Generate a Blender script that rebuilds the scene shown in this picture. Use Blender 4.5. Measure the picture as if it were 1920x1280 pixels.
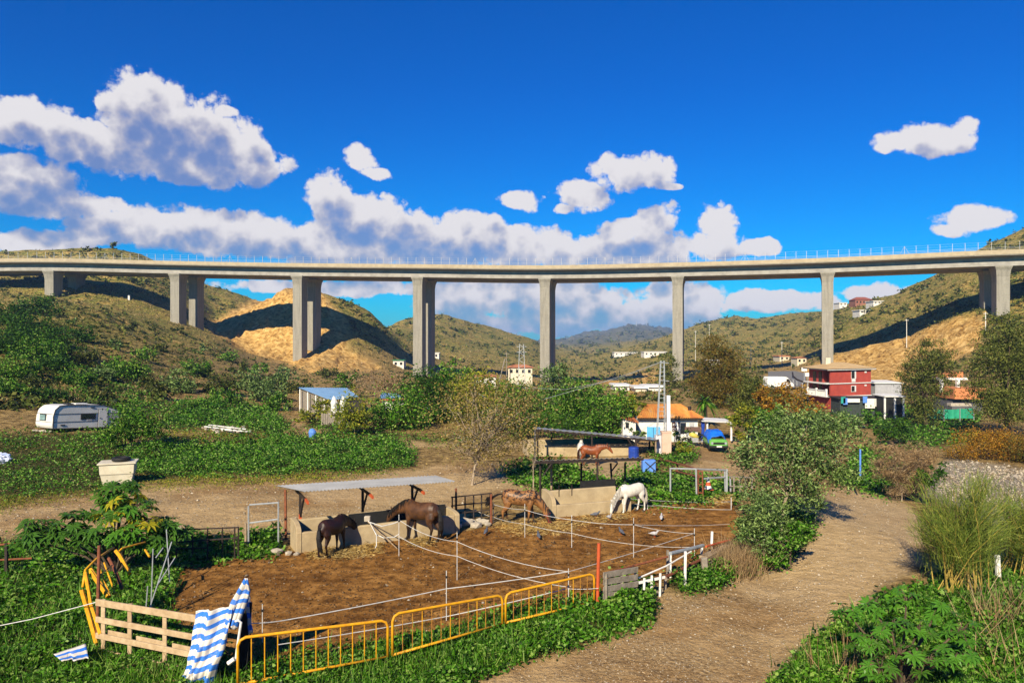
import bpy, bmesh, math, random
import numpy as np
from mathutils import Vector, Matrix, Euler

# ------------------------------------------------------------------ camera, sky, sun, exposure
scene = bpy.context.scene
for o in list(bpy.data.objects):
    bpy.data.objects.remove(o)
H, F = 7.5, 1400.0            # eye height above the paddock, focal length in photo pixels (1920 wide)
cam_d = bpy.data.cameras.new('camera'); cam_d.sensor_width = 36.0; cam_d.lens = F / 1920.0 * 36.0
cam_d.clip_start = 0.1; cam_d.clip_end = 60000
cam = bpy.data.objects.new('camera', cam_d); scene.collection.objects.link(cam)
cam.location = (0, 0, H); cam.rotation_euler = (math.radians(90), 0, 0)
scene.camera = cam
scene.view_settings.view_transform = 'Standard'; scene.view_settings.look = 'None'
scene.view_settings.gamma = 1.0; scene.view_settings.exposure = 0.72
scene.view_settings.use_curve_mapping = False

scene.render.engine = 'CYCLES'
scene.cycles.max_bounces = 3; scene.cycles.diffuse_bounces = 1; scene.cycles.glossy_bounces = 2; scene.cycles.transmission_bounces = 3
scene.cycles.volume_bounces = 0; scene.cycles.transparent_max_bounces = 3; scene.cycles.use_denoising = True
scene.cycles.caustics_reflective = False; scene.cycles.caustics_refractive = False
SUN_EL, SUN_AZ = math.radians(32), math.radians(21)     # the sun stands behind the camera, a little to its left
to_sun = Vector((-math.sin(SUN_AZ) * math.cos(SUN_EL), -math.cos(SUN_AZ) * math.cos(SUN_EL), math.sin(SUN_EL)))
sl = bpy.data.lights.new('sun', 'SUN'); sl.energy = 5.0; sl.angle = math.radians(0.5); sl.color = (1.0, 0.875, 0.65)
so = bpy.data.objects.new('sun', sl); scene.collection.objects.link(so)
so.rotation_euler = to_sun.to_track_quat('Z', 'Y').to_euler(); so.location = (-60, -150, 100)

world = bpy.data.worlds.new('World'); scene.world = world; world.use_nodes = True
wt = world.node_tree; wt.nodes.clear()
def wn(t, **kw):
    n = wt.nodes.new(t)
    for k, v in kw.items(): setattr(n, k, v)
    return n
def wmath(op, a, b=None, c=None, clamp=False):
    n = wn('ShaderNodeMath', operation=op, use_clamp=clamp)
    for i, v in enumerate((a, b, c)):
        if v is None: continue
        if isinstance(v, (int, float)): n.inputs[i].default_value = v
        else: wt.links.new(v, n.inputs[i])
    return n.outputs[0]
def wvec(op, a, b=None, c=None):
    n = wn('ShaderNodeVectorMath', operation=op)
    for i, v in enumerate((a, b, c)):
        if v is None: continue
        if isinstance(v, (tuple, list)): n.inputs[i].default_value = v
        else: wt.links.new(v, n.inputs[i])
    return n
# cumulus: ellipses (photo pixels) turned into directions, broken up by noise
CLOUDS = [
 (262,195,62,48),(325,232,105,58),(400,262,95,50),(468,298,72,34),(350,302,150,36),(235,288,80,38),(150,268,80,36),(55,232,90,38),(285,240,80,60),
 (45,330,85,42),(70,368,85,32),(170,385,48,22),(672,300,30,22),(705,322,26,10),(420,205,28,10),
 (612,362,46,34),(680,402,78,36),(755,432,85,36),
 (95,460,90,24),(215,435,80,32),(300,430,62,36),(395,432,88,40),(500,448,86,36),(590,458,88,38),(700,468,110,34),(820,470,100,36),(880,435,56,38),
 (965,462,90,34),(1070,468,90,30),(1160,474,90,26),(1222,425,48,42),(1180,428,52,20),(1235,468,60,32),
 (1348,425,36,36),(1345,462,55,26),(1425,458,34,16),
 (975,375,38,20),(1090,362,48,28),(1060,390,28,10),(1192,322,62,32),(1250,350,22,8),
 (1735,265,72,26),(1795,243,36,18),(1680,281,36,11),
 (1825,412,62,20),(1775,430,36,9),
 (875,560,80,34),(985,556,115,40),(1090,575,95,36),(1165,592,100,30),(1270,572,85,36),(1325,565,46,24),(1000,606,110,22),(1440,568,110,18),(1650,548,62,18),(640,538,200,12),(1210,612,150,16),
 # out of frame, the same fair-weather cumulus goes on
 (-250,300,170,60),(-420,430,200,50),(-700,250,160,60),(2250,330,150,50),(2500,470,260,40),(2900,300,180,60),
]
tc = wn('ShaderNodeTexCoord')
sep = wn('ShaderNodeSeparateXYZ'); wt.links.new(tc.outputs['Generated'], sep.inputs[0])
az = wmath('ARCTAN2', sep.outputs[0], sep.outputs[1])
el = wmath('ARCSINE', sep.outputs[2])
comb = wn('ShaderNodeCombineXYZ'); wt.links.new(az, comb.inputs[0]); wt.links.new(el, comb.inputs[1])
P0 = comb.outputs[0]
# warp the directions so that edges billow
nz = wn('ShaderNodeTexNoise'); nz.inputs['Scale'].default_value = 14; nz.inputs['Detail'].default_value = 2
wt.links.new(P0, nz.inputs['Vector'])
wp = wvec('MULTIPLY_ADD', nz.outputs['Color'], (0.045, 0.028, 0), P0).outputs[0]
Pw = wvec('ADD', wp, (-0.0225, -0.014, 0)).outputs[0]
def field(P, lst):
    acc = None
    for (cx, cy, rx, ry) in lst:
        u = (cx - 960) / F; a = math.atan(u); c = math.cos(a)
        e = math.atan((640 - cy) / F * c)
        sx = rx * 1.13 / F * c * c; sy = ry * 1.15 / F * c
        q = wvec('MULTIPLY_ADD', P, (1 / sx, 1 / sy, 0), (-a / sx, -e / sy, 0)).outputs[0]
        d = wvec('DOT_PRODUCT', q, q).outputs[1]
        if rx < 50 and cy < 440: d = wmath('ADD', d, 0.22)
        acc = d if acc is None else wmath('MINIMUM', acc, d)
    return acc
D = field(Pw, CLOUDS)
dens = wmath('SUBTRACT', 1.0, D)
nb = wn('ShaderNodeTexNoise'); nb.inputs['Scale'].default_value = 26; nb.inputs['Detail'].default_value = 7; nb.inputs['Roughness'].default_value = 0.64
wt.links.new(P0, nb.inputs['Vector'])
def billow(vec, sc, det):
    v = wn('ShaderNodeTexVoronoi', feature='F1'); v.inputs['Scale'].default_value = sc; v.inputs['Detail'].default_value = det; v.inputs['Roughness'].default_value = 0.55; v.inputs['Lacunarity'].default_value = 2.3
    v.normalize = True; wt.links.new(vec, v.inputs['Vector']); return v.outputs['Distance']
nw = wvec('MULTIPLY_ADD', nb.outputs['Color'], (0.02, 0.016, 0.0), P0).outputs[0]
vb = billow(nw, 38, 2)
nsum = wmath('ADD', wmath('MULTIPLY_ADD', nb.outputs['Fac'], 2.5, -1.20), wmath('MULTIPLY_ADD', vb, -2.6, 0.92))
dd = wmath('ADD', dens, nsum)
mr = wn('ShaderNodeMapRange'); mr.interpolation_type = 'SMOOTHSTEP'
mr.inputs['From Min'].default_value = -0.12; mr.inputs['From Max'].default_value = 0.44
wt.links.new(dd, mr.inputs['Value'])
mask = mr.outputs[0]
# light from the upper left: how much cloud lies between this point and the sun
Pu = wvec('ADD', Pw, (-0.009, 0.030, 0)).outputs[0]
D2 = field(Pu, [e for e in CLOUDS[:58] if e[2] >= 46])
nb2 = wn('ShaderNodeTexNoise'); nb2.inputs['Scale'].default_value = 30; nb2.inputs['Detail'].default_value = 3; nb2.inputs['Roughness'].default_value = 0.62
wt.links.new(wvec('ADD', P0, (-0.006, 0.012, 0)).outputs[0], nb2.inputs['Vector'])
vb2 = billow(wvec('ADD', nw, (-0.004, 0.008, 0)).outputs[0], 38, 0.6)
over = wmath('ADD', wmath('ADD', wmath('SUBTRACT', 1.0, D2), wmath('MULTIPLY_ADD', nb2.outputs['Fac'], 2.6, -1.3)), wmath('MULTIPLY_ADD', vb2, -4.2, 1.45))
shade = wn('ShaderNodeMapRange'); shade.interpolation_type = 'SMOOTHSTEP'
shade.inputs['From Min'].default_value = -0.65; shade.inputs['From Max'].default_value = 1.75
wt.links.new(over, shade.inputs['Value'])
ccol = wn('ShaderNodeMix', data_type='RGBA'); c1_ = wn('ShaderNodeMix', data_type='RGBA')
wt.links.new(wmath('MULTIPLY', shade.outputs[0], 2.0, clamp=True), c1_.inputs['Factor']); wt.links.new(wmath('MULTIPLY_ADD', shade.outputs[0], 2.0, -1.0, clamp=True), ccol.inputs['Factor'])
c1_.inputs['A'].default_value = (9.9, 9.6, 9.9, 1); c1_.inputs['B'].default_value = (6.2, 6.1, 7.2, 1); ccol.inputs['B'].default_value = (2.6, 3.4, 6.0, 1)
wt.links.new(c1_.outputs['Result'], ccol.inputs['A'])
sky = wn('ShaderNodeTexSky', sky_type='NISHITA', sun_disc=False)
sky.sun_elevation = SUN_EL; sky.sun_rotation = math.atan2(to_sun.x, to_sun.y)
sky.altitude = 100; sky.air_density = 1.0; sky.dust_density = 0.2; sky.ozone_density = 3.0
hs = wn('ShaderNodeHueSaturation'); hs.inputs['Saturation'].default_value = 1.5; hs.inputs['Value'].default_value = 1.0; hs.inputs['Hue'].default_value = 0.5
wt.links.new(sky.outputs[0], hs.inputs['Color'])
tint = wn('ShaderNodeMix', data_type='RGBA', blend_type='MULTIPLY'); tint.inputs['Factor'].default_value = 1
wt.links.new(hs.outputs[0], tint.inputs['A']); tint.inputs['B'].default_value = (0.0, 0.88, 1.50, 1)
mixc = wn('ShaderNodeMix', data_type='RGBA')
mask = wmath('MULTIPLY', mask, wmath('MULTIPLY_ADD', shade.outputs[0], -0.30, 1.04), clamp=True); wt.links.new(mask, mixc.inputs['Factor']); wt.links.new(tint.outputs['Result'], mixc.inputs['A']); wt.links.new(ccol.outputs['Result'], mixc.inputs['B'])
bg = wn('ShaderNodeBackground'); bg.inputs['Strength'].default_value = 0.05
wt.links.new(mixc.outputs['Result'], bg.inputs['Color'])
wo = wn('ShaderNodeOutputWorld'); wt.links.new(bg.outputs[0], wo.inputs['Surface'])
world.cycles.sampling_method = 'MANUAL'; world.cycles.sample_map_resolution = 512

# ------------------------------------------------------------------ helpers
rng = np.random.default_rng(11); random.seed(11)
COL = scene.collection
def gp(x, y, z=0.0):                      # photo pixel -> point on the level z
    Y = F * (H - z) / (y - 640.0); return Vector(((x - 960) / F * Y, Y, z))
def at(x, y, Y):                          # photo pixel -> point at depth Y
    return Vector(((x - 960) / F * Y, Y, H + (640 - y) / F * Y))
def tag(o, label=None, cat=None, group=None, kind=None):
    if label: o['label'] = label
    if cat: o['category'] = cat
    if group: o['group'] = group
    if kind: o['kind'] = kind
    return o
def thing(name, label, cat, loc=(0, 0, 0), rz=0.0, group=None, tilt=None):
    o = bpy.data.objects.new(name, None); COL.objects.link(o); o.empty_display_size = 0.3
    o.location = loc; o.rotation_euler = (tilt[0] if tilt else 0, tilt[1] if tilt else 0, rz)
    return tag(o, label, cat, group)
def lmat(o):
    return Matrix.LocRotScale(o.location, o.rotation_euler, o.scale)
def link(name, me, m=None, parent=None, loc=None, rot=None, scale=None):
    o = bpy.data.objects.new(name, me); COL.objects.link(o)
    if m is not None and len(me.materials) == 0: me.materials.append(m)
    if parent is not None: o.parent = parent
    if loc is not None: o.location = loc
    if rot is not None: o.rotation_euler = rot
    if scale is not None: o.scale = scale if hasattr(scale, '__len__') else (scale,) * 3
    return o
def copy_tree(o, parent=None):
    c = o.copy(); COL.objects.link(c); c.parent = parent
    for ch in o.children: copy_tree(ch, c)
    return c
class MB:
    def __init__(s): s.v = []; s.f = []
    def add(s, vs, fs):
        n = len(s.v); s.v += [tuple(v) for v in vs]; s.f += [tuple(i + n for i in f) for f in fs]; return s
    def box(s, c, d, rz=0.0, M=None):
        x, y, z = d[0] / 2, d[1] / 2, d[2] / 2
        vs = [Vector((a, b, e)) for a in (-x, x) for b in (-y, y) for e in (-z, z)]
        R = M if M is not None else Matrix.Rotation(rz, 3, 'Z')
        vs = [R @ v + Vector(c) for v in vs]
        return s.add(vs, [(0, 1, 3, 2), (4, 6, 7, 5), (0, 4, 5, 1), (2, 3, 7, 6), (0, 2, 6, 4), (1, 5, 7, 3)])
    def bar(s, a, b, w, h=None, up=(0, 0, 1)):           # box section from a to b
        a, b = Vector(a), Vector(b); h = h or w; t = (b - a).normalized(); up = Vector(up)
        if abs(t.dot(up)) > .97: up = Vector((0, 1, 0))
        sd = t.cross(up).normalized(); u = sd.cross(t)
        vs = [p + sd * sx * w / 2 + u * sy * h / 2 for p in (a, b) for sx, sy in ((-1, -1), (1, -1), (1, 1), (-1, 1))]
        return s.add(vs, [(0, 3, 2, 1), (4, 5, 6, 7)] + [(i, (i + 1) % 4, (i + 1) % 4 + 4, i + 4) for i in range(4)])
    def tube(s, pts, r, seg=7, cap=True):
        pts = [Vector(p) for p in pts]; n = len(pts)
        rs = r if hasattr(r, '__len__') else [r] * n
        vs = []; side = None
        for i, p in enumerate(pts):
            t = (pts[min(i + 1, n - 1)] - pts[max(i - 1, 0)])
            t = t.normalized() if t.length > 1e-9 else Vector((0, 0, 1))
            if side is None: side = t.orthogonal().normalized()
            side = (side - t * side.dot(t)); side = side.normalized() if side.length > 1e-6 else t.orthogonal().normalized()
            u = t.cross(side)
            vs += [p + (side * math.cos(k * 2 * math.pi / seg) + u * math.sin(k * 2 * math.pi / seg)) * rs[i] for k in range(seg)]
        fs = [(i * seg + k, i * seg + (k + 1) % seg, (i + 1) * seg + (k + 1) % seg, (i + 1) * seg + k) for i in range(n - 1) for k in range(seg)]
        if cap: fs += [tuple(range(seg))[::-1], tuple((n - 1) * seg + k for k in range(seg))]
        return s.add(vs, fs)
    def loft(s, rings, seg=14):                          # rings: (x, y, z, half height, half width) in the sagittal plane
        n = len(rings); vs = []
        for i, (x, y, z, h, w) in enumerate(rings):
            a, b = rings[max(i - 1, 0)], rings[min(i + 1, n - 1)]
            t = Vector((b[0] - a[0], 0, b[2] - a[2])).normalized(); sd = Vector((0, 1, 0)); nn = t.cross(sd)
            vs += [Vector((x, y, z)) + nn * h * math.cos(k * 2 * math.pi / seg) + sd * w * math.sin(k * 2 * math.pi / seg) for k in range(seg)]
        fs = [(i * seg + k, i * seg + (k + 1) % seg, (i + 1) * seg + (k + 1) % seg, (i + 1) * seg + k) for i in range(n - 1) for k in range(seg)]
        fs += [tuple(range(seg))[::-1], tuple((n - 1) * seg + k for k in range(seg))]
        return s.add(vs, fs)
    def prism(s, poly, off):                             # polygon (3D points) extruded by off
        n = len(poly); off = Vector(off)
        vs = [Vector(p) for p in poly] + [Vector(p) + off for p in poly]
        return s.add(vs, [tuple(range(n)), tuple(range(2 * n - 1, n - 1, -1))] + [((i + 1) % n, i, i + n, (i + 1) % n + n) for i in range(n)])
    def mesh(s, name, smooth=False):
        me = bpy.data.meshes.new(name); me.from_pydata(s.v, [], s.f); me.update()
        bm = bmesh.new(); bm.from_mesh(me); bmesh.ops.recalc_face_normals(bm, faces=bm.faces); bm.to_mesh(me); bm.free()
        if smooth: me.polygons.foreach_set('use_smooth', [True] * len(me.polygons))
        return me
    def build(s, name, m, parent=None, world=True, smooth=False, bevel=0.0, origin=None):
        if parent is not None and world:
            Mi = lmat(parent)
            if parent.parent is not None: Mi = lmat(parent.parent) @ Mi
            Mi = Mi.inverted(); s.v = [tuple(Mi @ Vector(v)) for v in s.v]
        if origin is not None:
            og = Vector(origin); s.v = [tuple(Vector(v) - og) for v in s.v]
        me = s.mesh(name, smooth); o = link(name, me, m, parent)
        if origin is not None: o.location = og
        if bevel:
            b = o.modifiers.new('bevel', 'BEVEL'); b.width = bevel; b.segments = 1; b.limit_method = 'ANGLE'
        return o
# numpy quads -> mesh
def np_mesh(name, V, nper, m=None, smooth=False):
    n = len(V); me = bpy.data.meshes.new(name)
    me.vertices.add(n); me.vertices.foreach_set('co', np.ascontiguousarray(V, dtype=np.float32).ravel())
    me.loops.add(n); me.loops.foreach_set('vertex_index', np.arange(n, dtype=np.int32))
    k = n // nper; me.polygons.add(k)
    me.polygons.foreach_set('loop_start', np.arange(0, n, nper, dtype=np.int32))
    me.update(calc_edges=True)
    if m is not None: me.materials.append(m)
    return me
def leaf_quads(C, size, aspect=0.45, up=0.35, droop=0.0, r=rng):
    n = len(C); size = np.broadcast_to(np.asarray(size, dtype=float), (n,))[:, None]
    a = r.normal(size=(n, 3)); a[:, 2] = a[:, 2] * (1 - up) - droop * 1.5; a /= np.linalg.norm(a, axis=1)[:, None] + 1e-9
    b = r.normal(size=(n, 3)); b[:, 2] *= 0.6; b -= a * (a * b).sum(1)[:, None]; b /= np.linalg.norm(b, axis=1)[:, None] + 1e-9
    a = a * size * 0.5; b = b * size * 0.5 * aspect
    V = np.stack([C - a, C - a * .1 + b, C + a, C - a * .1 - b], axis=1)
    return V.reshape(-1, 3)
def blade_quads(C, h, w, lean=0.35, r=rng):             # upright grass blades standing on C
    n = len(C); h = np.broadcast_to(np.asarray(h, dtype=float), (n,))[:, None]
    ang = r.uniform(0, 2 * np.pi, n); side = np.stack([np.cos(ang), np.sin(ang), 0 * ang], 1) * w
    tip = np.stack([r.normal(size=n) * lean, r.normal(size=n) * lean, np.ones(n)], 1) * h
    V = np.stack([C - side, C + side, C + tip * .6 + side * .7, C + tip], axis=1)
    return V.reshape(-1, 3)
# value noise
def _hash(ix, iy, s): 
    h = (ix * 374761393 + iy * 668265263 + s * 69069) & 0x7fffffff
    h = ((h ^ (h >> 13)) * 1274126177) & 0x7fffffff
    return ((h ^ (h >> 16)) & 0xffff) / 65535.0
def vnoise(x, y, s=0):
    ix = np.floor(x).astype(np.int64); iy = np.floor(y).astype(np.int64); fx = x - ix; fy = y - iy
    fx = fx * fx * (3 - 2 * fx); fy = fy * fy * (3 - 2 * fy)
    a = _hash(ix, iy, s); b = _hash(ix + 1, iy, s); c = _hash(ix, iy + 1, s); d = _hash(ix + 1, iy + 1, s)
    return (a * (1 - fx) + b * fx) * (1 - fy) + (c * (1 - fx) + d * fx) * fy
def fbm(x, y, o=4, s=0):
    t = 0; a = .5
    for k in range(o): t = t + a * (vnoise(x * 2 ** k, y * 2 ** k, s + k) - .5); a *= .5
    return t * 2
def in_poly(x, y, poly):
    x = np.asarray(x, dtype=float); y = np.asarray(y, dtype=float); r = np.zeros(x.shape, bool); n = len(poly)
    for i in range(n):
        x1, y1 = poly[i]; x2, y2 = poly[(i + 1) % n]
        if y1 == y2: continue
        c = ((y1 > y) != (y2 > y)) & (x < (x2 - x1) * (y - y1) / (y2 - y1) + x1); r ^= c
    return r
# ------------------------------------------------------------------ materials
MATS = {}
class NT:
    def __init__(s, name):
        s.m = bpy.data.materials.new(name); s.m.use_nodes = True; s.t = s.m.node_tree; s.t.nodes.clear()
        s.out = s.n('ShaderNodeOutputMaterial'); s.b = s.n('ShaderNodeBsdfPrincipled'); s.l(s.b.outputs[0], s.out.inputs[0])
        s.b.inputs['Specular IOR Level'].default_value = 0.25
    def n(s, t, **k):
        x = s.t.nodes.new(t)
        for a, b in k.items(): setattr(x, a, b)
        return x
    def l(s, a, b): s.t.links.new(a, b)
    def coord(s, kind='Object'):
        if kind == 'World': return s.n('ShaderNodeNewGeometry').outputs['Position']
        return s.n('ShaderNodeTexCoord').outputs[kind]
    def noise(s, co, scale, detail=4, rough=.6, out='Fac', dist=0.0):
        x = s.n('ShaderNodeTexNoise'); x.inputs['Scale'].default_value = scale; x.inputs['Detail'].default_value = detail
        x.inputs['Roughness'].default_value = rough; x.inputs['Distortion'].default_value = dist; s.l(co, x.inputs['Vector']); return x.outputs[out]
    def ramp(s, fac, stops):
        x = s.n('ShaderNodeValToRGB'); e = x.color_ramp.elements
        while len(e) < len(stops): e.new(.5)
        for i, (p, c) in enumerate(stops):
            e[i].position = p; e[i].color = (*c, 1) if hasattr(c, '__len__') else (c, c, c, 1)
        s.l(fac, x.inputs[0]); return x.outputs[0]
    def mix(s, f, a, b, bt='MIX'):
        x = s.n('ShaderNodeMix', data_type='RGBA', blend_type=bt)
        for v, k in ((f, 'Factor'), (a, 'A'), (b, 'B')):
            if isinstance(v, (int, float)): x.inputs[k].default_value = v
            elif isinstance(v, tuple): x.inputs[k].default_value = (*v, 1)
            else: s.l(v, x.inputs[k])
        return x.outputs['Result']
    def math(s, op, a, b=0.0, clamp=False):
        x = s.n('ShaderNodeMath', operation=op, use_clamp=clamp)
        for i, v in enumerate((a, b)):
            if isinstance(v, (int, float)): x.inputs[i].default_value = v
            else: s.l(v, x.inputs[i])
        return x.outputs[0]
    def attr(s, name):
        return s.n('ShaderNodeAttribute', attribute_name=name).outputs['Fac']
    def bump(s, h, strength, dist=0.05):
        x = s.n('ShaderNodeBump'); x.inputs['Strength'].default_value = strength; x.inputs['Distance'].default_value = dist
        s.l(h, x.inputs['Height']); s.l(x.outputs[0], s.b.inputs['Normal'])
    def col(s, c):
        if isinstance(c, tuple): s.b.inputs['Base Color'].default_value = (*c, 1)
        else: s.l(c, s.b.inputs['Base Color'])
    def rough(s, v): s.b.inputs['Roughness'].default_value = v
def pm(name, c1, c2=None, scale=3.0, rough=.85, bump=.3, bscale=None, lo=.35, hi=.65, metal=0.0, coord='Object', spec=None, bdist=.02):
    if name in MATS: return MATS[name]
    t = NT(name); co = t.coord(coord)
    c2 = c2 or tuple(c * .75 for c in c1)
    n1 = t.noise(co, scale, 6, .65)
    t.col(t.ramp(n1, [(lo, c2), (hi, c1)])); t.rough(rough)
    if bump: t.bump(t.noise(co, bscale or scale * 6, 5, .7), bump, bdist)
    t.b.inputs['Metallic'].default_value = metal
    if spec is not None: t.b.inputs['Specular IOR Level'].default_value = spec
    MATS[name] = t.m; return t.m
def leafm(name, cols, transl=.2, rough=.42):
    t = NT(name); g = t.n('ShaderNodeNewGeometry')
    t.b.inputs['Specular IOR Level'].default_value = .10
    k = len(cols); c = t.ramp(g.outputs['Random Per Island'], [((i + .5) / k, cc) for i, cc in enumerate(cols)])
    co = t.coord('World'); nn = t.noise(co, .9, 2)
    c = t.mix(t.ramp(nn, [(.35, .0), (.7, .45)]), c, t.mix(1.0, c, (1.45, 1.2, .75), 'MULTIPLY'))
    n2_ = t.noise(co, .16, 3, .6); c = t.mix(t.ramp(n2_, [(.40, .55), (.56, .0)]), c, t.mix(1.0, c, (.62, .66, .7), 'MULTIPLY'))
    t.col(c); t.rough(rough)
    tr = t.n('ShaderNodeBsdfTranslucent'); t.l(c, tr.inputs[0])
    mx = t.n('ShaderNodeMixShader'); mx.inputs[0].default_value = transl
    t.l(t.b.outputs[0], mx.inputs[1]); t.l(tr.outputs[0], mx.inputs[2]); t.l(mx.outputs[0], t.out.inputs[0])
    MATS[name] = t.m; return t.m

# ------------------------------------------------------------------ terrain: one sheet out to the horizon
# columns by direction (photo x): list of (depth, photo y of the surface there); ('z', v) gives a height instead
def Z(v): return ('z', v)
TC = {
 -2600: [(40,Z(0)),(60,Z(3)),(90,Z(9)),(130,Z(17)),(200,Z(24)),(265,Z(30)),(330,Z(50)),(450,Z(45)),(1000,Z(40)),(6000,Z(0))],
 -600: [(45,Z(0)),(60,Z(3)),(90,Z(9)),(130,Z(17)),(200,Z(24)),(265,Z(29)),(330,Z(50)),(450,Z(42)),(1000,Z(40)),(6000,Z(0))],
 0:   [(46,Z(.1)),(54,Z(1.2)),(62,768),(75,715),(95,650),(130,590),(200,560),(265,552),(310,515),(345,472),(420,478),(800,560),(6000,640)],
 85:  [(46,Z(.1)),(54,Z(1.0)),(62,785),(75,730),(95,660),(130,600),(200,563),(268,552),(310,510),(345,465),(420,474),(800,560),(6000,640)],
 200: [(46,Z(.1)),(54,Z(.7)),(64,792),(76,742),(95,690),(130,630),(200,583),(267,570),(310,520),(345,462),(420,473),(800,560),(6000,640)],
 262: [(46,Z(.1)),(54,Z(.6)),(66,790),(78,745),(98,700),(130,650),(200,600),(267,582),(310,530),(348,474),(420,484),(800,565),(6000,640)],
 322: [(48,Z(0)),(56,Z(.4)),(68,788),(82,752),(102,715),(130,672),(200,624),(266,600),(310,555),(360,500),(430,512),(800,580),(6000,640)],
 400: [(50,Z(0)),(60,Z(.3)),(72,780),(88,748),(110,715),(150,680),(210,645),(262,628),(290,630),(308,606),(330,602),(360,590),(410,532),(500,545),(900,600),(6000,640)],
 470: [(55,Z(0)),(72,782),(92,752),(120,722),(160,698),(215,678),(262,662),(284,652),(318,568),(336,572),(370,590),(430,556),(500,570),(900,610),(6000,640)],
 540: [(60,Z(0)),(90,757),(105,742),(135,723),(185,703),(232,690),(262,679),(280,655),(318,535),(336,540),(400,575),(500,595),(900,620),(6000,640)],
 600: [(60,Z(0)),(90,757),(105,742),(140,718),(200,700),(258,672),(280,650),(320,547),(340,553),(420,600),(900,620),(6000,640)],
 640: [(60,Z(0)),(100,745),(140,720),(200,705),(255,690),(278,664),(326,561),(350,568),(450,605),(900,620),(6000,640)],
 700: [(60,Z(0)),(100,745),(200,714),(260,702),(288,672),(332,589),(360,598),(500,625),(900,620),(6000,640)],
 760: [(60,Z(0)),(100,745),(200,712),(260,706),(300,690),(340,655),(380,640),(480,620),(600,592),(720,600),(1000,628),(6000,640)],
 830: [(100,745),(180,715),(260,709),(320,700),(400,672),(500,625),(600,586),(700,592),(1000,625),(6000,640)],
 900: [(100,745),(200,715),(260,710),(400,682),(520,640),(620,604),(720,610),(1000,635),(6000,640)],
 1000: [(100,745),(200,717),(260,716),(350,700),(500,668),(650,632),(760,638),(1000,655),(1600,652),(2600,636),(3400,637),(6000,640)],
 1045: [(100,745),(200,718),(260,718),(400,695),(600,674),(760,662),(1000,655),(1600,648),(2600,636),(3400,638),(6000,640)],
 1120: [(100,745),(200,718),(260,718),(350,706),(500,682),(700,667),(1000,658),(1600,645),(2200,632),(3000,618),(4000,625),(6000,640)],
 1190: [(100,745),(200,716),(260,715),(350,700),(450,678),(600,657),(800,648),(1000,645),(1600,640),(3000,606),(4000,612),(6000,640)],
 1250: [(100,745),(200,716),(260,715),(350,695),(450,670),(600,645),(800,632),(1000,640),(1600,637),(3000,614),(4000,620),(6000,640)],
 1300: [(100,745),(200,715),(260,712),(350,690),(450,660),(600,628),(750,606),(900,612),(2500,635),(6000,640)],
 1370: [(50,Z(-.3)),(100,745),(190,715),(260,704),(350,680),(450,650),(600,612),(720,583),(850,592),(2000,630),(6000,640)],
 1430: [(50,Z(-.6)),(100,Z(-.6)),(190,713),(260,700),(350,675),(450,648),(600,614),(720,591),(850,600),(2000,632),(6000,640)],
 1480: [(40,Z(-.3)),(60,Z(-1.5)),(100,Z(-2)),(150,720),(190,708),(260,694),(350,670),(450,640),(600,602),(720,584),(850,592),(2000,630),(6000,640)],
 1530: [(34,Z(0)),(50,Z(-1.5)),(110,Z(-3)),(150,722),(190,705),(232,690),(300,655),(400,625),(550,590),(680,575),(800,585),(2000,630),(6000,640)],
 1600: [(30,Z(0)),(48,Z(-1.8)),(110,Z(-3.1)),(145,732),(185,712),(225,690),(250,668),(280,640),(310,612),(400,580),(480,557),(560,566),(900,600),(6000,640)],
 1700: [(28,Z(0)),(46,Z(-2)),(110,Z(-3)),(140,735),(172,712),(210,682),(235,650),(262,607),(300,575),(350,538),(420,546),(900,600),(6000,640)],
 1800: [(26,Z(0)),(44,Z(-2)),(110,Z(-3)),(135,735),(165,700),(200,650),(222,602),(250,560),(290,515),(330,488),(420,500),(900,590),(6000,640)],
 1885: [(26,Z(0)),(44,Z(-2)),(110,Z(-3)),(130,735),(155,690),(190,622),(208,594),(235,545),(280,480),(330,440),(400,446),(900,560),(6000,640)],
 1930: [(26,Z(0)),(44,Z(-2)),(110,Z(-3)),(130,733),(155,680),(190,612),(208,582),(235,530),(280,465),(330,424),(400,430),(900,550),(6000,640)],
 2300: [(26,Z(0)),(44,Z(-2)),(100,Z(-2)),(130,Z(3)),(155,Z(10)),(200,Z(24)),(250,Z(40)),(320,Z(66)),(420,Z(70)),(900,Z(60)),(6000,Z(0))],
 4500: [(26,Z(0)),(44,Z(-1)),(100,Z(0)),(130,Z(5)),(155,Z(12)),(200,Z(26)),(250,Z(40)),(320,Z(66)),(420,Z(70)),(900,Z(60)),(6000,Z(0))],
}
NU, NR = 760, 400
xs_px = np.concatenate([np.linspace(-1500, -60, 70), np.linspace(-40, 1960, 620), np.linspace(1985, 3500, 70)])
US = (xs_px - 960) / F
YS = np.concatenate([np.linspace(1.6, 14, 10), np.geomspace(15, 120, 150), np.geomspace(122, 420, 160), np.geomspace(428, 6000, 80)])
NU, NR = len(US), len(YS)
cx = sorted(TC); colZ = np.zeros((len(cx), NR))
for i, x in enumerate(cx):
    ys = [14.0]; zs = [0.0]
    if TC[x][0][0] >= 60: ys.append(58.0); zs.append(0.0)
    for Yd, v in TC[x]:
        ys.append(Yd); zs.append(v[1] if isinstance(v, tuple) else H + (640 - v) / F * Yd)
    colZ[i] = np.interp(np.log(YS), np.log(ys), zs)
HT = np.zeros((NU, NR))
for j in range(NR): HT[:, j] = np.interp(xs_px, cx, colZ[:, j])
k3 = np.array([.25, .5, .25])
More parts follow.
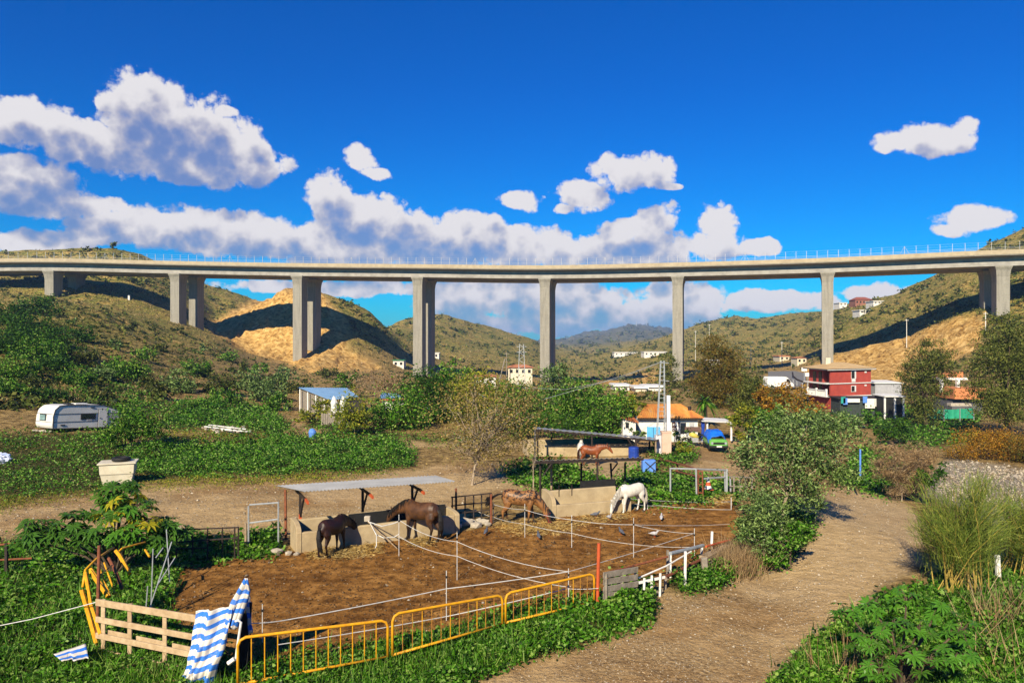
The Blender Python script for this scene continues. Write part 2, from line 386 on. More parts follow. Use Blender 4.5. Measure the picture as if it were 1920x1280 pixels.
def blur(A, ax, times, k=k3):
    for _ in range(times):
        P = np.pad(A, [(1, 1) if a == ax else (0, 0) for a in range(2)], mode='edge')
        A = sum(k[i] * np.take(P, range(i, i + A.shape[ax]), axis=ax) for i in range(3))
    return A
HT = blur(blur(HT, 0, 24), 1, 4)
UU, YY = np.meshgrid(US, YS, indexing='ij'); XX = UU * YY
hill = np.clip((HT - 1.0) / 9.0, 0, 1) + np.clip((YY - 260) / 200, 0, 1); hill = np.clip(hill, 0, 1)
gul = np.abs(fbm(XX / 22 + 3, YY / 30, 3, 5))
HT += hill * (fbm(XX / 34, YY / 34, 5, 1) * 2.6 - gul * 2.2 + fbm(XX / 5, YY / 5, 3, 9) * .55)
HT += np.clip((YY - 400) / 400, 0, 1) * (fbm(XX / 140, YY / 140, 4, 21) * .008 - np.abs(fbm(XX / 90, YY / 120, 4, 31)) * .016) * YY
bank = np.clip((YY - 44) / 8, 0, 1) * (1 - hill)
HT += bank * fbm(XX / 6, YY / 6, 3, 4) * .35
near = np.clip((12 - YY) / 11, 0, 1); HT += near * 5.6            # embankment below the viewpoint
def th(X, Y):                                                     # terrain height at world points
    X = np.atleast_1d(np.asarray(X, dtype=float)); Y = np.atleast_1d(np.asarray(Y, dtype=float)); Yc = np.clip(Y, YS[0], YS[-1] * .999)
    u = np.clip(X / Yc, US[0], US[-1] * .999)
    i = np.clip(np.searchsorted(US, u) - 1, 0, NU - 2); j = np.clip(np.searchsorted(YS, Yc) - 1, 0, NR - 2)
    a = (u - US[i]) / (US[i + 1] - US[i]); b = (Yc - YS[j]) / (YS[j + 1] - YS[j])
    return (HT[i, j] * (1 - a) + HT[i + 1, j] * a) * (1 - b) + (HT[i, j + 1] * (1 - a) + HT[i + 1, j + 1] * a) * b
def th1(X, Y): return float(th(X, Y)[0])
def hit(px, py, ymin=15.0):                                       # where the ray through a photo pixel meets the terrain
    px = np.atleast_1d(np.asarray(px, dtype=float)); py = np.atleast_1d(np.asarray(py, dtype=float))
    ii = np.clip(np.searchsorted(US, (px - 960) / F), 0, NU - 1); res = np.full(len(px), np.nan)
    ray = H + (640 - py)[:, None] / F * YS[None, :]
    ok = (HT[ii] >= ray) & (YS[None, :] >= ymin); any_ = ok.any(1); j = np.clip(ok.argmax(1), 1, NR - 1)
    d1 = HT[ii, j] - ray[np.arange(len(px)), j]; d0 = HT[ii, j - 1] - ray[np.arange(len(px)), j - 1]
    t = np.clip(-d0 / np.where(np.abs(d1 - d0) < 1e-9, 1, d1 - d0), 0, 1)
    Yh = YS[j - 1] + t * (YS[j] - YS[j - 1]); res[any_] = Yh[any_]
    X = (px - 960) / F * res
    return np.stack([X, res, H + (640 - py) / F * res], 1), any_
def hit1(x, y, ymin=15.0):
    p, ok = hit(x, y, ymin); return Vector(p[0]) if ok[0] else None
# land cover, as the place has it: herbs, gravel tracks, the ochre cuttings
PXX = 960 + UU * F; PYY = 640 - (HT - H) / YY * F
wob = fbm(XX / 1.6, YY / 1.6, 4, 40) * 16; wob2 = fbm(XX / 2.1 + 9, YY / 2.1, 4, 44) * 10
def zone(poly, soft=1): return in_poly(PXX + wob * 1.3, PYY + wob2, poly).astype(float)
GREEN = [
 [(240,850),(330,842),(420,828),(560,822),(740,828),(778,850),(775,872),(640,884),(480,888),(280,892),(235,880)],
 [(-200,1010),(100,1020),(330,1000),(450,1020),(520,1010),(530,1035),(450,1046),(345,1062),(315,1130),(330,1180),(440,1250),(445,1330),(-300,1330)],
 [(440,1330),(470,1240),(735,1205),(950,1150),(1105,1128),(1230,1135),(1215,1172),(1100,1205),(960,1245),(850,1300),(840,1330)],
 [(1440,1290),(1520,1200),(1640,1130),(1720,1100),(1800,1060),(2100,1050),(2100,1330),(1400,1330)],
 [(985,865),(1060,868),(1090,885),(1150,900),(1180,880),(1260,885),(1380,905),(1385,945),(1215,948),(1150,922),(1020,922),(960,905),(940,880)],
 [(1255,1090),(1290,1065),(1350,1050),(1390,1070),(1360,1105),(1280,1112)],
 [(1370,1000),(1480,950),(1530,975),(1525,1010),(1470,1060),(1400,1075)],
 [(1570,905),(1600,850),(1650,830),(1690,880),(1725,930),(1650,930)],
 [(40,735),(240,715),(330,760),(250,790),(215,770),(60,760)],[(560,795),(600,780),(770,815),(1000,820),(900,835),(760,826),(640,818)],
 [(1640,760),(1840,770),(1830,830),(1700,840),(1640,800)],[(1215,845),(1300,838),(1310,865),(1230,875)],
 [(300,792),(340,760),(480,762),(545,800),(520,814),(420,796),(330,802)],[(-300,815),(60,812),(205,812),(250,850),(250,900),(190,920),(0,935),(-300,960)],
]
TRACK = [
 [(-300,975),(60,945),(250,914),(560,905),(780,880),(830,872),(1010,872),(1000,930),(880,935),(860,1000),(540,1005),(330,992),(100,1022),(-300,1040)],
 [(1500,930),(1580,915),(1700,945),(1745,1000),(1720,1050),(1650,1110),(1540,1190),(1460,1275),(1400,1330),(820,1330),(960,1250),(1100,1210),(1220,1175),(1240,1115),(1400,1085),(1520,1010)],
 [(1285,838),(1300,822),(1400,826),(1440,900),(1380,925),(1300,905)],[(540,785),(570,790),(640,822),(600,835),(560,805)],[(700,826),(1010,822),(1290,820),(1290,838),(1000,836),(720,838)],
]
RIVER = [[(1720,930),(1760,870),(1790,862),(1920,880),(2300,900),(2400,1000),(1900,1000)]]
OCHRE = [[(385,612),(470,562),(540,528),(605,545),(655,605),(655,655),(720,690),(600,702),(555,690),(440,652)],
         [(1500,700),(1560,665),(1700,625),(1830,585),(1852,600),(1842,650),(1760,690),(1660,735),(1570,725)],[(1240,690),(1250,730),(1180,740),(1130,715)]]
mk = {}
SAND = [[(1380,1088),(1450,1055),(1530,1000),(1560,940),(1620,930),(1720,958),(1742,1005),(1700,1050),(1620,1100),(1500,1128),(1400,1120)], [(560,915),(700,900),(860,892),(960,880),(1000,890),(900,930),(760,940),(600,945)]]
for nm, lst in (('sand', SAND), ('green', GREEN), ('track', TRACK), ('river', RIVER), ('ochre', OCHRE)):
    A = np.zeros_like(HT)
    for p in lst: A = np.maximum(A, zone(p))
    mk[nm] = blur(blur(A, 0, 2), 1, 2)
mk['hill'] = hill
rill = np.abs(fbm(XX / 3.4 + fbm(XX / 9, YY / 9, 2, 55) * 1.2, YY / 30, 4, 52)); HT += mk['ochre'] * np.clip((YY - 130) / 60, 0, 1) * (-rill * 3.0 + fbm(XX / 7, YY / 7, 4, 53) * 1.3)
V = np.stack([XX, YY, HT], -1).reshape(-1, 3)
idx = np.arange(NU * NR).reshape(NU, NR)
Q = np.stack([idx[:-1, :-1], idx[1:, :-1], idx[1:, 1:], idx[:-1, 1:]], -1).reshape(-1, 4)
tme = bpy.data.meshes.new('ground'); tme.vertices.add(len(V)); tme.vertices.foreach_set('co', V.astype(np.float32).ravel())
tme.loops.add(Q.size); tme.loops.foreach_set('vertex_index', Q.astype(np.int32).ravel())
tme.polygons.add(len(Q)); tme.polygons.foreach_set('loop_start', np.arange(0, Q.size, 4, dtype=np.int32)); tme.update(calc_edges=True)
tme.polygons.foreach_set('use_smooth', [True] * len(Q))
for nm in mk:
    a = tme.attributes.new(nm, 'FLOAT', 'POINT'); a.data.foreach_set('value', mk[nm].astype(np.float32).ravel())
t = NT('terrain_ground'); co = t.coord('World')
n_big = t.noise(co, .035, 5, .6); n_mid = t.noise(co, .22, 6, .7); n_fine = t.noise(co, 1.6, 6, .75); n_grit = t.noise(co, 9, 4, .8)
soil = t.ramp(n_fine, [(.38, (.10, .064, .024)), (.5, (.28, .188, .078)), (.63, (.48, .34, .15))])
dry = t.ramp(n_fine, [(.36, (.045, .032, .008)), (.45, (.21, .14, .036)), (.54, (.46, .31, .105)), (.64, (.70, .50, .22))])
olive = t.ramp(n_fine, [(.38, (.030, .032, .006)), (.52, (.17, .17, .036)), (.64, (.40, .35, .11))])
hillc = t.mix(t.ramp(n_mid, [(.44, 0.), (.62, 1.)]), olive, dry)
hillc = t.mix(t.ramp(n_big, [(.38, .4), (.6, 0.)]), hillc, olive)
ochre = t.ramp(t.noise(co, .55, 7, .72, dist=.6), [(.36, (.15, .078, .022)), (.48, (.42, .25, .08)), (.62, (.66, .46, .20))])
grav = t.ramp(n_grit, [(.34, (.17, .112, .055)), (.5, (.40, .285, .15)), (.62, (.56, .42, .245)), (.74, (.74, .60, .40))])
grav = t.mix(t.ramp(n_mid, [(.42, .0), (.56, .9)]), grav, t.ramp(n_fine, [(.35, (.40, .275, .135)), (.65, (.62, .45, .245))]))
grav = t.mix(t.ramp(t.noise(co, .12, 4, .6), [(.42, .7), (.54, 0.)]), grav, t.mix(1.0, grav, (.60, .50, .40), 'MULTIPLY'))
herb = t.ramp(n_grit, [(.38, (.008, .012, .003)), (.5, (.035, .045, .010)), (.64, (.13, .13, .035))])
rivc = t.ramp(n_grit, [(.3, (.13, .11, .09)), (.55, (.34, .30, .25)), (.72, (.55, .51, .45))])
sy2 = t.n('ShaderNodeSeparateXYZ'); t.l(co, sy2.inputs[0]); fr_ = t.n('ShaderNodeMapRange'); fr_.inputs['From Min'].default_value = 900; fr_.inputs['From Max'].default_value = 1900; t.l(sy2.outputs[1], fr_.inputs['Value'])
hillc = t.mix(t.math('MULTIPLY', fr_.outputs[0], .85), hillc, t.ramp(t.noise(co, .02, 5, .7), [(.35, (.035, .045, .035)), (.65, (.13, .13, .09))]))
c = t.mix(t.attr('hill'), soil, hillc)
c = t.mix(t.attr('ochre'), c, ochre); c = t.mix(t.attr('track'), c, grav)
grav = t.mix(1.0, grav, (.80, .79, .80), 'MULTIPLY'); c = t.mix(t.attr('track'), c, grav)
c = t.mix(t.math('MULTIPLY', t.attr('sand'), .6), c, t.ramp(n_fine, [(.35, (.36, .255, .14)), (.65, (.52, .385, .23))]))
c = t.mix(t.attr('river'), c, rivc); c = t.mix(t.math('MULTIPLY', t.attr('green'), .92), c, herb)
c = t.mix(1.0, c, (1.19, 1.16, 1.03), 'MULTIPLY')
t.col(c); t.rough(.95); t.b.inputs['Specular IOR Level'].default_value = .08
hsum = t.math('ADD', t.math('MULTIPLY', n_fine, 1.2), t.math('MULTIPLY', n_grit, .14))
hsum = t.math('MULTIPLY', hsum, t.math('SUBTRACT', 1.0, t.math('MULTIPLY', t.math('MAXIMUM', t.attr('track'), t.attr('sand')), .6)))
bd = t.math('ADD', hsum, t.math('MULTIPLY', t.math('MULTIPLY', n_mid, t.attr('hill')), 3.0))
t.bump(bd, 1.0, .45)
ground = link('ground', tme, t.m); tag(ground, 'valley floor and dry scrubby hills', kind='structure')
# the road bank the photographer stands on
MB().add([(-3, -120, 5.55), (3, -120, 5.55), (2.6, 1.65, 5.55), (-2.6, 1.65, 5.55)], [(0, 1, 2, 3)]).build('road', pm('asphalt', (.06, .06, .06), (.04, .04, .04), 4)).__setitem__('kind', 'structure')

# paddock soil: trodden dark earth with its own edge
def sheet(name, poly_px, z, m, amp=.18, step=.35, label=None):
    pts = [gp(x, y) for x, y in poly_px]; out = []
    for i in range(len(pts)):
        a, b = pts[i], pts[(i + 1) % len(pts)]; n = max(1, int((b - a).length / step))
        for k in range(n): out.append(a.lerp(b, k / n))
    P = np.array([[p.x, p.y] for p in out]); P += np.stack([fbm(P[:, 0] * 1.1, P[:, 1] * 1.1, 3, 7), fbm(P[:, 0] * 1.1 + 40, P[:, 1] * 1.1, 3, 8)], 1) * amp
    bm = bmesh.new(); vs = [bm.verts.new((p[0], p[1], z)) for p in P]; bm.faces.new(vs); bmesh.ops.triangulate(bm, faces=bm.faces)
    bmesh.ops.recalc_face_normals(bm, faces=bm.faces)
    if sum(f.normal.z for f in bm.faces) < 0: bmesh.ops.reverse_faces(bm, faces=bm.faces)
    me = bpy.data.meshes.new(name); bm.to_mesh(me); bm.free()
    return tag(link(name, me, m), label, kind='structure')
PADDOCK = [(322,1110),(345,1062),(450,1046),(530,1036),(600,1030),(860,998),(935,985),(1030,972),(1160,962),(1225,950),(1372,936),(1390,985),(1375,1015),(1330,1032),(1245,1085),(1200,1112),(1125,1130),(950,1172),(735,1225),(560,1262),(470,1262),(420,1235),(330,1185),(312,1150)]
t = NT('paddock_soil'); co = t.coord('World'); nf = t.noise(co, 2.2, 7, .75); ng = t.noise(co, 14, 4, .8); nm_ = t.noise(co, .35, 4, .6)
c = t.ramp(nf, [(.36, (.075, .036, .012)), (.5, (.23, .118, .040)), (.64, (.40, .225, .085))])
c = t.mix(t.ramp(ng, [(.62, 0.), (.74, .8)]), c, (.34, .24, .13))
c = t.mix(t.ramp(nm_, [(.40, .6), (.56, 0.)]), c, t.mix(1.0, c, (.52, .46, .42), 'MULTIPLY'))
c = t.mix(1.0, c, (1.12, 1.02, .74), 'MULTIPLY')
t.col(c); t.rough(.97); t.b.inputs['Specular IOR Level'].default_value = .05
t.bump(t.math('ADD', nf, t.math('MULTIPLY', ng, .5)), 1.0, .065)
sheet('paddock_soil', PADDOCK, .02, t.m, label='trodden brown earth of the horse paddock')

# ------------------------------------------------------------------ viaduct
t = NT('concrete'); co = t.coord('World'); n1 = t.noise(co, .5, 6, .7); n2 = t.noise(co, 3.0, 5, .7)
mp = t.n('ShaderNodeMapping'); mp.inputs['Scale'].default_value = (1.6, 1.6, .12); t.l(co, mp.inputs[0])
n3 = t.noise(mp.outputs[0], 1.0, 5, .65)
c = t.mix(.62, t.ramp(n1, [(.3, (.20, .185, .15)), (.7, (.29, .275, .23))]), t.ramp(n3, [(.34, (.15, .138, .112)), (.56, (.30, .28, .23))]))
sz_ = t.n('ShaderNodeSeparateXYZ'); t.l(co, sz_.inputs[0]); jt = t.math('FRACT', t.math('DIVIDE', sz_.outputs[2], 4.1))
c = t.mix(t.ramp(jt, [(0., .55), (.025, .0)]), c, t.mix(1.0, c, (.62, .6, .58), 'MULTIPLY'))
vj = t.math('FRACT', t.math('DIVIDE', t.math('ADD', sz_.outputs[2], t.math('MULTIPLY', n1, .4)), 1.37)); c = t.mix(t.ramp(vj, [(0., .22), (.06, .0)]), c, t.mix(1.0, c, (.7, .68, .66), 'MULTIPLY'))
t.col(t.mix(.25, c, t.ramp(n2, [(.35, (.13, .12, .095)), (.65, (.36, .34, .28))]))); t.rough(.9); t.bump(n2, .25, .03)
CONC = t.m
CONC2 = pm('parapet_concrete', (.42, .35, .235), (.33, .27, .18), .6, .85, .15, coord='World')
BEAM = pm('girder_concrete', (.36, .34, .30), (.24, .225, .2), .4, .9, .2, coord='World')
STEEL = pm('galvanised_steel', (.45, .45, .45), (.3, .3, .3), 6, .5, 0, metal=.3)
PIER_PX = [(-155, 269.5, 486), (85, 268, 484), (322, 266, 489), (553, 262, 493), (780, 256, 495), (1020, 250, 497), (1270, 241.5, 492), (1552, 228, 483), (1885, 208, 468), (2330, 195, 457)]
ctrl = [at(x, y, Y) for x, Y, y in PIER_PX]
def spline(ts):
    out = []; n = len(ctrl)
    for tt in ts:
        i = min(max(int(tt), 0), n - 2); f = tt - i
        p0, p1, p2, p3 = ctrl[max(i - 1, 0)], ctrl[i], ctrl[i + 1], ctrl[min(i + 2, n - 1)]
        out.append(.5 * ((2 * p1) + (p2 - p0) * f + (2 * p0 - 5 * p1 + 4 * p2 - p3) * f * f + (3 * p1 - p0 - 3 * p2 + p3) * f ** 3))
    return out
NS = 9 * 10 + 1; ts = np.linspace(0, 9, NS); path = spline(ts)
def frame(i, arr=path):
    t_ = arr[min(i + 1, len(arr) - 1)] - arr[max(i - 1, 0)]; t_.z = 0; t_.normalize(); return t_, Vector((-t_.y, t_.x, 0))
via = thing('viaduct', 'long concrete motorway viaduct on tall paired piers crossing the whole valley', 'viaduct', (ctrl[5].x, ctrl[5].y, 0))
def extrude_profile(prof, name, m):                    # prof: closed polygon of (n offset, z below the parapet top)
    vs = []; k = len(prof)
    for i, p in enumerate(path):
        _, n_ = frame(i); vs += [p + n_ * a + Vector((0, 0, b)) for a, b in prof]
    fs = [(i * k + j, i * k + (j + 1) % k, (i + 1) * k + (j + 1) % k, (i + 1) * k + j) for i in range(NS - 1) for j in range(k)]
    fs += [tuple(range(k))[::-1], tuple((NS - 1) * k + j for j in range(k))]
    return MB().add(vs, fs).build(name, m, via)
for dk, off in enumerate((0.0, 13.4)):
    extrude_profile([(off, 0), (off + .3, 0), (off + .3, -1.25), (off - .002, -1.25)], 'parapet', CONC2)
    extrude_profile([(off + 11.7, 0), (off + 12, 0), (off + 12, -1.25), (off + 11.7, -1.25)], 'parapet', CONC2)
    extrude_profile([(off + .1, -1.253), (off + 11.9, -1.253), (off + 11.9, -1.6), (off + 9.6, -1.75), (off + 2.4, -1.75), (off + .1, -1.5)], 'deck_slab', CONC)
    for g in (2.3, 7.0):                               # two box girders per deck, with a bottom flange that catches the sun
        e = off + g
        extrude_profile([(e + .9, -1.753), (e + 1.9, -1.753), (e + 1.9, -2.9), (e + 2.8, -3.1), (e + 2.8, -4.3), (e, -4.3), (e, -3.1), (e + .9, -2.95)], 'girder', BEAM)
# piers
for k, (x, Y, y) in enumerate(PIER_PX):
    i = k * 10; p = path[min(i, NS - 1)]; t_, n_ = frame(min(i, NS - 1))
    for off in (2.0, 15.4):
        c0 = p + n_ * off; ztop = p.z - 4.3; zb = min(th1(c0.x, c0.y), th1((c0 + n_ * 5).x, (c0 + n_ * 5).y)) - 4
        w, dp = 1.62, 5.3
        prof = [(zb, 1.0, 0.0), (ztop - 3.0, 1.0, 0.0), (ztop - 1.2, 1.12, .35), (ztop - .35, 1.3, .75), (ztop - .01, 1.3, .75)]
        vs = []
        for zz, s_, ex in prof:
            for a, b in ((-w * s_, -ex), (w * s_, -ex), (w * s_, dp + ex), (-w * s_, dp + ex)):
                q = c0 + t_ * a + n_ * b; vs.append((q.x, q.y, zz))
        fs = [(r * 4 + j, r * 4 + (j + 1) % 4, r * 4 + 4 + (j + 1) % 4, r * 4 + 4 + j) for r in range(4) for j in range(4)] + [(3, 2, 1, 0), (16, 17, 18, 19)]
        MB().add(vs, fs).build('pier', CONC, via)
# fence on the near parapet: posts and two wires
ts2 = np.linspace(0, 9, 9 * 15 + 1); pth2 = spline(ts2); pme = None
for i, p in enumerate(pth2):
    t_, n_ = frame(i, pth2); mb = MB()
    big = i % 15 == 7
    if pme is None: pme = MB().box((0, 0, 1.0), (.10, .10, 2.6)).mesh('fence_post'); pme.materials.append(STEEL)
    o = link('fence_post', pme, None, via); o.location = p + n_ * .15 - via.location; o.rotation_euler = (0, 0, math.atan2(t_.y, t_.x))
    if big:
        q = p + n_ * .15; mb.tube([q + Vector((0, 0, 2.2)), q + t_ * 1.3 + Vector((0, 0, -.1))], .04, 5); mb.tube([q + Vector((0, 0, 2.2)), q - t_ * 1.3 + Vector((0, 0, -.1))], .04, 5)
        mb.build('fence_brace', STEEL, via)
for hgt in (.35, .75, 1.5, 2.2):
    MB().tube([p + frame(i, pth2)[1] * .15 + Vector((0, 0, hgt)) for i, p in enumerate(pth2)], .035 if hgt < 1 else .012, 4).build('fence_rail' if hgt < 1 else 'fence_wire', STEEL, via)

# ------------------------------------------------------------------ materials of the built things
PLASTER = pm('sandy_render', (.47, .37, .22), (.33, .25, .145), 1.6, .92, .5, 14)
WOOD = pm('weathered_wood', (.36, .27, .17), (.20, .14, .085), 5, .85, .5, 40)
WOODP = pm('pale_pallet_wood', (.52, .39, .24), (.36, .25, .14), 5, .8, .4, 40)
WOODG = pm('grey_old_wood', (.30, .26, .21), (.16, .135, .105), 6, .9, .5, 40)
RUST = pm('rusty_steel', (.26, .085, .035), (.13, .045, .025), 9, .8, .4, 30)
DARKST = pm('dark_rusted_steel', (.045, .030, .024), (.02, .016, .014), 9, .7, .3)
YELP = pm('chipped_yellow_paint', (.72, .37, .012), (.55, .24, .012), 7, .45, .25, 40)
WHITEP = pm('white_paint', (.78, .77, .73), (.60, .58, .54), 4, .6, .15)
GALV = pm('pale_galvanised_tube', (.38, .40, .41), (.26, .28, .29), 6, .5, .1, metal=.2)
TAPE = pm('white_fence_tape', (.62, .62, .60), (.45, .45, .44), 8, .6, 0)
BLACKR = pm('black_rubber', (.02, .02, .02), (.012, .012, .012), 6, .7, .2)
GLASSD = pm('dark_window_glass', (.018, .022, .026), (.012, .014, .016), 3, .08, 0, spec=.6)
REDP = pm('orange_red_paint', (.55, .10, .03), (.38, .07, .025), 6, .6, .2)
STONE = pm('pale_stone', (.50, .44, .35), (.30, .26, .20), 4, .9, .6, 12)
ZINC = pm('pale_corrugated_sheet', (.37, .37, .36), (.27, .27, .26), 1.2, .5, .15, 8, metal=.1)
def rockmesh(name, s=(1, 1, 1), seed=0, sub=2):
    bm = bmesh.new(); bmesh.ops.create_icosphere(bm, subdivisions=sub, radius=.5); r = random.Random(seed)
    for v in bm.verts:
        k = 1 + (r.random() - .5) * .45; v.co = Vector((v.co.x * s[0] * k, v.co.y * s[1] * k, v.co.z * s[2] * k))
    me = bpy.data.meshes.new(name); bm.to_mesh(me); bm.free(); me.materials.append(STONE); return me
ROCKS = [rockmesh('stone', (1, .8, .55), i, 1) for i in range(5)]
# a corrugated roof sheet over four corners a-b (front, left to right) d-c (back)
def corrugated(name, a, b, c, d, m, parent, n=60, amp=.018, thick=.012):
    a, b, c, d = map(Vector, (a, b, c, d)); nrm = (b - a).cross(d - a).normalized(); vs = []; 
    for i in range(n + 1):
        f = i / n; o = nrm * (amp * math.cos(i * math.pi))
        for base in (0, -thick): vs += [a.lerp(b, f) + o + nrm * base, d.lerp(c, f) + o + nrm * base]
    fs = []
    for i in range(n):
        p = i * 4; q = p + 4; fs += [(p, q, q + 1, p + 1), (p + 2, p + 3, q + 3, q + 2), (p, p + 2, q + 2, q), (p + 1, q + 1, q + 3, p + 3)]
    fs += [(0, 1, 3, 2), (n * 4, n * 4 + 2, n * 4 + 3, n * 4 + 1)]
    return MB().add(vs, fs).build(name, m, parent)
# feed trough: low front wall, higher back wall, end walls with a rounded shoulder
def trough(label, A, t_, L, D, hf, hb, left_h=1.0, m=PLASTER, right=True):
    n_ = Vector((-t_.y, t_.x, 0)); ob = thing('feed_trough', label, 'trough', A)
    W = lambda s_, q, z: A + t_ * s_ + n_ * q + Vector((0, 0, z))
    rz = math.atan2(t_.y, t_.x)
    def wall(nm, s0, s1, q0, q1, z0, z1):
        c = W((s0 + s1) / 2, (q0 + q1) / 2, (z0 + z1) / 2); MB().box(c, (s1 - s0, q1 - q0, z1 - z0), rz).build(nm, m, ob, bevel=.025)
    wall('front_wall', .182, L - .182, 0, .17, -.1, hf); wall('back_wall', .182, L - .182, D - .17, D, -.1, hb)
    wall('floor', .182, L - .182, .172, D - .172, -.1, .18)
    for s0, hh in ((0.0, left_h),) + (((L - .18, hf + .12),) if right else ()):
        prof = [(0 - .02, -.1), (D + .02, -.1), (D + .02, hh)]
        for k in range(9):
            a = math.pi / 2 + k / 8 * math.pi / 2; prof.append((D * .62 + D * .62 * math.cos(a), hf + .02 + (hh - hf - .02) * math.sin(a)))
        prof.append((-.02, hf + .0))
        MB().prism([W(s0, q, z) for q, z in prof], t_ * .18).build('end_wall', m, ob, bevel=.015)
    return ob, W
def V2(a, b): return Vector((a, b, 0))
t1 = V2(.891, .454).normalized(); A1 = V2(-7.62, 26.4)
tr1, W1 = trough('long sandy-rendered concrete feed trough under the grey sheet roof', A1, t1, 6.25, 1.15, .72, .96, 1.04)
MB().box(W1(4.05, .93, .62), (3.9, .05, .72), math.atan2(t1.y, t1.x)).build('dark_board', BLACKR, tr1)  # black board added along the inside of the back wall
MB().box(W1(1.15, .6, .45), (.12, .7, .55), math.atan2(t1.y, t1.x)).build('partition', DARKST, tr1)
# shelter 1: three posts, braces, rafters with red ends, one corrugated sheet
sh1 = thing('horse_shelter', 'open shelter with pale corrugated sheet roof over the long left trough', 'shelter', A1 + t1 * 3)
ra, rb, rc, rd = at(568, 921, 26.6), at(853, 902, 29.0), at(815, 891, 30.6), at(515, 910, 28.6)
corrugated('roof_sheet', ra, rb, rc, rd, ZINC, sh1, 90)
n1_ = Vector((-t1.y, t1.x, 0)); roof_z = lambda p: ra.z + (rd.z - ra.z) * .5
for k, (px, py, zb, col) in enumerate(((563, 921, .2, RUST), (680, 912, .2, DARKST), (773, 905, .2, DARKST))):
    Yk = (27.6, 28.9, 29.9)[k]; top = at(px, py + 2, Yk); top.z -= .03; base = Vector((top.x, top.y, .18))
    MB().bar(base, top, .085, .085, n1_).build('post', DARKST, sh1)
    if k == 0: MB().bar(base + Vector((0, 0, .0)), base + Vector((0, 0, .95)), .095, .095, n1_).build('painted_post_foot', REDP, sh1)
    e = top - n1_ * .95 + Vector((0, 0, -.05))
    MB().bar(top + n1_ * .8 + Vector((0, 0, -.03)), e, .06, .09).build('rafter', DARKST, sh1)
    MB().bar(e, e - n1_ * .42 + Vector((0, 0, -.05)), .065, .095).build('rafter_end', REDP, sh1)
    MB().bar(base.lerp(top, .48), top - n1_ * .62 + Vector((0, 0, -.08)), .06).build('brace', DARKST, sh1)
pl = gp(536, 1010); MB().bar(pl, at(535, 918, pl.y), .08, .08).build('corner_post', RUST, sh1)
# shelter 2 and its trough
t2 = V2(.945, .33).normalized(); n2_ = Vector((-t2.y, t2.x, 0)); A2 = V2(1.72, 31.75)
tr2, W2 = trough('short rendered feed trough with a rounded end beside the white horse', A2, t2, 3.75, 1.25, .52, .92, 1.02)
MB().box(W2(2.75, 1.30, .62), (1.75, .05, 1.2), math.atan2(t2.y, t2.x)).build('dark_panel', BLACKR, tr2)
for k in range(2): MB().box(W2(.75 + k * .62, 1.07, .9), (.03, .02, .5), math.atan2(t2.y, t2.x)).build('stain_strip', DARKST, tr2)
sh2 = thing('horse_shelter', 'open shelter of dark poles with thin flat roof behind the white horse', 'shelter', gp(1100, 925))
a2, b2, c2, d2 = at(1004, 863, 34.5), at(1206, 857, 36.2), at(1198, 862, 37.9), at(1004, 867, 36.4)
corrugated('roof_sheet', a2, b2, c2, d2, ZINC, sh2, 40, .03)
MB().bar(a2 - Vector((0, .05, .08)), b2 - Vector((0, .05, .08)), .07, .12).build('front_beam', DARKST, sh2)
for (px, yb, Yk) in ((1013, 932, 34.7), (1120, 934, 35.3), (1145, 918, 37.0), (1172, 920, 37.6), (1090, 918, 36.8)):
    top = at(px, 868, Yk); b_ = Vector((top.x + random.uniform(-.1, .1), top.y, 0)); MB().tube([b_, top], .05, 6).build('post', DARKST, sh2)
for (x0, y0, x1, y1, Yk) in ((1018, 892, 1034, 868, 34.7), (1145, 885, 1158, 868, 36.9)):
    MB().bar(at(x0, y0, Yk), at(x1, y1, Yk), .06).build('brace', DARKST, sh2)
MB().bar(at(1030, 919, 36.5), at(1160, 911, 37.2), .05).build('cross_rail', DARKST, sh2)
for (px, yt, yb, m, lab) in ((1034, 866, 927, WOOD, 'tall round timber post left of the flat-roofed shelter'), (1003, 800, 878, WOODG, 'thin grey pole standing left of the rear shelter')):
    b_ = gp(px, yb); tag(MB().tube([b_, at(px, yt, b_.y)], .06, 7).build('timber_post', m, origin=b_), lab, 'post')
# rear shelter, its wall and sand yard
sand = pm('yard_sand', (.42, .30, .15), (.28, .19, .09), 1.2, .95, .6, 10, coord='World')
sheet('sand_yard', [(985,862),(1085,858),(1200,856),(1235,866),(1180,882),(1195,905),(1140,915),(1120,890),(1060,872),(1000,874)], .022, sand, .1)
A3 = gp(988, 858); t3 = V2(.985, .17).normalized()
tr3, W3 = trough('far rendered concrete trough wall behind the chestnut horse', A3, t3, 7.3, 1.5, .78, .95, 1.0)
sh3 = thing('horse_shelter', 'low sloping sheet roof on poles behind the chestnut horse', 'shelter', gp(1110, 850))
a3, b3, c3, d3 = at(1003, 803, 46.5), at(1234, 824, 49.0), at(1240, 821, 52.5), at(1010, 801, 50.0)
corrugated('roof_sheet', a3, b3, c3, d3, ZINC, sh3, 40, .03)
MB().bar(a3 - Vector((0, 0, .09)), b3 - Vector((0, 0, .09)), .08, .12).build('front_beam', DARKST, sh3)
for f, q in ((.02, 0), (.45, 0), (.81, 0), (.98, 0), (.1, 1), (.5, 1), (.9, 1)):
    p = (a3.lerp(b3, f) if not q else d3.lerp(c3, f)) - Vector((0, 0, .08)); MB().tube([(p.x, p.y, 0), p], .06, 6).build('post', DARKST if f != .98 else WOOD, sh3)
MB().bar(a3.lerp(b3, .81) - Vector((0, 0, .9)), a3.lerp(b3, .74) - Vector((0, 0, .1)), .07).build('brace', DARKST, sh3)
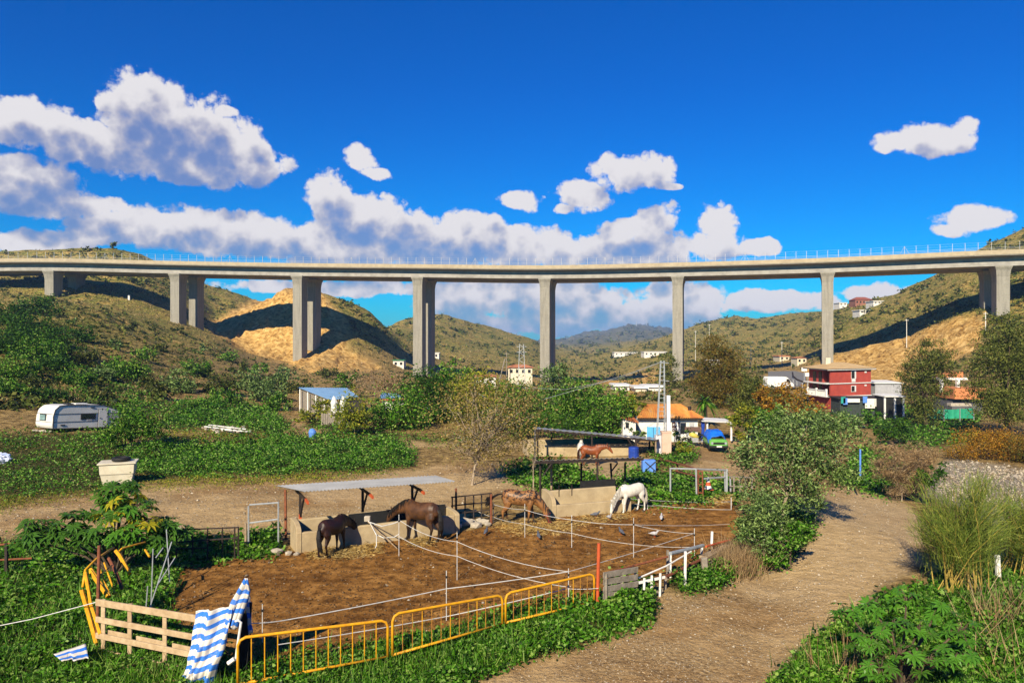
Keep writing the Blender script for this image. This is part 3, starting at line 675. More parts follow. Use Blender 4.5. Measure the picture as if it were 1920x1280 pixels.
# blue drums
BLUEPL = pm('blue_plastic', (.02, .06, .36), (.015, .04, .22), 3, .4, .05)
LBLUE = pm('pale_blue_plastic', (.12, .28, .72), (.08, .2, .55), 3, .5, .05)
def drum(px, py, r, h, m, label):
    b_ = gp(px, py); ob = thing('plastic_drum', label, 'drum', b_)
    prof = [(0, .94), (.06, 1), (.3, 1), (.33, 1.04), (.36, 1), (.64, 1), (.67, 1.04), (.7, 1), (.94, 1), (1, .92)]
    MB().tube([b_ + Vector((0, 0, z * h)) for z, _ in prof], [r * k for _, k in prof], 14).build('body', m, ob, smooth=False)
    MB().tube([b_ + Vector((0, 0, h)), b_ + Vector((0, 0, h + .03))], r * .8, 14).build('lid', m, ob); return ob
drum(1188, 860, .33, .75, BLUEPL, 'dark blue plastic drum under the rear shelter roof end')
cb = gp(1216, 884); ob = thing('water_crate', 'pale blue crate with dark cross braces beside the rear yard rail', 'crate', cb)
MB().box(cb + Vector((0, 0, .35)), (.75, .5, .68)).build('body', LBLUE, ob, bevel=.02)
for s_ in (-1, 1): MB().bar(cb + Vector((-.3 * s_ + .05, -.265, .08)), cb + Vector((.3 * s_ + .05, -.265, .62)), .05, .02, (0, 1, 0)).build('brace', DARKST, ob)
# ------------------------------------------------------------------ gates and rails
def frame_gate(name, label, cat, P, rails, uprights, m, r=.03, posts=None, mp=None):
    ob = thing(name, label, cat, (P[0].x, P[0].y, 0))
    for (a, b) in rails: MB().tube([a, b], r, 6).build('rail', m, ob)
    for (a, b) in uprights: MB().tube([a, b], r, 6).build('upright', m, ob)
    for (a, b) in posts or []: MB().tube([a, b], r * 1.5, 7).build('post', mp or m, ob)
    return ob
gl, gr = gp(331, 1048), gp(447, 1047)
def on(a, b, f, z): p = a.lerp(b, f); return Vector((p.x, p.y, z))
zt = lambda p, y: H + (640 - y) / F * p.y
frame_gate('field_gate', 'low black metal rail gate beside the yellow-leaved castor bush', 'gate', [gl],
  [(on(gl, gr, 0, zt(gl, 993)), on(gl, gr, 1, zt(gr, 988))), (on(gl, gr, 0, zt(gl, 1016)), on(gl, gr, 1, zt(gr, 1008))), (on(gl, gr, 0, zt(gl, 1028)), on(gl, gr, .5, zt(gr, 1026)))],
  [(on(gl, gr, f, .02), on(gl, gr, f, zt(gl, 992) + f * .08)) for f in (.0, .26, .5, .74, .94, 1.0)], DARKST, .028)
ga, gb = gp(466, 1028), gp(522, 1028)
frame_gate('tube_gate', 'pale tubular gate with rusty top rail next to the long trough', 'gate', [ga],
  [(at(468, 946, ga.y), at(521, 942, gb.y)), (at(468, 980, ga.y), at(521, 973, gb.y))], [(ga, at(466, 948, ga.y)), (gb, at(522, 940, gb.y))], GALV, .032,
  [(gp(461, 1028), at(461, 980, gp(461, 1028).y))], WOOD)
# dark rails between the trough and the spotted horse
ra_, rb_ = gp(842, 975), gp(925, 980)
frame_gate('rail_fence', 'dark rusty rail fence behind the rocks left of the spotted horse', 'fence', [ra_],
  [(at(846, 932, ra_.y), at(922, 924, rb_.y)), (at(846, 948, ra_.y), at(922, 940, rb_.y)), (at(846, 962, ra_.y), at(922, 956, rb_.y))],
  [(gp(x, 976 + (x - 842) * .06), at(x, 931 - (x - 846) * .1, gp(x, 976).y)) for x in (848, 856, 872, 888, 903, 919)], DARKST, .03,
  [(gp(855, 975), at(855, 915, gp(855, 975).y)), (gp(921, 982), at(921, 926, gp(921, 982).y))], RUST)
MB_ = None
for (x0, y0, Y0, x1, y1, Y1) in ((800, 952, 31.0, 846, 938, 31.3), (800, 958, 31.0, 846, 946, 31.3)):
    pass
# white gate with cross-bars to the right of the white horse
def gpost(x, yb): return gp(x, yb)
wa, wb, wc = gp(1257, 925), gp(1306, 928), gp(1360, 921)
frame_gate('paddock_gate', 'tall pale tubular gate standing open beyond the white horse', 'gate', [wa],
  [(at(1256, 878, wa.y), at(1306, 879, wb.y)), (at(1306, 879, wb.y), at(1360, 881, wc.y)), (at(1320, 897, wb.y), at(1360, 894, wc.y))],
  [(wa, at(1257, 878, wa.y)), (wb, at(1305, 879, wb.y)), (wc, at(1359, 880, wc.y)), (gp(1363, 922), at(1363, 879, wc.y)), (gp(1370, 921), at(1369, 893, gp(1370, 921).y))], GALV, .045)
rp = gp(1318, 929); ob = thing('ladder_rack', 'rusty orange ladder-like rack beside the tall pale gate', 'rack', rp)
for (a, b, nm) in ((gp(1318, 929), at(1317, 885, rp.y), 'upright'), (gp(1309, 927), at(1309, 880, rp.y), 'upright')): MB().tube([a, b], .04, 6).build(nm, RUST if nm else WOOD, ob)
for y in (883, 891, 907, 923): MB().tube([at(1309, y, rp.y), at(1318, y + 1, rp.y)], .03, 6).build('rung', RUST, ob)
rr = gp(1236, 878); ob = thing('pipe_rail', 'long rusty pipe rail sloping towards the tall pale gate', 'rail', rr)
MB().tube([at(1232, 858, 47), at(1312, 880, 38.5)], .05, 6).build('rail', RUST, ob); MB().tube([at(1240, 876, 46), at(1312, 894, 38.5)], .045, 6).build('rail', RUST, ob)
for (x, y, Y) in ((1270, 869, 43), (1234, 860, 46.6)): p = at(x, y, Y); MB().tube([(p.x, p.y, 0), p], .05, 6).build('post', RUST, ob)
# traffic cone
cn = gp(1328, 917); ob = thing('traffic_cone', 'red and white striped traffic cone by the tall pale gate', 'cone', cn); hh = .62
for k, (z0, z1, m) in enumerate(((.03, .2, WHITEP), (.2, .38, REDP), (.38, .62, WHITEP))):
    MB().tube([cn + Vector((0, 0, z0)), cn + Vector((0, 0, z1))], [.19 * (1 - z0 / .75), .19 * (1 - z1 / .75)], 12).build('band', m, ob)
MB().box(cn + Vector((0, 0, .015)), (.44, .44, .03)).build('base', REDP, ob)
# white ladder-like fence left of the oleander
wl = gp(1395, 920); ob = thing('slat_fence', 'broken white wooden fence half hidden by the grey-leaved tree', 'fence', wl)
for x in (1376, 1387, 1398, 1410): b_ = gp(x, 922); MB().bar(b_, at(x, 893, b_.y), .08, .03).build('slat', WOODG, ob)
MB().bar(at(1368, 893, gp(1368, 922).y), at(1416, 895, gp(1416, 922).y), .07, .05).build('rail', WOODG, ob); MB().bar(at(1368, 911, gp(1368, 922).y), at(1416, 912, gp(1416, 922).y), .07, .05).build('rail', WOODG, ob)
RUSTY = pm('rusted_yellow_paint', (.52, .26, .03), (.22, .085, .025), 12, .7, .4, 40)
# ------------------------------------------------------------------ yellow crowd barriers
def barrier(label, a, b, ha, hb, nb=12, rusty=0, group='yellow crowd barriers along the paddock', za=.16):
    a, b = Vector(a), Vector(b); ob = thing('crowd_barrier', label, 'barrier', a, 0, group)
    A_, B_ = a + Vector((0, 0, ha)), b + Vector((0, 0, hb)); d = (b - a).normalized(); c = .16
    pts = [a + Vector((0, 0, za)), a + Vector((0, 0, ha - c)), A_ + d * c * .3 - Vector((0, 0, c * .3)), A_ + d * c, B_ - d * c, B_ - d * c * .3 - Vector((0, 0, c * .3)), b + Vector((0, 0, hb - c)), b + Vector((0, 0, za))]
    MB().tube(pts, .033, 8).build('frame', YELP, ob, smooth=True)
    MB().tube([a + Vector((0, 0, za)), b + Vector((0, 0, za))], .03, 8).build('bottom_rail', YELP, ob, smooth=True)
    for k in range(1, nb + 1):
        f = k / (nb + 1); p = a.lerp(b, f); MB().tube([p + Vector((0, 0, za)), p + Vector((0, 0, ha + (hb - ha) * f - .01))], .0125 - .002 * rusty, 5).build('bar', RUSTY if rusty and (k * 7) % 3 else YELP, ob)
    n_ = Vector((-d.y, d.x, 0))
    for q in (a + d * .05, b - d * .05): MB().bar(q - n_ * .3 + Vector((0, 0, .02)), q + n_ * .3 + Vector((0, 0, .02)), .045, .03).build('foot', YELP, ob)
    return ob
barrier('nearest yellow barrier, left end beside the striped tarp', gp(446, 1296), gp(727, 1243), 1.14, 1.02, 11)
barrier('middle yellow barrier of the row along the paddock front', gp(736, 1240), gp(942, 1180), 1.10, .92, 11, 1)
barrier('yellow barrier at the right of the row, ending at the red post', gp(948, 1178), gp(1114, 1138), .92, .96, 11, 1)
# collapsed barriers on the left
bl = gp(190, 1200); ob = thing('crowd_barrier', 'bent yellow barrier lying twisted behind the pallet gate', 'barrier', bl, 0, 'yellow crowd barriers along the paddock')
MB().tube([at(155, 1100, 18.6), at(160, 1068, 18.9), at(180, 1048, 19.6), at(213, 1026, 20.4)], .03, 7).build('frame', YELP, ob, smooth=True)
MB().tube([at(153, 1105, 18.5), at(166, 1150, 18.4), at(181, 1205, 18.2)], .055, 7).build('frame', YELP, ob); MB().tube([at(160, 1072, 18.8), at(170, 1130, 18.5), at(188, 1188, 18.1)], .045, 7).build('frame', YELP, ob)
MB().tube([at(169, 1070, 19), at(186, 1095, 18.8), at(202, 1118, 18.6)], .05, 7).build('bar', YELP, ob)
ob = thing('crowd_barrier', 'rusted yellow barrier with thin bars leaning in the weeds under the castor bush', 'barrier', gp(215, 1110), 0, 'yellow crowd barriers along the paddock')
MB().tube([at(170, 1066, 19.6), at(200, 1110, 19.2), at(206, 1118, 19.1)], .05, 7).build('frame', YELP, ob)
MB().tube([at(204, 1046, 20.4), at(219, 1076, 20), at(229, 1104, 19.8)], .045, 7).build('frame', RUST, ob)
for x0, y0, x1, y1 in ((187, 1066, 207, 1117), (195, 1054, 216, 1112)): MB().tube([at(x0, y0, 20), at(x1, y1, 19.5)], .02, 6).build('bar', YELP, ob)
for x0, y0, x1, y1 in ((186, 1079, 211, 1058), (193, 1096, 217, 1074), (205, 1107, 223, 1090)): MB().tube([at(x0, y0, 19.7), at(x1, y1, 19.9)], .014, 5).build('cross_bar', DARKST, ob)
ob = thing('crowd_barrier', 'loose yellow barrier frame hanging in the castor bush', 'barrier', gp(240, 1090), 0, 'yellow crowd barriers along the paddock')
MB().tube([at(217, 1032, 21), at(225, 1042, 20.9), at(243, 1075, 20.6)], .055, 7).build('frame', YELP, ob); MB().tube([at(222, 1034, 21), at(228, 1028, 21.1), at(256, 1020, 21.6), at(272, 1016, 22)], .025, 6).build('frame', YELP, ob)
MB().tube([at(272, 1030, 21.8), at(280, 1043, 21.5)], .03, 6).build('bar', YELP, ob)
b_ = gp(182, 1215); tag(MB().tube([b_, at(186, 1022, b_.y + .3)], [.045, .04], 8).build('steel_post', RUST, origin=b_), 'tall rusty red steel post at the left end of the pallet gate', 'post')
b_ = gp(1120, 1136); tag(MB().tube([b_, at(1123, 1018, b_.y)], [.05, .05], 8).build('steel_post', REDP, origin=b_), 'tall orange-red post between the yellow barriers and the pallet', 'post')
# white canes tied together
ob = thing('cane_tripod', 'bundle of thin white canes tied together behind the pallet gate', 'canes', gp(278, 1130))
for x0, y0, x1, y1, Y0, Y1 in ((277, 1150, 322, 1015, 20, 20.8), (283, 1140, 287, 1028, 20.2, 20.4), (318, 1090, 312, 992, 21, 21.4), (273, 1150, 277, 1098, 19.6, 19.6), (296, 1095, 328, 1045, 20.6, 21.3), (292, 1045, 306, 1026, 20.8, 21)):
    MB().tube([at(x0, y0, Y0), at(x1, y1, Y1)], .016, 5).build('cane', GALV, ob)
# ------------------------------------------------------------------ pallet gate and striped tarp
pg = thing('pallet_gate', 'pale wooden lattice gate of pallet boards half covered by striped tarp', 'gate', gp(260, 1235))
La, Lb = 18.15, 16.9
def gq(f, yl, yr): x = 180 + f * (392 - 180); Yd = La + (Lb - La) * f; return at(x, yl + (yr - yl) * f, Yd)
for yl, yr in ((1128, 1163), (1160, 1199), (1190, 1233), (1219, 1266)):
    mb = MB(); mb.bar(gq(0, yl, yr), gq(1, yl, yr), .045, .135 if yl > 1130 else .16); mb.build('board', WOODP, pg, bevel=.006)
for yl, yr in ((1186, 1230),):
    for f0, f1 in ((.06, .26), (.32, .58), (.64, .9)): mb = MB(); mb.bar(gq(f0, yl, yr) + Vector((.03, .14, 0)), gq(f1, yl, yr) + Vector((.03, .14, 0)), .03, .12); mb.build('board', WOODP, pg, bevel=.005)
for f in (.055, .29, .60, .9):
    a, b = gq(f, 1122, 1158), gq(f, 1226, 1274); MB().bar(a + Vector((0, .05, 0)), b + Vector((0, .05, 0)), .1, .045, (0, 1, 0)).build('upright', WOODP, pg, bevel=.005)
t = NT('striped_tarp'); uvn = t.n('ShaderNodeUVMap'); sx = t.n('ShaderNodeSeparateXYZ'); t.l(uvn.outputs[0], sx.inputs[0])
fr = t.math('FRACT', t.math('ADD', sx.outputs[1], t.math('MULTIPLY', t.noise(uvn.outputs[0], 1.3, 2), .12)))
st = t.ramp(fr, [(.0, (.62, .58, .52)), (.53, (.62, .58, .52)), (.56, (.03, .17, .62)), (1.0, (.03, .17, .62))])
t.col(t.mix(t.ramp(t.noise(t.coord('Object'), 9, 5), [(.5, 0.), (.75, .35)]), st, (.45, .40, .33))); t.rough(.75); TARP = t.m
for nd in t.t.nodes:
    if nd.type == 'VALTORGB' and len(nd.color_ramp.elements) == 4: nd.color_ramp.interpolation = 'LINEAR'
def cloth(name, left, right, rows, cols, v0, v1, fold, parent=None, seed=0, thick=.012):
    def cv(P, f):
        x = f * (len(P) - 1); i = min(int(x), len(P) - 2); return P[i].lerp(P[i + 1], x - i)
    me = bpy.data.meshes.new(name); vs = []; fs = []; uv = []
    for r in range(rows + 1):
        f = r / rows; a, b = cv(left, f), cv(right, f); nrm = (b - a).cross(Vector((0, 0, -1))).normalized()
        for c in range(cols + 1):
            g = c / cols; p = a.lerp(b, g)
            w = math.sin(g * 11 + seed + f * 1.6) * .6 + math.sin(g * 23 + f * 3 + seed) * .3 + math.sin(f * 17 + g * 5) * .18 + math.sin(g * 47 + f * 9 + seed) * .14 - 1.1 * math.exp(-((g - .47 - .08 * math.sin(f * 3)) / .075) ** 2)
            vs.append(p + nrm * fold * w * (.35 + .65 * f)); uv.append((g, v0 + (v1 - v0) * (f + .018 * math.sin(g * 9 + seed) * (1 if cols > 10 else .3))))
    for r in range(rows):
        for c in range(cols): q = r * (cols + 1) + c; fs.append((q, q + 1, q + cols + 2, q + cols + 1))
    me.from_pydata(vs, [], fs); l = me.uv_layers.new(name='UVMap')
    for lp in me.loops: l.data[lp.index].uv = uv[lp.vertex_index]
    me.polygons.foreach_set('use_smooth', [True] * len(fs)); me.update()
    return me
tp = thing('striped_tarp', 'blue and white striped tarp draped over the gate and rising to a point', 'tarp', gp(395, 1275))
def addcloth(nm, L, R, rows, cols, v0, v1, fold, seed):
    me = cloth(nm, L, R, rows, cols, v0, v1, fold, seed=seed); me.materials.append(TARP)
    for v in me.vertices: v.co -= tp.location
    o = link(nm, me, None, tp); s_ = o.modifiers.new('thickness', 'SOLIDIFY'); s_.thickness = .01
addcloth('front_drape', [at(367, 1145, 16.75), at(357, 1195, 16.62), at(346, 1240, 16.5), at(333, 1280, 16.4)], [at(440, 1136, 16.55), at(434, 1175, 16.42), at(420, 1225, 16.3), at(396, 1286, 16.2)], 52, 40, 0.2, 7.2, .21, 0)
addcloth('peak', [at(460, 1083, 16.6), at(447, 1104, 16.55), at(432, 1130, 16.5), at(425, 1150, 16.45), at(420, 1175, 16.4)], [at(464, 1083, 16.62), at(469, 1108, 16.66), at(466, 1124, 16.62), at(456, 1150, 16.55), at(444, 1180, 16.45)], 28, 12, .35, 5.2, .06, 2)
addcloth('rear_drape', [at(455, 1120, 16.9), at(462, 1150, 16.9), at(466, 1190, 16.85)], [at(469, 1118, 17.0), at(471, 1150, 17.0), at(470, 1182, 16.95)], 16, 6, .0, 3.2, .04, 4)
tyb = gp(440, 1275); sk = thing('leaning_boards', 'dark boards propped under the peak of the striped tarp', 'boards', tyb)
MB().bar(at(450, 1285, 16.95), at(462, 1128, 17.0), .26, .05, (0, 1, .2)).build('board', BLACKR, sk); MB().bar(at(464, 1262, 17.15), at(466, 1135, 17.15), .12, .04, (0, 1, 0)).build('board', DARKST, sk)
MB().tube([at(441, 1164, 16.3), at(447, 1162, 16.3), at(452, 1166, 16.32), at(446, 1205, 16.3), at(442, 1238, 16.25)], .028, 7).build('bent_pipe', WHITEP, sk)
MB().tube([at(428, 1243, 16.2), at(440, 1234, 16.2)], .05, 7).build('pipe_end', WHITEP, sk)
me = cloth('tarp_scrap', [gp(100, 1246) + Vector((0, 0, .25)), gp(118, 1262) + Vector((0, 0, .3))], [gp(160, 1238) + Vector((0, 0, .4)), gp(166, 1258) + Vector((0, 0, .28))], 12, 14, 0, 2.2, .07, seed=3); me.materials.append(TARP)
o = link('tarp_scrap', me); o.modifiers.new('thickness', 'SOLIDIFY').thickness = .008; tag(o, 'torn scrap of blue and white striped tarp lying in the weeds', 'tarp')
# ------------------------------------------------------------------ pallet, ladder, boards at the right of the row
pt = thing('wood_pallet', 'grey slatted pallet standing upright beside the orange-red post', 'pallet', gp(1160, 1132))
pa, pb = gp(1131, 1140), gp(1196, 1121); dz = [(1078, 1067), (1091, 1081), (1105, 1094), (1117, 1108), (1130, 1121)]
for k, (yl, yr) in enumerate(dz):
    MB().bar(at(1131, yl, pa.y), at(1196, yr, pb.y), .025, .17).build('board', WOODG, pt, bevel=.005)
for x, Yd, y0, y1 in ((1136, pa.y, 1072, 1140), (1165, (pa.y + pb.y) / 2, 1068, 1130), (1192, pb.y, 1062, 1120)): MB().bar(at(x, y1, Yd) + Vector((0, .06, 0)), at(x, y0 + 3, Yd) + Vector((0, .06, 0)), .08, .08, (0, 1, 0)).build('bearer', WOODG, pt)
pf = thing('picket_fence_piece', 'small whitish picket panel leaning right of the grey pallet', 'fence', gp(1220, 1122))
for x, yt, yb in ((1207, 1083, 1118), (1221, 1078, 1130), (1237, 1074, 1126)): Yd = gp(1220, 1122).y - (x - 1220) * -.012; MB().bar(at(x, yb, Yd), at(x + 1, yt, Yd), .06, .03, (0, 1, 0)).build('picket', WHITEP, pf)
for (x0, y0, x1, y1) in ((1197, 1092, 1247, 1081), (1207, 1117, 1243, 1106)): MB().bar(at(x0, y0, 21.9), at(x1, y1, 22.15), .04, .07).build('rail', WHITEP if y0 < 1100 else WOODG, pf)
rf = thing('pipe_fence', 'improvised fence of grey and rusty pipes on pale wooden stakes', 'fence', gp(1280, 1095))
MB().tube([at(1257, 1037, 23.2), at(1300, 1027, 24.4), at(1318, 1022, 25)], .06, 8).build('grey_pipe', GALV, rf); MB().tube([at(1246, 1082, 22.6), at(1285, 1063, 23.7), at(1315, 1048, 24.8)], .05, 8).build('rusty_pipe', RUST, rf)
MB().tube([at(1324, 1024, 25), at(1345, 1018, 25.8), at(1368, 1012, 26.6)], .035, 7).build('red_rail', REDP, rf)
MB().tube([at(1143, 1072, 21.5), at(1188, 1060, 22.5), at(1252, 1043, 23.2)], .035, 7).build('rusty_rail', RUST, rf)
for x, yt, yb, m in ((1252, 1031, 1085, WOODG), (1257, 1038, 1082, WHITEP), (1285, 1033, 1099, WHITEP), (1316, 1024, 1050, WHITEP), (1335, 996, 1019, WHITEP), (1248, 1080, 1104, WOODG)): Yd = F * H / (max(yb, 1052) - 640) ; MB().bar(at(x - 1, yb, Yd), at(x, yt, Yd), .07, .07, (0, 1, 0)).build('stake', m, rf)
MB().tube([at(1197, 1083, 22.2), at(1250, 1060, 23), at(1296, 1033, 24.2)], .025, 6).build('white_pipe', WHITEP, rf)
MB().tube([at(1270, 1100, 22.9), at(1288, 1092, 23.2)], .025, 6).build('white_pipe', WHITEP, rf)
bb = thing('timber_box', 'weathered timber baulks stacked in dry straw at the paddock corner', 'timber', gp(1340, 1065))
MB().bar(at(1318, 1048, 24.8), at(1362, 1025, 26.3), .3, .2).build('beam', WOOD, bb, bevel=.02); MB().bar(at(1316, 1068, 24.5), at(1352, 1046, 25.8), .12, .3).build('beam', WOODG, bb, bevel=.02)
MB().bar(at(1320, 1045, 24.3), at(1322, 1072, 24.3), .2, .14, (0, 1, 0)).build('beam', WOODG, bb, bevel=.02)
# ------------------------------------------------------------------ electric fence
EP = {}
def epost(ob, key, x, yt, yb, r=.011):
    b_ = gp(x, yb); EP[key] = b_.y; MB().tube([b_, at(x, yt, b_.y)], r, 6).build('post', TAPE, ob); p = at(x, yt + 14, b_.y); MB().tube([p, p + Vector((0, 0, .06))], .03, 6).build('insulator', BLACKR, ob)
ef = thing('electric_fence', 'white tape electric fence strung on thin posts across the paddock', 'fence', gp(1000, 1080))
for k, x, yt, yb in (('a', 748, 964, 1043), ('b', 857, 998, 1088), ('c', 1066, 1065, 1140), ('d', 837, 1069, 1164), ('e', 984, 944, 1008), ('f', 1072, 965, 1027), ('g', 1188, 970, 1045), ('h', 1302, 990, 1042), ('i', 925, 940, 980), ('j', 492, 1132, 1205), ('k', 1335, 995, 1030), ('l', 888, 938, 972)):
    epost(ef, k, x, yt, yb)
def tape(ob, *pts, sag=.06, r=.008):
    P = [at(x, y, EP[d] if isinstance(d, str) else d) for x, y, d in pts]; out = []
    for a, b in zip(P, P[1:]):
        n = 8
        for i in range(n): f = i / n; q = a.lerp(b, f); q.z -= sag * 4 * f * (1 - f); out.append(q)
    out.append(P[-1]); MB().tube(out, r, 5).build('tape', TAPE, ob)
tape(ef, (751, 976, 'a'), (857, 1015, 'b'), (1066, 1071, 'c'), sag=.14); tape(ef, (748, 1005, 'a'), (857, 1042, 'b'), (1066, 1100, 'c'), sag=.12)
tape(ef, (1066, 1071, 'c'), (1302, 999, 'h'), sag=.03); tape(ef, (1066, 1071, 'c'), (837, 1103, 'd'), (540, 1161, 17.6), (467, 1168, 16.9), sag=.02, r=.011)
tape(ef, (1066, 1102, 'c'), (837, 1155, 'd'), (520, 1208, 17.4), sag=.02, r=.011); tape(ef, (1066, 1103, 'c'), (1122, 1102, 21.0), sag=.02)
tape(ef, (925, 945, 'i'), (984, 955, 'e'), (1072, 974, 'f'), (1188, 983, 'g'), (1368, 982, 30.5), sag=.05); tape(ef, (888, 954, 'l'), (925, 969, 'i'), (984, 982, 'e'), (1072, 999, 'f'), (1188, 1020, 'g'), (1302, 1025, 'h'), sag=.04)
tape(ef, (1188, 983, 'g'), (1302, 1000, 'h'), sag=.06)
ef2 = thing('electric_fence', 'far white fence tapes stretched behind the white horse', 'fence', gp(1290, 945))
tape(ef2, (1130, 925, 34), (1214, 937, 34.5), (1370, 940, 34.8), sag=.05); tape(ef2, (1190, 944, 33), (1234, 947, 33.5), (1372, 955, 33), sag=.05)
for x in (1214, 1371): b_ = gp(x, 955); MB().tube([b_, at(x, 932, b_.y)], .017, 5).build('post', TAPE, ef2)
rp_ = thing('tangled_rope', 'slack white ropes looped from the long trough to the fence post', 'rope', W1(4, 0, 0))
for P in ([(690, 975, 27.4), (700, 990, 27.3), (706, 1002, 27.2), (720, 1008, 27), (740, 1006, 26.2), (748, 1001, 26.1)], [(692, 978, 27.4), (716, 986, 27), (738, 981, 26.4), (750, 976, 26.1)], [(694, 980, 27.3), (706, 1003, 27.0), (706, 1022, 26.9), (702, 1030, 26.8)], [(690, 978, 27.4), (725, 1010, 26.6), (745, 1028, 26.3)]):
    MB().tube([at(*p) for p in P], .018, 5).build('rope', TAPE if P[-1][1] != 1028 else WOOD, rp_)
MB().box(at(689, 972, 27.5), (.22, .16, .2)).build('block', STONE, rp_, bevel=.02)
cl = thing('wire_line', 'thin white wire running from the left edge to the pallet gate', 'wire', gp(80, 1200))
MB().tube([at(-40, 1180, 18.5), at(60, 1160, 18.4), at(155, 1135, 18.3), at(185, 1127, 18.2)], .012, 5).build('wire', TAPE, cl)
# left edge rail
le = thing('rail_fence', 'rusty low rail with dark stakes at the left edge below the castor bush', 'fence', gp(10, 1075))
MB().tube([at(-60, 1027, 24), at(35, 1017, 24)], .035, 6).build('rail', RUST, le); MB().tube([at(-60, 1052, 24), at(60, 1046, 24)], .03, 6).build('rail', RUST, le)
for x in (12, -40): b_ = gp(x, 1078); MB().bar(b_, at(x, 1018, b_.y), .08).build('stake', DARKST, le)

# ------------------------------------------------------------------ caravan
CARV = pm('caravan_white', (.74, .72, .66), (.62, .60, .55), 1.2, .45, .05)
CARG = pm('caravan_trim', (.05, .05, .055), (.03, .03, .03), 3, .5, 0)
C0 = at(97, 812, 54.0); sdir = V2(.5, .866).normalized(); edir = V2(-.866, .5)
cv = thing('caravan', 'old white touring caravan tilted on the weedy bank', 'caravan', C0, math.atan2(sdir.y, sdir.x), tilt=(0, math.radians(3.2)))
# local x along the side (right, away), local y to the left end side
Lc, Wc, Hc = 5.3, 2.15, 1.95
side = [(0.10, .30), (Lc - .35, .22), (Lc - .1, .85), (Lc + .05, 1.42), (Lc - 1.5, Hc + .02), (1.0, Hc + .06), (.45, Hc), (.12, Hc - .28), (-.02, 1.2), (-.06, .55)]
bd = MB().prism([(x, 0, z) for x, z in side], (0, Wc, 0)).build('body', CARV, cv, world=False, bevel=.06)
def cbox(nm, m, c, d, par=cv): return MB().box(c, d).build(nm, m, par, world=False, bevel=.012)
for z in (.78, 1.36): cbox('trim_strip', CARG, (Lc / 2, -.012, z), (Lc - .2, .02, .035)); cbox('trim_strip', CARG, (-.05 if z < 1 else .0, Wc / 2, z), (.04, Wc - .1, .03))
MB().tube([(.06, -.012, .32), (.05, -.012, 1.2), (.16, -.012, Hc - .28), (.46, -.012, Hc), (1.0, -.012, Hc + .05), (Lc - 1.5, -.012, Hc + .01), (Lc + .05, -.012, 1.42)], .035, 6).build('edge_trim', CARG, cv, world=False)
w = cbox('window', CARG, (2.6, -.014, 1.14), (1.15, .03, .46)); w2 = MB().box((2.6, -.034, 1.14), (.98, .02, .34)).build('pane', GLASSD, w, world=False)
d = cbox('door', CARV, (3.75, -.02, .98), (.72, .04, 1.36)); MB().box((3.52, -.05, .98), (.1, .03, .05)).build('handle', CARG, d, world=False)
for a, b in (((3.37, -.022, .3), (3.37, -.022, 1.68)), ((4.13, -.022, .3), (4.13, -.022, 1.68)), ((3.37, -.022, 1.68), (4.13, -.022, 1.68))): MB().bar(a, b, .025).build('seam', CARG, d, world=False)
w = cbox('window', CARG, (4.68, -.014, 1.08), (.8, .03, .55)); MB().box((4.68, -.034, 1.08), (.7, .02, .46)).build('pane', pm('curtained_pane', (.42, .42, .42), (.25, .25, .25), 6, .3, 0), w, world=False)
w = MB().box((-.055, Wc * .55, 1.1), (.03, .82, .48)).build('window', CARG, cv, world=False); MB().box((-.08, Wc * .55, 1.1), (.02, .72, .38)).build('pane', pm('greenish_pane', (.22, .34, .34), (.12, .2, .2), 3, .15, 0), w, world=False)
cbox('vent', CARG, (.75, -.02, .55), (.34, .03, .09)); cbox('vent', CARG, (2.9, -.02, 1.8), (.3, .04, .08)); cbox('roof_hatch', CARV, (2.4, .9, Hc + .11), (.9, .6, .1)); cbox('roof_hatch', CARG, (1.6, .9, Hc + .1), (.5, .5, .08))
cbox('service_flap', pm('flap_grey', (.45, .45, .45)), (2.7, -.015, .86), (.4, .03, .16))
for y in (.25, Wc - .25): MB().tube([(3.3, y - .1, .2), (3.3, y + .1, .2)], .33, 14).build('wheel', BLACKR, cv, world=False)
for k in range(9):
    p = at(62 + k * 4.2, 806 + random.uniform(-2, 3), 54.4); o = link('loose_brick', ROCKS[k % 5], None, None, p, (0, 0, k), random.uniform(.25, .5)); o.location.z = th1(p.x, p.y) + .1
    tag(o, 'small pale rubble stone under the left end of the caravan', 'stone', 'rubble under the caravan')
# cream tub with a black tyre on its rim
CREAM = pm('cream_plastic', (.66, .60, .45), (.54, .48, .35), 2, .5, .05)
tb = gp(222, 908); tu = thing('feed_tub', 'cream plastic tub standing on the gravel track edge', 'tub', tb, .35)
vs = []
for z, k in ((0, .78), (.62, .93), (.64, .96), (1.14, 1.0), (1.15, 1.1), (1.22, 1.1)):
    vs += [(a * .82 * k, b * .62 * k, z) for a, b in ((-1, -1), (1, -1), (1, 1), (-1, 1))]
fs = [(r * 4 + j, r * 4 + (j + 1) % 4, r * 4 + 4 + (j + 1) % 4, r * 4 + 4 + j) for r in range(5) for j in range(4)] + [(3, 2, 1, 0), (20, 21, 22, 23)]
MB().add(vs, fs).build('body', CREAM, tu, world=False, bevel=.015)
MB().box((0, 0, .63), (1.55, 1.18, .03)).build('rim_line', pm('tub_seam', (.3, .27, .2)), tu, world=False)
ty = MB(); R_, r_ = .36, .11; n_, k_ = 20, 8
tv = [((R_ + r_ * math.cos(b * 2 * math.pi / k_)) * math.cos(a * 2 * math.pi / n_), (R_ + r_ * math.cos(b * 2 * math.pi / k_)) * math.sin(a * 2 * math.pi / n_), r_ * math.sin(b * 2 * math.pi / k_)) for a in range(n_) for b in range(k_)]
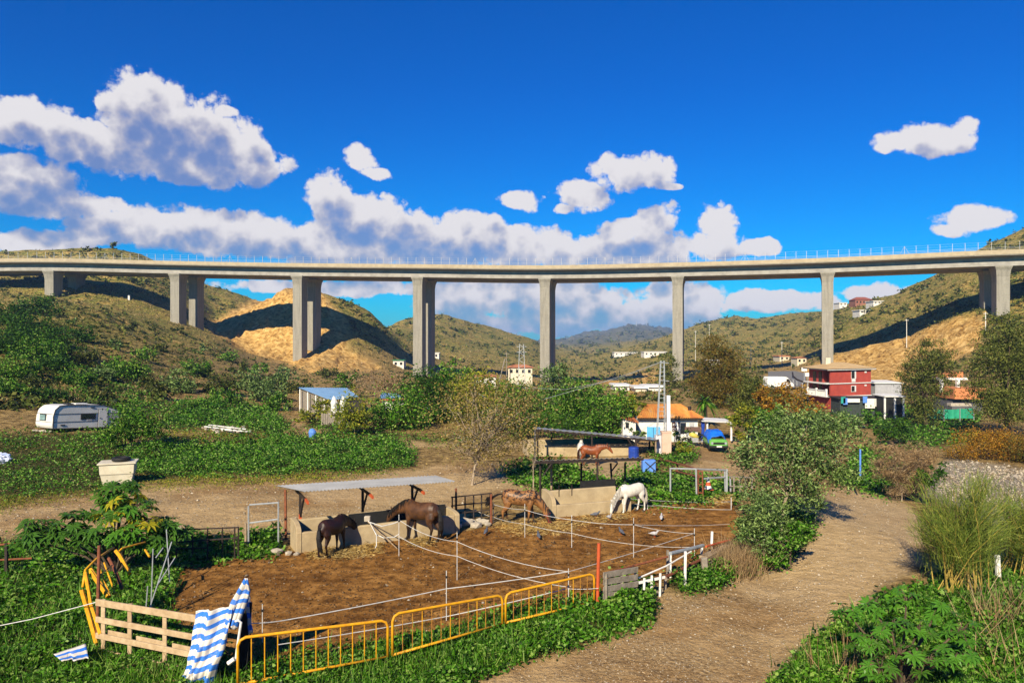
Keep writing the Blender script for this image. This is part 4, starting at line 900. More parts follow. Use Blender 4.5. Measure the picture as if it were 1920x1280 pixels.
ty.add(tv, [(a * k_ + b, ((a + 1) % n_) * k_ + b, ((a + 1) % n_) * k_ + (b + 1) % k_, a * k_ + (b + 1) % k_) for a in range(n_) for b in range(k_)])
o = ty.build('tyre', BLACKR, smooth=True); o.location = tb + Vector((.1, .1, 1.33)); tag(o, 'black tyre lying on top of the cream tub', 'tyre')
p = hit1(2, 868); bm_ = rockmesh('bag', (1.1, .7, .8), 77, 3); bm_.materials.clear(); o = link('rubbish_bag', bm_, pm('white_plastic_bag', (.75, .76, .8), (.3, .4, .65), 5, .4, .3), None, p + Vector((0, 0, .25)), (0, 0, .3), .95); tag(o, 'white and blue plastic sack in the weeds at the left edge', 'bag')
p = hit1(586, 822); o = MB().tube([(0, 0, 0), (0, 0, .5), (.02, 0, .66), (.06, 0, .74)], [.28, .3, .24, .1], 10).build('water_can', LBLUE); o.location = p; tag(o, 'pale blue plastic container beside the footpath', 'container')
# rubble and planks on the bank
for k in range(14):
    p = hit1(385 + k * 6.2 + random.uniform(-4, 4), 806 + random.uniform(-5, 6)); o = link('rubble_stone', ROCKS[k % 5], None, None, p + Vector((0, 0, .08)), (0, 0, k * 1.3), random.uniform(.3, .75)); tag(o, 'pale rubble stone in the heap beside the white planks', 'stone', 'rubble heap on the green bank')
for k, (x0, y0, x1, y1) in enumerate(((384, 806, 458, 814), (392, 803, 462, 810), (415, 812, 470, 815))):
    a, b = hit1(x0, y0) + Vector((0, 0, .3)), hit1(x1, y1) + Vector((0, 0, .25)); tag(MB().bar(a, b, .16, .06).build('plank', WHITEP, origin=a), ('longest whitish plank at the back of the rubble heap', 'whitish plank lying across the middle of the rubble heap', 'shortest whitish plank at the right front of the rubble heap')[k], 'plank', 'planks on the rubble heap')
# ------------------------------------------------------------------ shack with the blue roof
BLUER = pm('blue_roof_sheet', (.20, .34, .52), (.14, .26, .42), .8, .4, .1, 6, metal=.1)
BRICK = pm('brick_red', (.42, .16, .07), (.30, .11, .05), 6, .9, .4)
sk = thing('shack', 'low shack with a faded blue sheet roof behind the fruit trees', 'shack', (at(600, 790, 78).x, 78, th1(at(600, 790, 78).x, 78)))
a, b, c, d = at(618, 750, 74), at(672, 744, 78), at(650, 727, 84), at(557, 726, 80)
corrugated('roof_sheet', a, b, c, d, BLUER, sk, 40, .03)
zb = th1(a.x, a.y) - .4
for p, q in ((d, a), (a, b)):
    P = [Vector((p.x, p.y, zb)), Vector((q.x, q.y, zb)), q - Vector((0, 0, .25)), p - Vector((0, 0, .25))]
    P = [Vector((v.x + .25, v.y + .25, v.z)) for v in P]; MB().prism(P, (0, .15, 0)).build('wall', WOODG, sk)
for f in (.1, .35, .6, .85): q = d.lerp(a, f); MB().bar((q.x, q.y - .05, zb), q - Vector((0, .05, .05)), .1, .1).build('post', WHITEP, sk)
a, b, c, d = at(712, 747, 76), at(762, 746, 76), at(748, 738, 79), at(715, 736, 79)
sk2 = thing('shack', 'small hut with a blue roof and red eaves board among the trees', 'shack', (a.x, 77, th1(a.x, 77)))
corrugated('roof_sheet', a, b, c, d, BLUER, sk2, 24, .03); MB().bar(a - Vector((0, .03, .12)), b - Vector((0, .03, .12)), .05, .22).build('eaves_board', pm('dull_red', (.35, .08, .06)), sk2)
MB().prism([(a.x + .2, a.y + .2, th1(a.x, 77) - .5), (b.x - .2, b.y + .2, th1(a.x, 77) - .5), (b.x - .2, b.y + .2, a.z - .24), (a.x + .2, a.y + .2, a.z - .24)], (0, 2.4, 0)).build('wall', WHITEP, sk2)
# grey plank fence in front with two shrouded garden figures
pfn = thing('plank_fence', 'short fence of grey upright planks under the fruit tree', 'fence', hit1(630, 800, 40))
for k in range(13):
    x = 604 + k * 4.2; p = at(x, 800, 66.0); zg = th1(p.x, p.y) - .1; MB().box((p.x, p.y, zg + .55 + random.uniform(-.06, .06)), (.17, .03, 1.2)).build('plank', WOODG, pfn)
for k, (x, lab) in enumerate(((626, 'left of two folded white parasols behind the plank fence'), (643, 'right of two folded white parasols behind the plank fence'))):
    p = at(x, 790, 67.2); zg = th1(p.x, p.y); ob = thing('folded_parasol', lab, 'parasol', (p.x, p.y, zg))
    rr_ = [.30, .34, .22, .20, .26, .16, .08]; hh_ = [.5, .8, 1.2, 1.5, 1.85, 2.15, 2.4]
    vs = []; 
    for z, r0 in zip(hh_, rr_): vs += [(r0 * (1 + .25 * math.cos(j * 3)) * math.cos(j * math.pi / 6), r0 * (1 + .25 * math.cos(j * 3)) * math.sin(j * math.pi / 6), z) for j in range(12)]
    fs = [(r * 12 + j, r * 12 + (j + 1) % 12, r * 12 + 12 + (j + 1) % 12, r * 12 + 12 + j) for r in range(6) for j in range(12)] + [tuple(range(72, 84))]
    MB().add(vs, fs).build('canopy', WHITEP, ob, world=False); MB().tube([(0, 0, -.1), (0, 0, 2.5)], .03, 6).build('pole', WHITEP, ob, world=False)
# ------------------------------------------------------------------ white farmhouse with the rusty roof
WALL = pm('whitewash', (.74, .71, .65), (.58, .55, .49), .9, .9, .2, 6)
t = NT('rusty_roof_sheet'); co = t.coord('World'); mp = t.n('ShaderNodeMapping'); mp.inputs['Scale'].default_value = (1.6, .35, .35); t.l(co, mp.inputs[0])
t.col(t.ramp(t.noise(mp.outputs[0], .9, 5, .6), [(.3, (.30, .09, .03)), (.46, (.52, .20, .045)), (.6, (.56, .27, .06)), (.72, (.36, .30, .27))])); t.rough(.75); RROOF = t.m
hs_ = thing('farmhouse', 'white farmhouse with a rusty orange sheet roof and a blue door', 'house', gp(1240, 831))
hx = lambda x, Y: (x - 960) / F * Y
Yf, Yb = 56.0, 61.0; X0, X1 = hx(1199, Yf), hx(1318, Yf); ze = H + (640 - 784) / F * Yf
MB().prism([(X0, Yf + .35, -.2), (X1 - .3, Yf + .35, -.2), (X1 - .3, Yf + .35, ze), (X0, Yf + .35, ze)], (0, Yb - Yf, 0)).build('wall', WALL, hs_)
rz_ = H + (640 - 757) / F * 58.8
rf_ = corrugated('roof', (X0 - .2, Yf, ze + .05), (X1 + .1, Yf, ze + .03), (hx(1276, 58.8), 58.8, rz_), (hx(1212, 58.8), 58.8, rz_), RROOF, hs_, 60, .025)
corrugated('roof', (X1 + .1, Yf + .02, ze + .03), (X1 + .1, Yb + .6, ze + .03), (hx(1276, 58.8) + .05, 58.9, rz_), (hx(1276, 58.8), 58.82, rz_), RROOF, hs_, 30, .02)
MB().bar((X0 - .1, Yf + .12, ze - .07), (X1, Yf + .12, ze - .07), .1, .16).build('eaves_beam', DARKST, hs_)
p = at(1293, 770, 57.6); MB().tube([p - Vector((0, 0, .5)), p + Vector((0, 0, .35))], .14, 8).build('chimney_pipe', DARKST, hs_)
def wallrect(nm, m, x0, y0, x1, y1, Y=Yf + .33, par=hs_, dep=.05):
    a, b = at(x0, y0, Y), at(x1, y1, Y); return MB().box(((a.x + b.x) / 2, Y, (a.z + b.z) / 2), (abs(b.x - a.x), dep, abs(a.z - b.z))).build(nm, m, par)
dd_ = wallrect('door', pm('sky_blue_paint', (.10, .42, .78), (.08, .34, .66), 3, .6, .05), 1213, 800, 1238, 824)
a = at(1225, 812, Yf + .3); MB().box((a.x, Yf + .295, a.z), (.03, .02, .9)).build('seam', DARKST, dd_)
sg = wallrect('sign_board', pm('dark_brown_board', (.055, .018, .014), (.04, .014, .012), 3), 1260, 791, 1274, 808)
def text_on(par, body, px, py, Y, size, m):
    cu = bpy.data.curves.new('lettering', 'FONT'); cu.body = body; cu.size = size; cu.extrude = .008; cu.align_x = 'LEFT'
    to = bpy.data.objects.new('lettering', cu); me = bpy.data.meshes.new_from_object(to); bpy.data.objects.remove(to)
    o = link('lettering', me, m, par); p = at(px, py, Y) - par.location
    if par.parent is not None: p -= par.parent.location
    o.location = p; o.rotation_euler = (math.radians(90), 0, 0); return o
text_on(sg, 'PA', 1261.2, 798.5, Yf + .28, .27, WHITEP); text_on(sg, 'DOS', 1260.6, 806.2, Yf + .28, .27, WHITEP)
MB().prism([at(1266, 790, Yf + .26), at(1270, 789, Yf + .26), at(1274.5, 808, Yf + .26), at(1271, 808, Yf + .26)], (0, .02, 0)).build('hanging_sheet', WHITEP, hs_)
w = wallrect('doorway', GLASSD, 1276, 792, 1286, 812); wallrect('window', pm('barred_window', (.5, .5, .5), (.3, .3, .3), 14), 1293, 792, 1301, 799)
wallrect('brown_screen', pm('brown_screen', (.16, .09, .07), (.10, .06, .05), 8), 1284, 800, 1313, 808, Yf + .25)
an = thing('annex', 'small whitewashed annex with a red tile roof left of the farmhouse', 'outbuilding', gp(1178, 835))
Y_ = 54.5; a, b = hx(1168, Y_), hx(1192, Y_); MB().prism([(a, Y_, -.2), (b, Y_, -.2), (b, Y_, 1.55), (a, Y_, 1.9)], (0, 2.2, 0)).build('wall', WALL, an)
corrugated('roof', (a - .2, Y_ - .2, 1.96), (b + .2, Y_ - .2, 1.58), (b + .2, Y_ + 2.4, 1.75), (a - .2, Y_ + 2.4, 2.2), pm('red_tile', (.50, .17, .06), (.36, .12, .05), 6), an, 16, .04)
wl_ = wallrect('window', GLASSD, 1173, 792, 1179, 802, Y_ - .01, an); 
ca = thing('carport', 'pale flat canopy on white posts to the right of the farmhouse', 'canopy', gp(1345, 830))
a, b = at(1316, 790, 56), at(1376, 793, 57); MB().prism([a, b, b + Vector((0, 2.5, .02)), a + Vector((0, 2.5, .02))], (0, 0, .08)).build('roof', WHITEP, ca)
for x in (1326, 1371): q = at(x, 793, 56.5); MB().bar((q.x, q.y, 0), q, .12, .12).build('post', WHITEP, ca)
q = gp(1318, 826); MB_p = MB().tube([q, q + Vector((0, 0, .9)), q + Vector((0, 0, 1.5))], [.14, .12, .16], 8); tag(MB_p.build('blue_pump', BLUEPL, origin=q), 'blue standpipe against the right end of the farmhouse', 'pump')
# motorbike
mq = gp(1303, 836); mo = thing('motorbike', 'black and yellow motorbike parked in front of the farmhouse', 'motorbike', mq, math.radians(185))
for x in (-.62, .66):
    wv = MB(); n_ = 16
    tv = [((x + (.27 + .055 * math.cos(b * 2 * math.pi / 6)) * math.cos(a * 2 * math.pi / n_)), .05 * math.sin(b * 2 * math.pi / 6), .32 + (.27 + .055 * math.cos(b * 2 * math.pi / 6)) * math.sin(a * 2 * math.pi / n_)) for a in range(n_) for b in range(6)]
    wv.add(tv, [(a * 6 + b, ((a + 1) % n_) * 6 + b, ((a + 1) % n_) * 6 + (b + 1) % 6, a * 6 + (b + 1) % 6) for a in range(n_) for b in range(6)])
    o = wv.build('wheel', BLACKR, mo, world=False); MB().tube([(x, -.06, .32), (x, .06, .32)], .09, 10).build('hub', GALV, o, world=False)
MB().loft([(-.25, 0, .62, .14, .1), (0, 0, .74, .17, .14), (.25, 0, .82, .17, .14), (.42, 0, .86, .09, .08)], 10).build('tank', pm('yellow_fairing', (.62, .50, .10), (.5, .4, .08)), mo, world=False, smooth=True)
MB().loft([(-.75, 0, .84, .05, .06), (-.5, 0, .78, .07, .12), (-.15, 0, .76, .05, .12)], 8).build('seat', BLACKR, mo, world=False)
MB().box((0, 0, .42), (.5, .24, .36)).build('engine', STEEL, mo, world=False, bevel=.04); MB().tube([(.66, 0, .32), (.48, 0, .95)], .035, 6).build('fork', STEEL, mo, world=False)
MB().tube([(.42, -.34, 1.02), (.48, 0, .98), (.42, .34, 1.02)], .02, 6).build('handlebar', BLACKR, mo, world=False); MB().tube([(.5, 0, .82), (.6, 0, .85)], [.1, .12], 10).build('headlamp', GALV, mo, world=False)
MB().tube([(.1, .15, .3), (-.5, .17, .34), (-.85, .17, .46)], .045, 7).build('exhaust', STEEL, mo, world=False)
# green car under a blue tarpaulin
cq = gp(1348, 846); cr = thing('car', 'green car with its cabin under a bright blue tarpaulin', 'car', cq, math.radians(-4))
cr.scale = (.84, .84, .88)
GRN = pm('green_car_paint', (.16, .42, .08), (.10, .30, .06), 2, .3, .02, spec=.5)
MB().prism([(x, 0, z) for x, z in ((-.70, .32), (.70, .32), (.73, .55), (.70, .80), (.6, .90), (-.6, .90), (-.70, .80), (-.73, .55))], (0, 3.4, 0)).build('body', GRN, cr, world=False, bevel=.06)
MB().box((0, -.06, .36), (1.5, .18, .18)).build('bumper', BLACKR, cr, world=False, bevel=.04); MB().box((0, -.17, .40), (.42, .02, .11)).build('number_plate', WHITEP, cr, world=False)
MB().box((0, -.02, .63), (.9, .05, .14)).build('grille', BLACKR, cr, world=False)
for s_ in (-1, 1):
    MB().tube([(s_ * .54, .0, .64), (s_ * .54, -.035, .64)], .10, 12).build('headlight', GALV, cr, world=False)
    for y in (.55, 2.7): MB().tube([(s_ * .56, y, .29), (s_ * .74, y, .29)], .29, 14).build('wheel', BLACKR, cr, world=False)
bm = bmesh.new(); bmesh.ops.create_grid(bm, x_segments=22, y_segments=30, size=1)
for v in bm.verts:
    x, y = v.co.x, v.co.y; ex = .66 + .12 * max(0, abs(x) - .6); k = max(abs(x), abs(y) * .96)
    zt_ = 1.42 - max(0, abs(x) - .62) * 1.35 - max(0, -y - .45) * .55 - max(0, y - .8) * .8
    v.co = Vector((x * .86, 1.75 + y * 1.25, zt_ + fbm(np.array([x * 3]), np.array([y * 3]), 3, 60)[0] * .10))
bmesh.ops.scale(bm, vec=(.9, 1, 1), verts=bm.verts); me = bpy.data.meshes.new('tarpaulin'); bm.to_mesh(me); bm.free(); me.polygons.foreach_set('use_smooth', [True] * len(me.polygons))
o = link('tarpaulin', me, pm('blue_tarpaulin', (.015, .16, .72), (.01, .11, .55), 2, .4, .3, 8), cr); o.modifiers.new('thick', 'SOLIDIFY').thickness = .02
# lattice pole on a pink plinth
PINK = pm('pink_render', (.66, .44, .33), (.54, .36, .27), 2, .85, .1); LAV = pm('pale_grey_render', (.58, .57, .60), (.46, .45, .48), 2, .85, .1)
pq = gp(1249, 852); po = thing('lattice_pole', 'pale steel lattice power pole rising from a pink plinth', 'pole', pq)
MB().box((pq.x + .05, pq.y + .3, .68), (.62, .6, 1.5)).build('plinth', PINK, po, bevel=.02); MB().box((pq.x + .05, pq.y + .3, 1.47), (.68, .66, .09)).build('plinth_cap', PINK, po); MB().box((pq.x - .46, pq.y + .45, .6), (.38, .5, 1.3)).build('plinth_side', LAV, po)
pb_ = Vector((pq.x - .28, pq.y + .35, 1.25)); ht = at(1242, 676, pb_.y).z
for sx_ in (-1, 1):
    for sy_ in (-1, 1): MB().bar(pb_ + Vector((sx_ * .26, sy_ * .2, 0)), Vector((pb_.x + .1 + sx_ * .11, pb_.y + sy_ * .1, ht)), .05, .05).build('leg', GALV, po)
for k in range(17):
    f = (k + .5) / 17; w_ = .26 + (.11 - .26) * f; z = 1.25 + (ht - 1.25) * f; cx_ = pb_.x + .1 * f; w2_ = .2 - .1 * f
    MB().bar((cx_ - w_, pb_.y - w2_, z), (cx_ + w_, pb_.y - w2_, z), .03).build('rung', GALV, po)
    if k % 2: MB().bar((cx_ + w_, pb_.y - w2_, z), (cx_ + w_, pb_.y + w2_, z), .03).build('rung', GALV, po)
for z in (ht - .1, ht - 1.3): MB().bar((pb_.x - .1, pb_.y, z), (pb_.x + .55, pb_.y, z - .06), .04).build('arm', GALV, po)
q = at(1253, 812, pq.y + .7); cpl = MB().bar((q.x, q.y, .1), at(1253, 741, q.y), .24, .2, (0, 1, 0)); tag(cpl.build('concrete_pole', WHITEP, origin=(q.x, q.y, .1)), 'short white concrete pole right behind the lattice power pole', 'pole')
cb_ = thing('power_cable', 'sagging cables from the lattice pole over the orchard to the left', 'cable', pq)
for P in ([(1242, 677, 50.6), (1180, 700, 50), (1110, 722, 49), (1020, 748, 47)], [(1242, 678, 50.6), (1160, 710, 54), (1060, 730, 58), (960, 726, 64)], [(893, 735, 50), (910, 745, 50)]):
    MB().tube([at(*p) for p in P], .013, 5).build('cable', GALV, cb_)
# ------------------------------------------------------------------ red house
REDW = pm('red_render', (.44, .072, .050), (.34, .055, .040), 1.0, .85, .1); t = NT('tan_roof_tiles'); co = t.coord('World')
wv = t.n('ShaderNodeTexWave', wave_type='BANDS', bands_direction='Z'); wv.inputs['Scale'].default_value = 9; t.l(co, wv.inputs[0])
t.col(t.mix(.35, t.ramp(t.noise(co, 1.2, 4), [(.3, (.42, .27, .12)), (.7, (.56, .40, .20))]), t.ramp(wv.outputs[0], [(0, (.3, .2, .1)), (1, (.6, .43, .22))]))); t.rough(.85); TANR = t.m
rh = thing('red_house', 'red three-storey house with tan hipped roof and white balcony', 'house', (at(1575, 775, 114).x, 114, th1(at(1575, 775, 114).x, 114)))
Cn = at(1557, 775, 112.0); Rn = at(1633, 775, 115.5); Ln = at(1517, 775, 118.5); zb = -4.5; e1 = (Rn - Cn); e1.z = 0; e2 = (Ln - Cn); e2.z = 0
ztop = H + (640 - 694) / F * 112; z1 = H + (640 - 720) / F * 112; z2 = H + (640 - 743) / F * 112
# right wall block is solid; the left face has recessed balconies on the two upper floors
c_ = lambda a, b, z: Vector((Cn.x + e1.x * a + e2.x * b, Cn.y + e1.y * a + e2.y * b, z))
MB().prism([c_(0, .32, zb), c_(1, .32, zb), c_(1, 1, zb), c_(0, 1, zb)], (0, 0, ztop - zb)).build('wall', REDW, rh)
MB().prism([c_(0, 0, zb), c_(1, 0, zb), c_(1, .319, zb), c_(0, .319, zb)], (0, 0, z2 - zb)).build('wall', REDW, rh)
MB().prism([c_(.12, 0, z2), c_(1, 0, z2), c_(1, .318, z2), c_(.12, .318, z2)], (0, 0, ztop - z2 - .002)).build('wall', REDW, rh)
MB().prism([c_(0, 0, z2 + .002), c_(.119, 0, z2 + .002), c_(.119, .05, z2 + .002), c_(0, .05, z2 + .002)], (0, 0, ztop - z2 - .004)).build('corner_pier', REDW, rh)
for z in (z1, z2 - .1): MB().prism([c_(-.12, -.02, z), c_(1.01, -.02, z), c_(1.01, 1.05, z), c_(-.12, 1.05, z)], (0, 0, .13)).build('floor_band', WHITEP, rh)
MB().prism([c_(-.1, -.06, ztop), c_(1.1, -.06, ztop), c_(1.1, 1.12, ztop), c_(-.1, 1.12, ztop)], (0, 0, .2)).build('eaves', WHITEP, rh)
zr = H + (640 - 679) / F * 116
rv = [c_(-.14, -.08, ztop + .2), c_(1.14, -.08, ztop + .2), c_(1.14, 1.14, ztop + .2), c_(-.14, 1.14, ztop + .2), c_(.35, .5, zr), c_(.6, .5, zr)]
MB().add(rv, [(0, 1, 5, 4), (1, 2, 5), (2, 3, 4, 5), (3, 0, 4), (3, 2, 1, 0)]).build('roof', TANR, rh)
p = c_(.22, .55, zr - .3); MB().box(p + Vector((0, 0, .45)), (.7, .7, 1.1)).build('chimney', CREAM, rh)
dn = Vector((e1.y, -e1.x, 0)).normalized()
def hwin(a, zc, w_, h_, m, nm='window'):
    q = c_(a, 0, zc) + dn * .04; return MB().box(q, (w_, .06, h_), math.atan2(e1.y, e1.x)).build(nm, m, rh)
for a, zc, hh in ((.56, z1 + 1.35, 1.1), (.56, z2 + 1.05, .75)):
    w = hwin(a, zc, 1.0, hh + .2, WHITEP); q = c_(a - .02, 0, zc) + dn * .09; MB().box(q, (.62, .04, hh), math.atan2(e1.y, e1.x)).build('pane', GLASSD, w)
hwin(.56, z1 + .48, .75, .5, WHITEP, 'air_conditioner'); 
for z in (z1 + 1.7, z2 + 1.5): hwin(.86, z, .4, .22, WHITEP, 'lamp')
# balcony balustrades on the left face
dl = Vector((-e2.y, e2.x, 0)).normalized(); dl = -dl if dl.dot(Vector((-1, -1, 0))) < 0 else dl
for z, full in ((z2 + .03, True),):
    for k in range(22 if full else 12):
        q = c_(-.1, k / (21 if full else 11) * .85, z); MB().box(q + Vector((0, 0, .4)), (.1, .1, .8)).build('baluster', WHITEP, rh)
    MB().bar(c_(-.1, -.02, z + .84), c_(-.1, .9, z + .84), .18, .12).build('handrail', WHITEP, rh)
    for b_ in (0, .45, .88): q = c_(-.1, b_, z); MB().box(q + Vector((0, 0, .55)), (.26, .26, 1.1)).build('balcony_post', WHITEP, rh)
for z in (z1 + 1.0, z2 + 1.1):
    for b_ in (.45, .72): q = c_(-.005, b_, z); MB().box(q, (.08, .9, 1.5), math.atan2(e2.y, e2.x) + math.pi / 2).build('balcony_door', GLASSD, rh)
# white sheds and shaded yard beside the red house
def shed(name, label, x0, y0, x1, y1, Yd, dep, m, rise=.2, over=.25, rm=WHITEP):
    a, b = at(x0, y0, Yd), at(x1, y1, Yd); zg = min(th1(a.x, Yd), th1(b.x, Yd)) - 1.5
    ob = thing(name, label, 'shed', (a.x, Yd, zg + 1.5))
    MB().prism([(a.x, Yd, zg), (b.x, Yd, zg), (b.x, Yd, a.z), (a.x, Yd, a.z)], (0, dep, 0)).build('wall', m, ob)
    MB().prism([(a.x - over, Yd - over, a.z + .01), (b.x + over, Yd - over, a.z + .01), (b.x + over, Yd + dep + over, a.z + rise), (a.x - over, Yd + dep + over, a.z + rise)], (0, 0, .12)).build('roof', rm, ob); return ob
GREYW = pm('grey_block_wall', (.40, .40, .42), (.32, .32, .34), 2)
s1 = shed('shed', 'grey-walled white shed right of the red house', 1641, 719, 1690, 750, 118, 5, GREYW)
s2 = shed('shed', 'low white lean-to with tarps below the red house', 1575, 748, 1655, 770, 104, 3, pm('shade_dark_wall', (.05, .065, .06), (.03, .04, .036), 3), .1, .3, DARKST)  # wall coloured near-black to stand for the shade under the lean-to
for x0, x1, y1 in ((1588, 1612, 754), (1622, 1640, 765), (1641, 1654, 762)):
    a, b = at(x0, 747, 103.55), at(x1, y1, 103.55); MB().box(((a.x + b.x) / 2, 103.55, (a.z + b.z) / 2), (b.x - a.x, .08, a.z - b.z)).build('white_sheet', WHITEP, s2)
for k, (x, y, m) in enumerate(((1585, 752, LBLUE), (1581, 750, pm('teal_cloth', (.03, .32, .28))), (1622, 749, LBLUE))):
    q = at(x, y, 103.5); MB().box(q, (.6, .1, .9)).build('hung_cloth', m, s2)
s3 = shed('shed', 'open dark shelter with white posts among the trees by the red house', 1660, 744, 1695, 768, 101, 3, BLACKR, .1, .2, WHITEP)
for x in (1659, 1678, 1694): q = at(x, 746, 100.6); MB().bar((q.x, q.y, -3.5), q, .2, .2).build('post', WHITEP, s3)
# unfinished brick building on the right
ob = thing('brick_building', 'unfinished orange brick building behind the right-hand eucalyptus', 'building', (at(1820, 760, 108).x, 108, -2.5))
OBR = pm('orange_brick', (.58, .22, .085), (.46, .17, .07), 4, .9, .3)
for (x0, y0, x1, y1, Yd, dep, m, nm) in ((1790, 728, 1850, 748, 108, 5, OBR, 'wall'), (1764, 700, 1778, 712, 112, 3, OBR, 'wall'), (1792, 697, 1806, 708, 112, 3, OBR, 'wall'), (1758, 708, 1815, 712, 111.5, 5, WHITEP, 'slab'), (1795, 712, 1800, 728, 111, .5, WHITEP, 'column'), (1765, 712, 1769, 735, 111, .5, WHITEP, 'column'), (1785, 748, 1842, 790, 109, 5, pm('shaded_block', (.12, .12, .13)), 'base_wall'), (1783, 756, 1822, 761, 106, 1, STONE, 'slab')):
    a, b = at(x0, y0, Yd), at(x1, y1, Yd); MB().box(((a.x + b.x) / 2, Yd + dep / 2, (a.z + b.z) / 2), (b.x - a.x, dep, a.z - b.z)).build(nm, m, ob)
a, b = at(1834, 734, 107.95), at(1843, 745, 107.95); MB().box(((a.x + b.x) / 2, 107.95, (a.z + b.z) / 2), (b.x - a.x, .1, a.z - b.z)).build('window', GLASSD, ob)
# green shade-cloth fence
gf = thing('shade_cloth_fence', 'bright green shade-cloth fence on the far river bank', 'fence', (at(1770, 785, 97).x, 97, -2.8)); GCL = pm('green_shade_cloth', (.03, .34, .20), (.02, .25, .15), 1.5, .7, .3, 6)
P0_ = [(1732, 763, 782, 98), (1770, 767, 785, 97), (1800, 766, 784, 96), (1826, 764, 784, 95)]
for (xa, ya, yb, Ya), (xb, yc, yd, Yb_) in zip(P0_, P0_[1:]):
    n = 8; vs = []
    for k in range(n + 1):
        f = k / n; off = Vector((0, .12 * math.sin(k * 2.1 + xa), 0)); vs += [at(xa + (xb - xa) * f, ya + (yc - ya) * f + 1.2 * math.sin(f * math.pi), Ya + (Yb_ - Ya) * f) + off, at(xa + (xb - xa) * f, yb + (yd - yb) * f, Ya + (Yb_ - Ya) * f) + off]
    me_o = MB().add(vs, [(2 * k, 2 * k + 2, 2 * k + 3, 2 * k + 1) for k in range(n)]).build('cloth', GCL, gf); me_o.modifiers.new('t', 'SOLIDIFY').thickness = .03
for xa, ya, yb, Ya in P0_: MB().tube([at(xa, ya - 1, Ya - .1), at(xa, yb + 6, Ya - .1)], .05, 6).build('post', GALV, gf)
# ------------------------------------------------------------------ road bend with a white van
ASPH = pm('grey_asphalt', (.20, .19, .175), (.15, .145, .135), .6, .9, .2, coord='World')
rp_px = [(1440, 698), (1490, 697), (1510, 702), (1512, 716), (1500, 730), (1440, 732)]
pts = [hit1(x, y, 100) + Vector((0, 0, .35)) for x, y in rp_px]
mb = MB().add(pts, [tuple(range(len(pts)))]); o = mb.build('road', ASPH); tag(o, 'grey road bend below the right-hand hill', kind='structure')
gd = thing('guard_rail', 'dark guard rail curving around the road bend', 'guard rail', at(1500, 715, 150))
gpts = [at(x, y, 150 - (y - 700) * .5) + Vector((0, 0, .3)) for x, y in ((1486, 701), (1487, 708), (1494, 714), (1504, 718), (1514, 720))]
MB().tube(gpts, .16, 6).build('rail', DARKST, gd)
for q in gpts: MB().bar(q - Vector((0, 0, 1.2)), q, .15).build('post', STEEL, gd)
for k, (x, y, lab) in enumerate(((1508, 692, 'upper white road sign at the bend'), (1515, 702, 'lower white road sign at the bend'))):
    q = at(x, y, 148); ob = thing('road_sign', lab, 'sign', q - Vector((0, 0, 2.2))); MB().box(q, (1.1, .06, .75)).build('panel', WHITEP, ob); MB().bar(q - Vector((0, -.06, 2.4)), q + Vector((0, .06, 0)), .1).build('post', STEEL, ob)
vq = at(1464, 729, 140); vn = thing('van', 'white delivery van parked below the road bend', 'van', vq, math.radians(8))
MB().prism([(x, 0, z) for x, z in ((-2.6, .35), (2.7, .35), (2.75, .95), (2.3, 1.15), (1.6, 1.95), (1.2, 2.25), (-2.5, 2.3), (-2.65, 2.0))], (0, 1.9, 0)).build('body', WHITEP, vn, world=False, bevel=.08)
w = MB().prism([(1.1, -.02, 1.2), (2.05, -.02, 1.2), (1.55, -.02, 1.85), (1.15, -.02, 1.85)], (0, .04, 0)).build('window', GLASSD, vn, world=False)
for x in (-1.7, 1.8): MB().tube([(x, -.02, .38), (x, .25, .38)], .36, 14).build('wheel', BLACKR, vn, world=False)
# ------------------------------------------------------------------ far houses, poles, masts
TILE = pm('terracotta_roof', (.52, .20, .09), (.40, .15, .07), 2)
def house(label, x0, y0, x1, y1, Yd, dep, rise_px, m=WALL, rm=TILE, nwin=3, storeys=1, cat='house', fix=False):
    ph = hit1((x0 + x1) / 2, y1, 90)
    if ph is not None and not fix: Yd = ph.y
    a, b = at(x0, y0, Yd), at(x1, y1, Yd); zg = b.z - (5 if fix else 2); ob = thing('far_house', label, cat, ((a.x + b.x) / 2, Yd, b.z))
    MB().prism([(a.x, Yd, zg), (b.x, Yd, zg), (b.x, Yd, a.z), (a.x, Yd, a.z)], (0, dep, 0)).build('wall', m, ob)
    o_ = .35; zr_ = a.z + rise_px / F * Yd; my = Yd + dep / 2; wx = b.x - a.x
    rv = [(a.x - o_, Yd - o_, a.z), (b.x + o_, Yd - o_, a.z), (b.x + o_, Yd + dep + o_, a.z), (a.x - o_, Yd + dep + o_, a.z), (a.x + wx * .25, my, zr_), (b.x - wx * .25, my, zr_)]
    if rise_px > 0: MB().add(rv, [(0, 1, 5, 4), (1, 2, 5), (2, 3, 4, 5), (3, 0, 4), (3, 2, 1, 0)]).build('roof', rm, ob)
    else: MB().prism([Vector(v) + Vector((0, 0, .01)) for v in rv[:4]], (0, 0, .3)).build('roof', rm, ob)
    for s_ in range(storeys):
        for k in range(nwin):
            hgt = (a.z - b.z) / storeys; q = Vector((a.x + wx * (k + .5) / nwin, Yd - .02, b.z + hgt * (s_ + .55))); w = MB().box(q, (min(1.0, wx / nwin * .45), .08, hgt * .4)).build('window', GLASSD, ob)
    return ob
house('cream house with terracotta roof beyond the central piers', 953, 689, 998, 704, 172, 7, 5, CREAM, nwin=4, fix=True)
house('low hut with terracotta roof left of the lattice mast', 893, 706, 930, 716, 150, 6, 4, WALL, nwin=2, fix=True)
house('small white house with green trim at the foot of the left quarry hill', 737, 676, 757, 688, 240, 6, 0, WALL, pm('green_trim', (.04, .2, .08)), nwin=2)
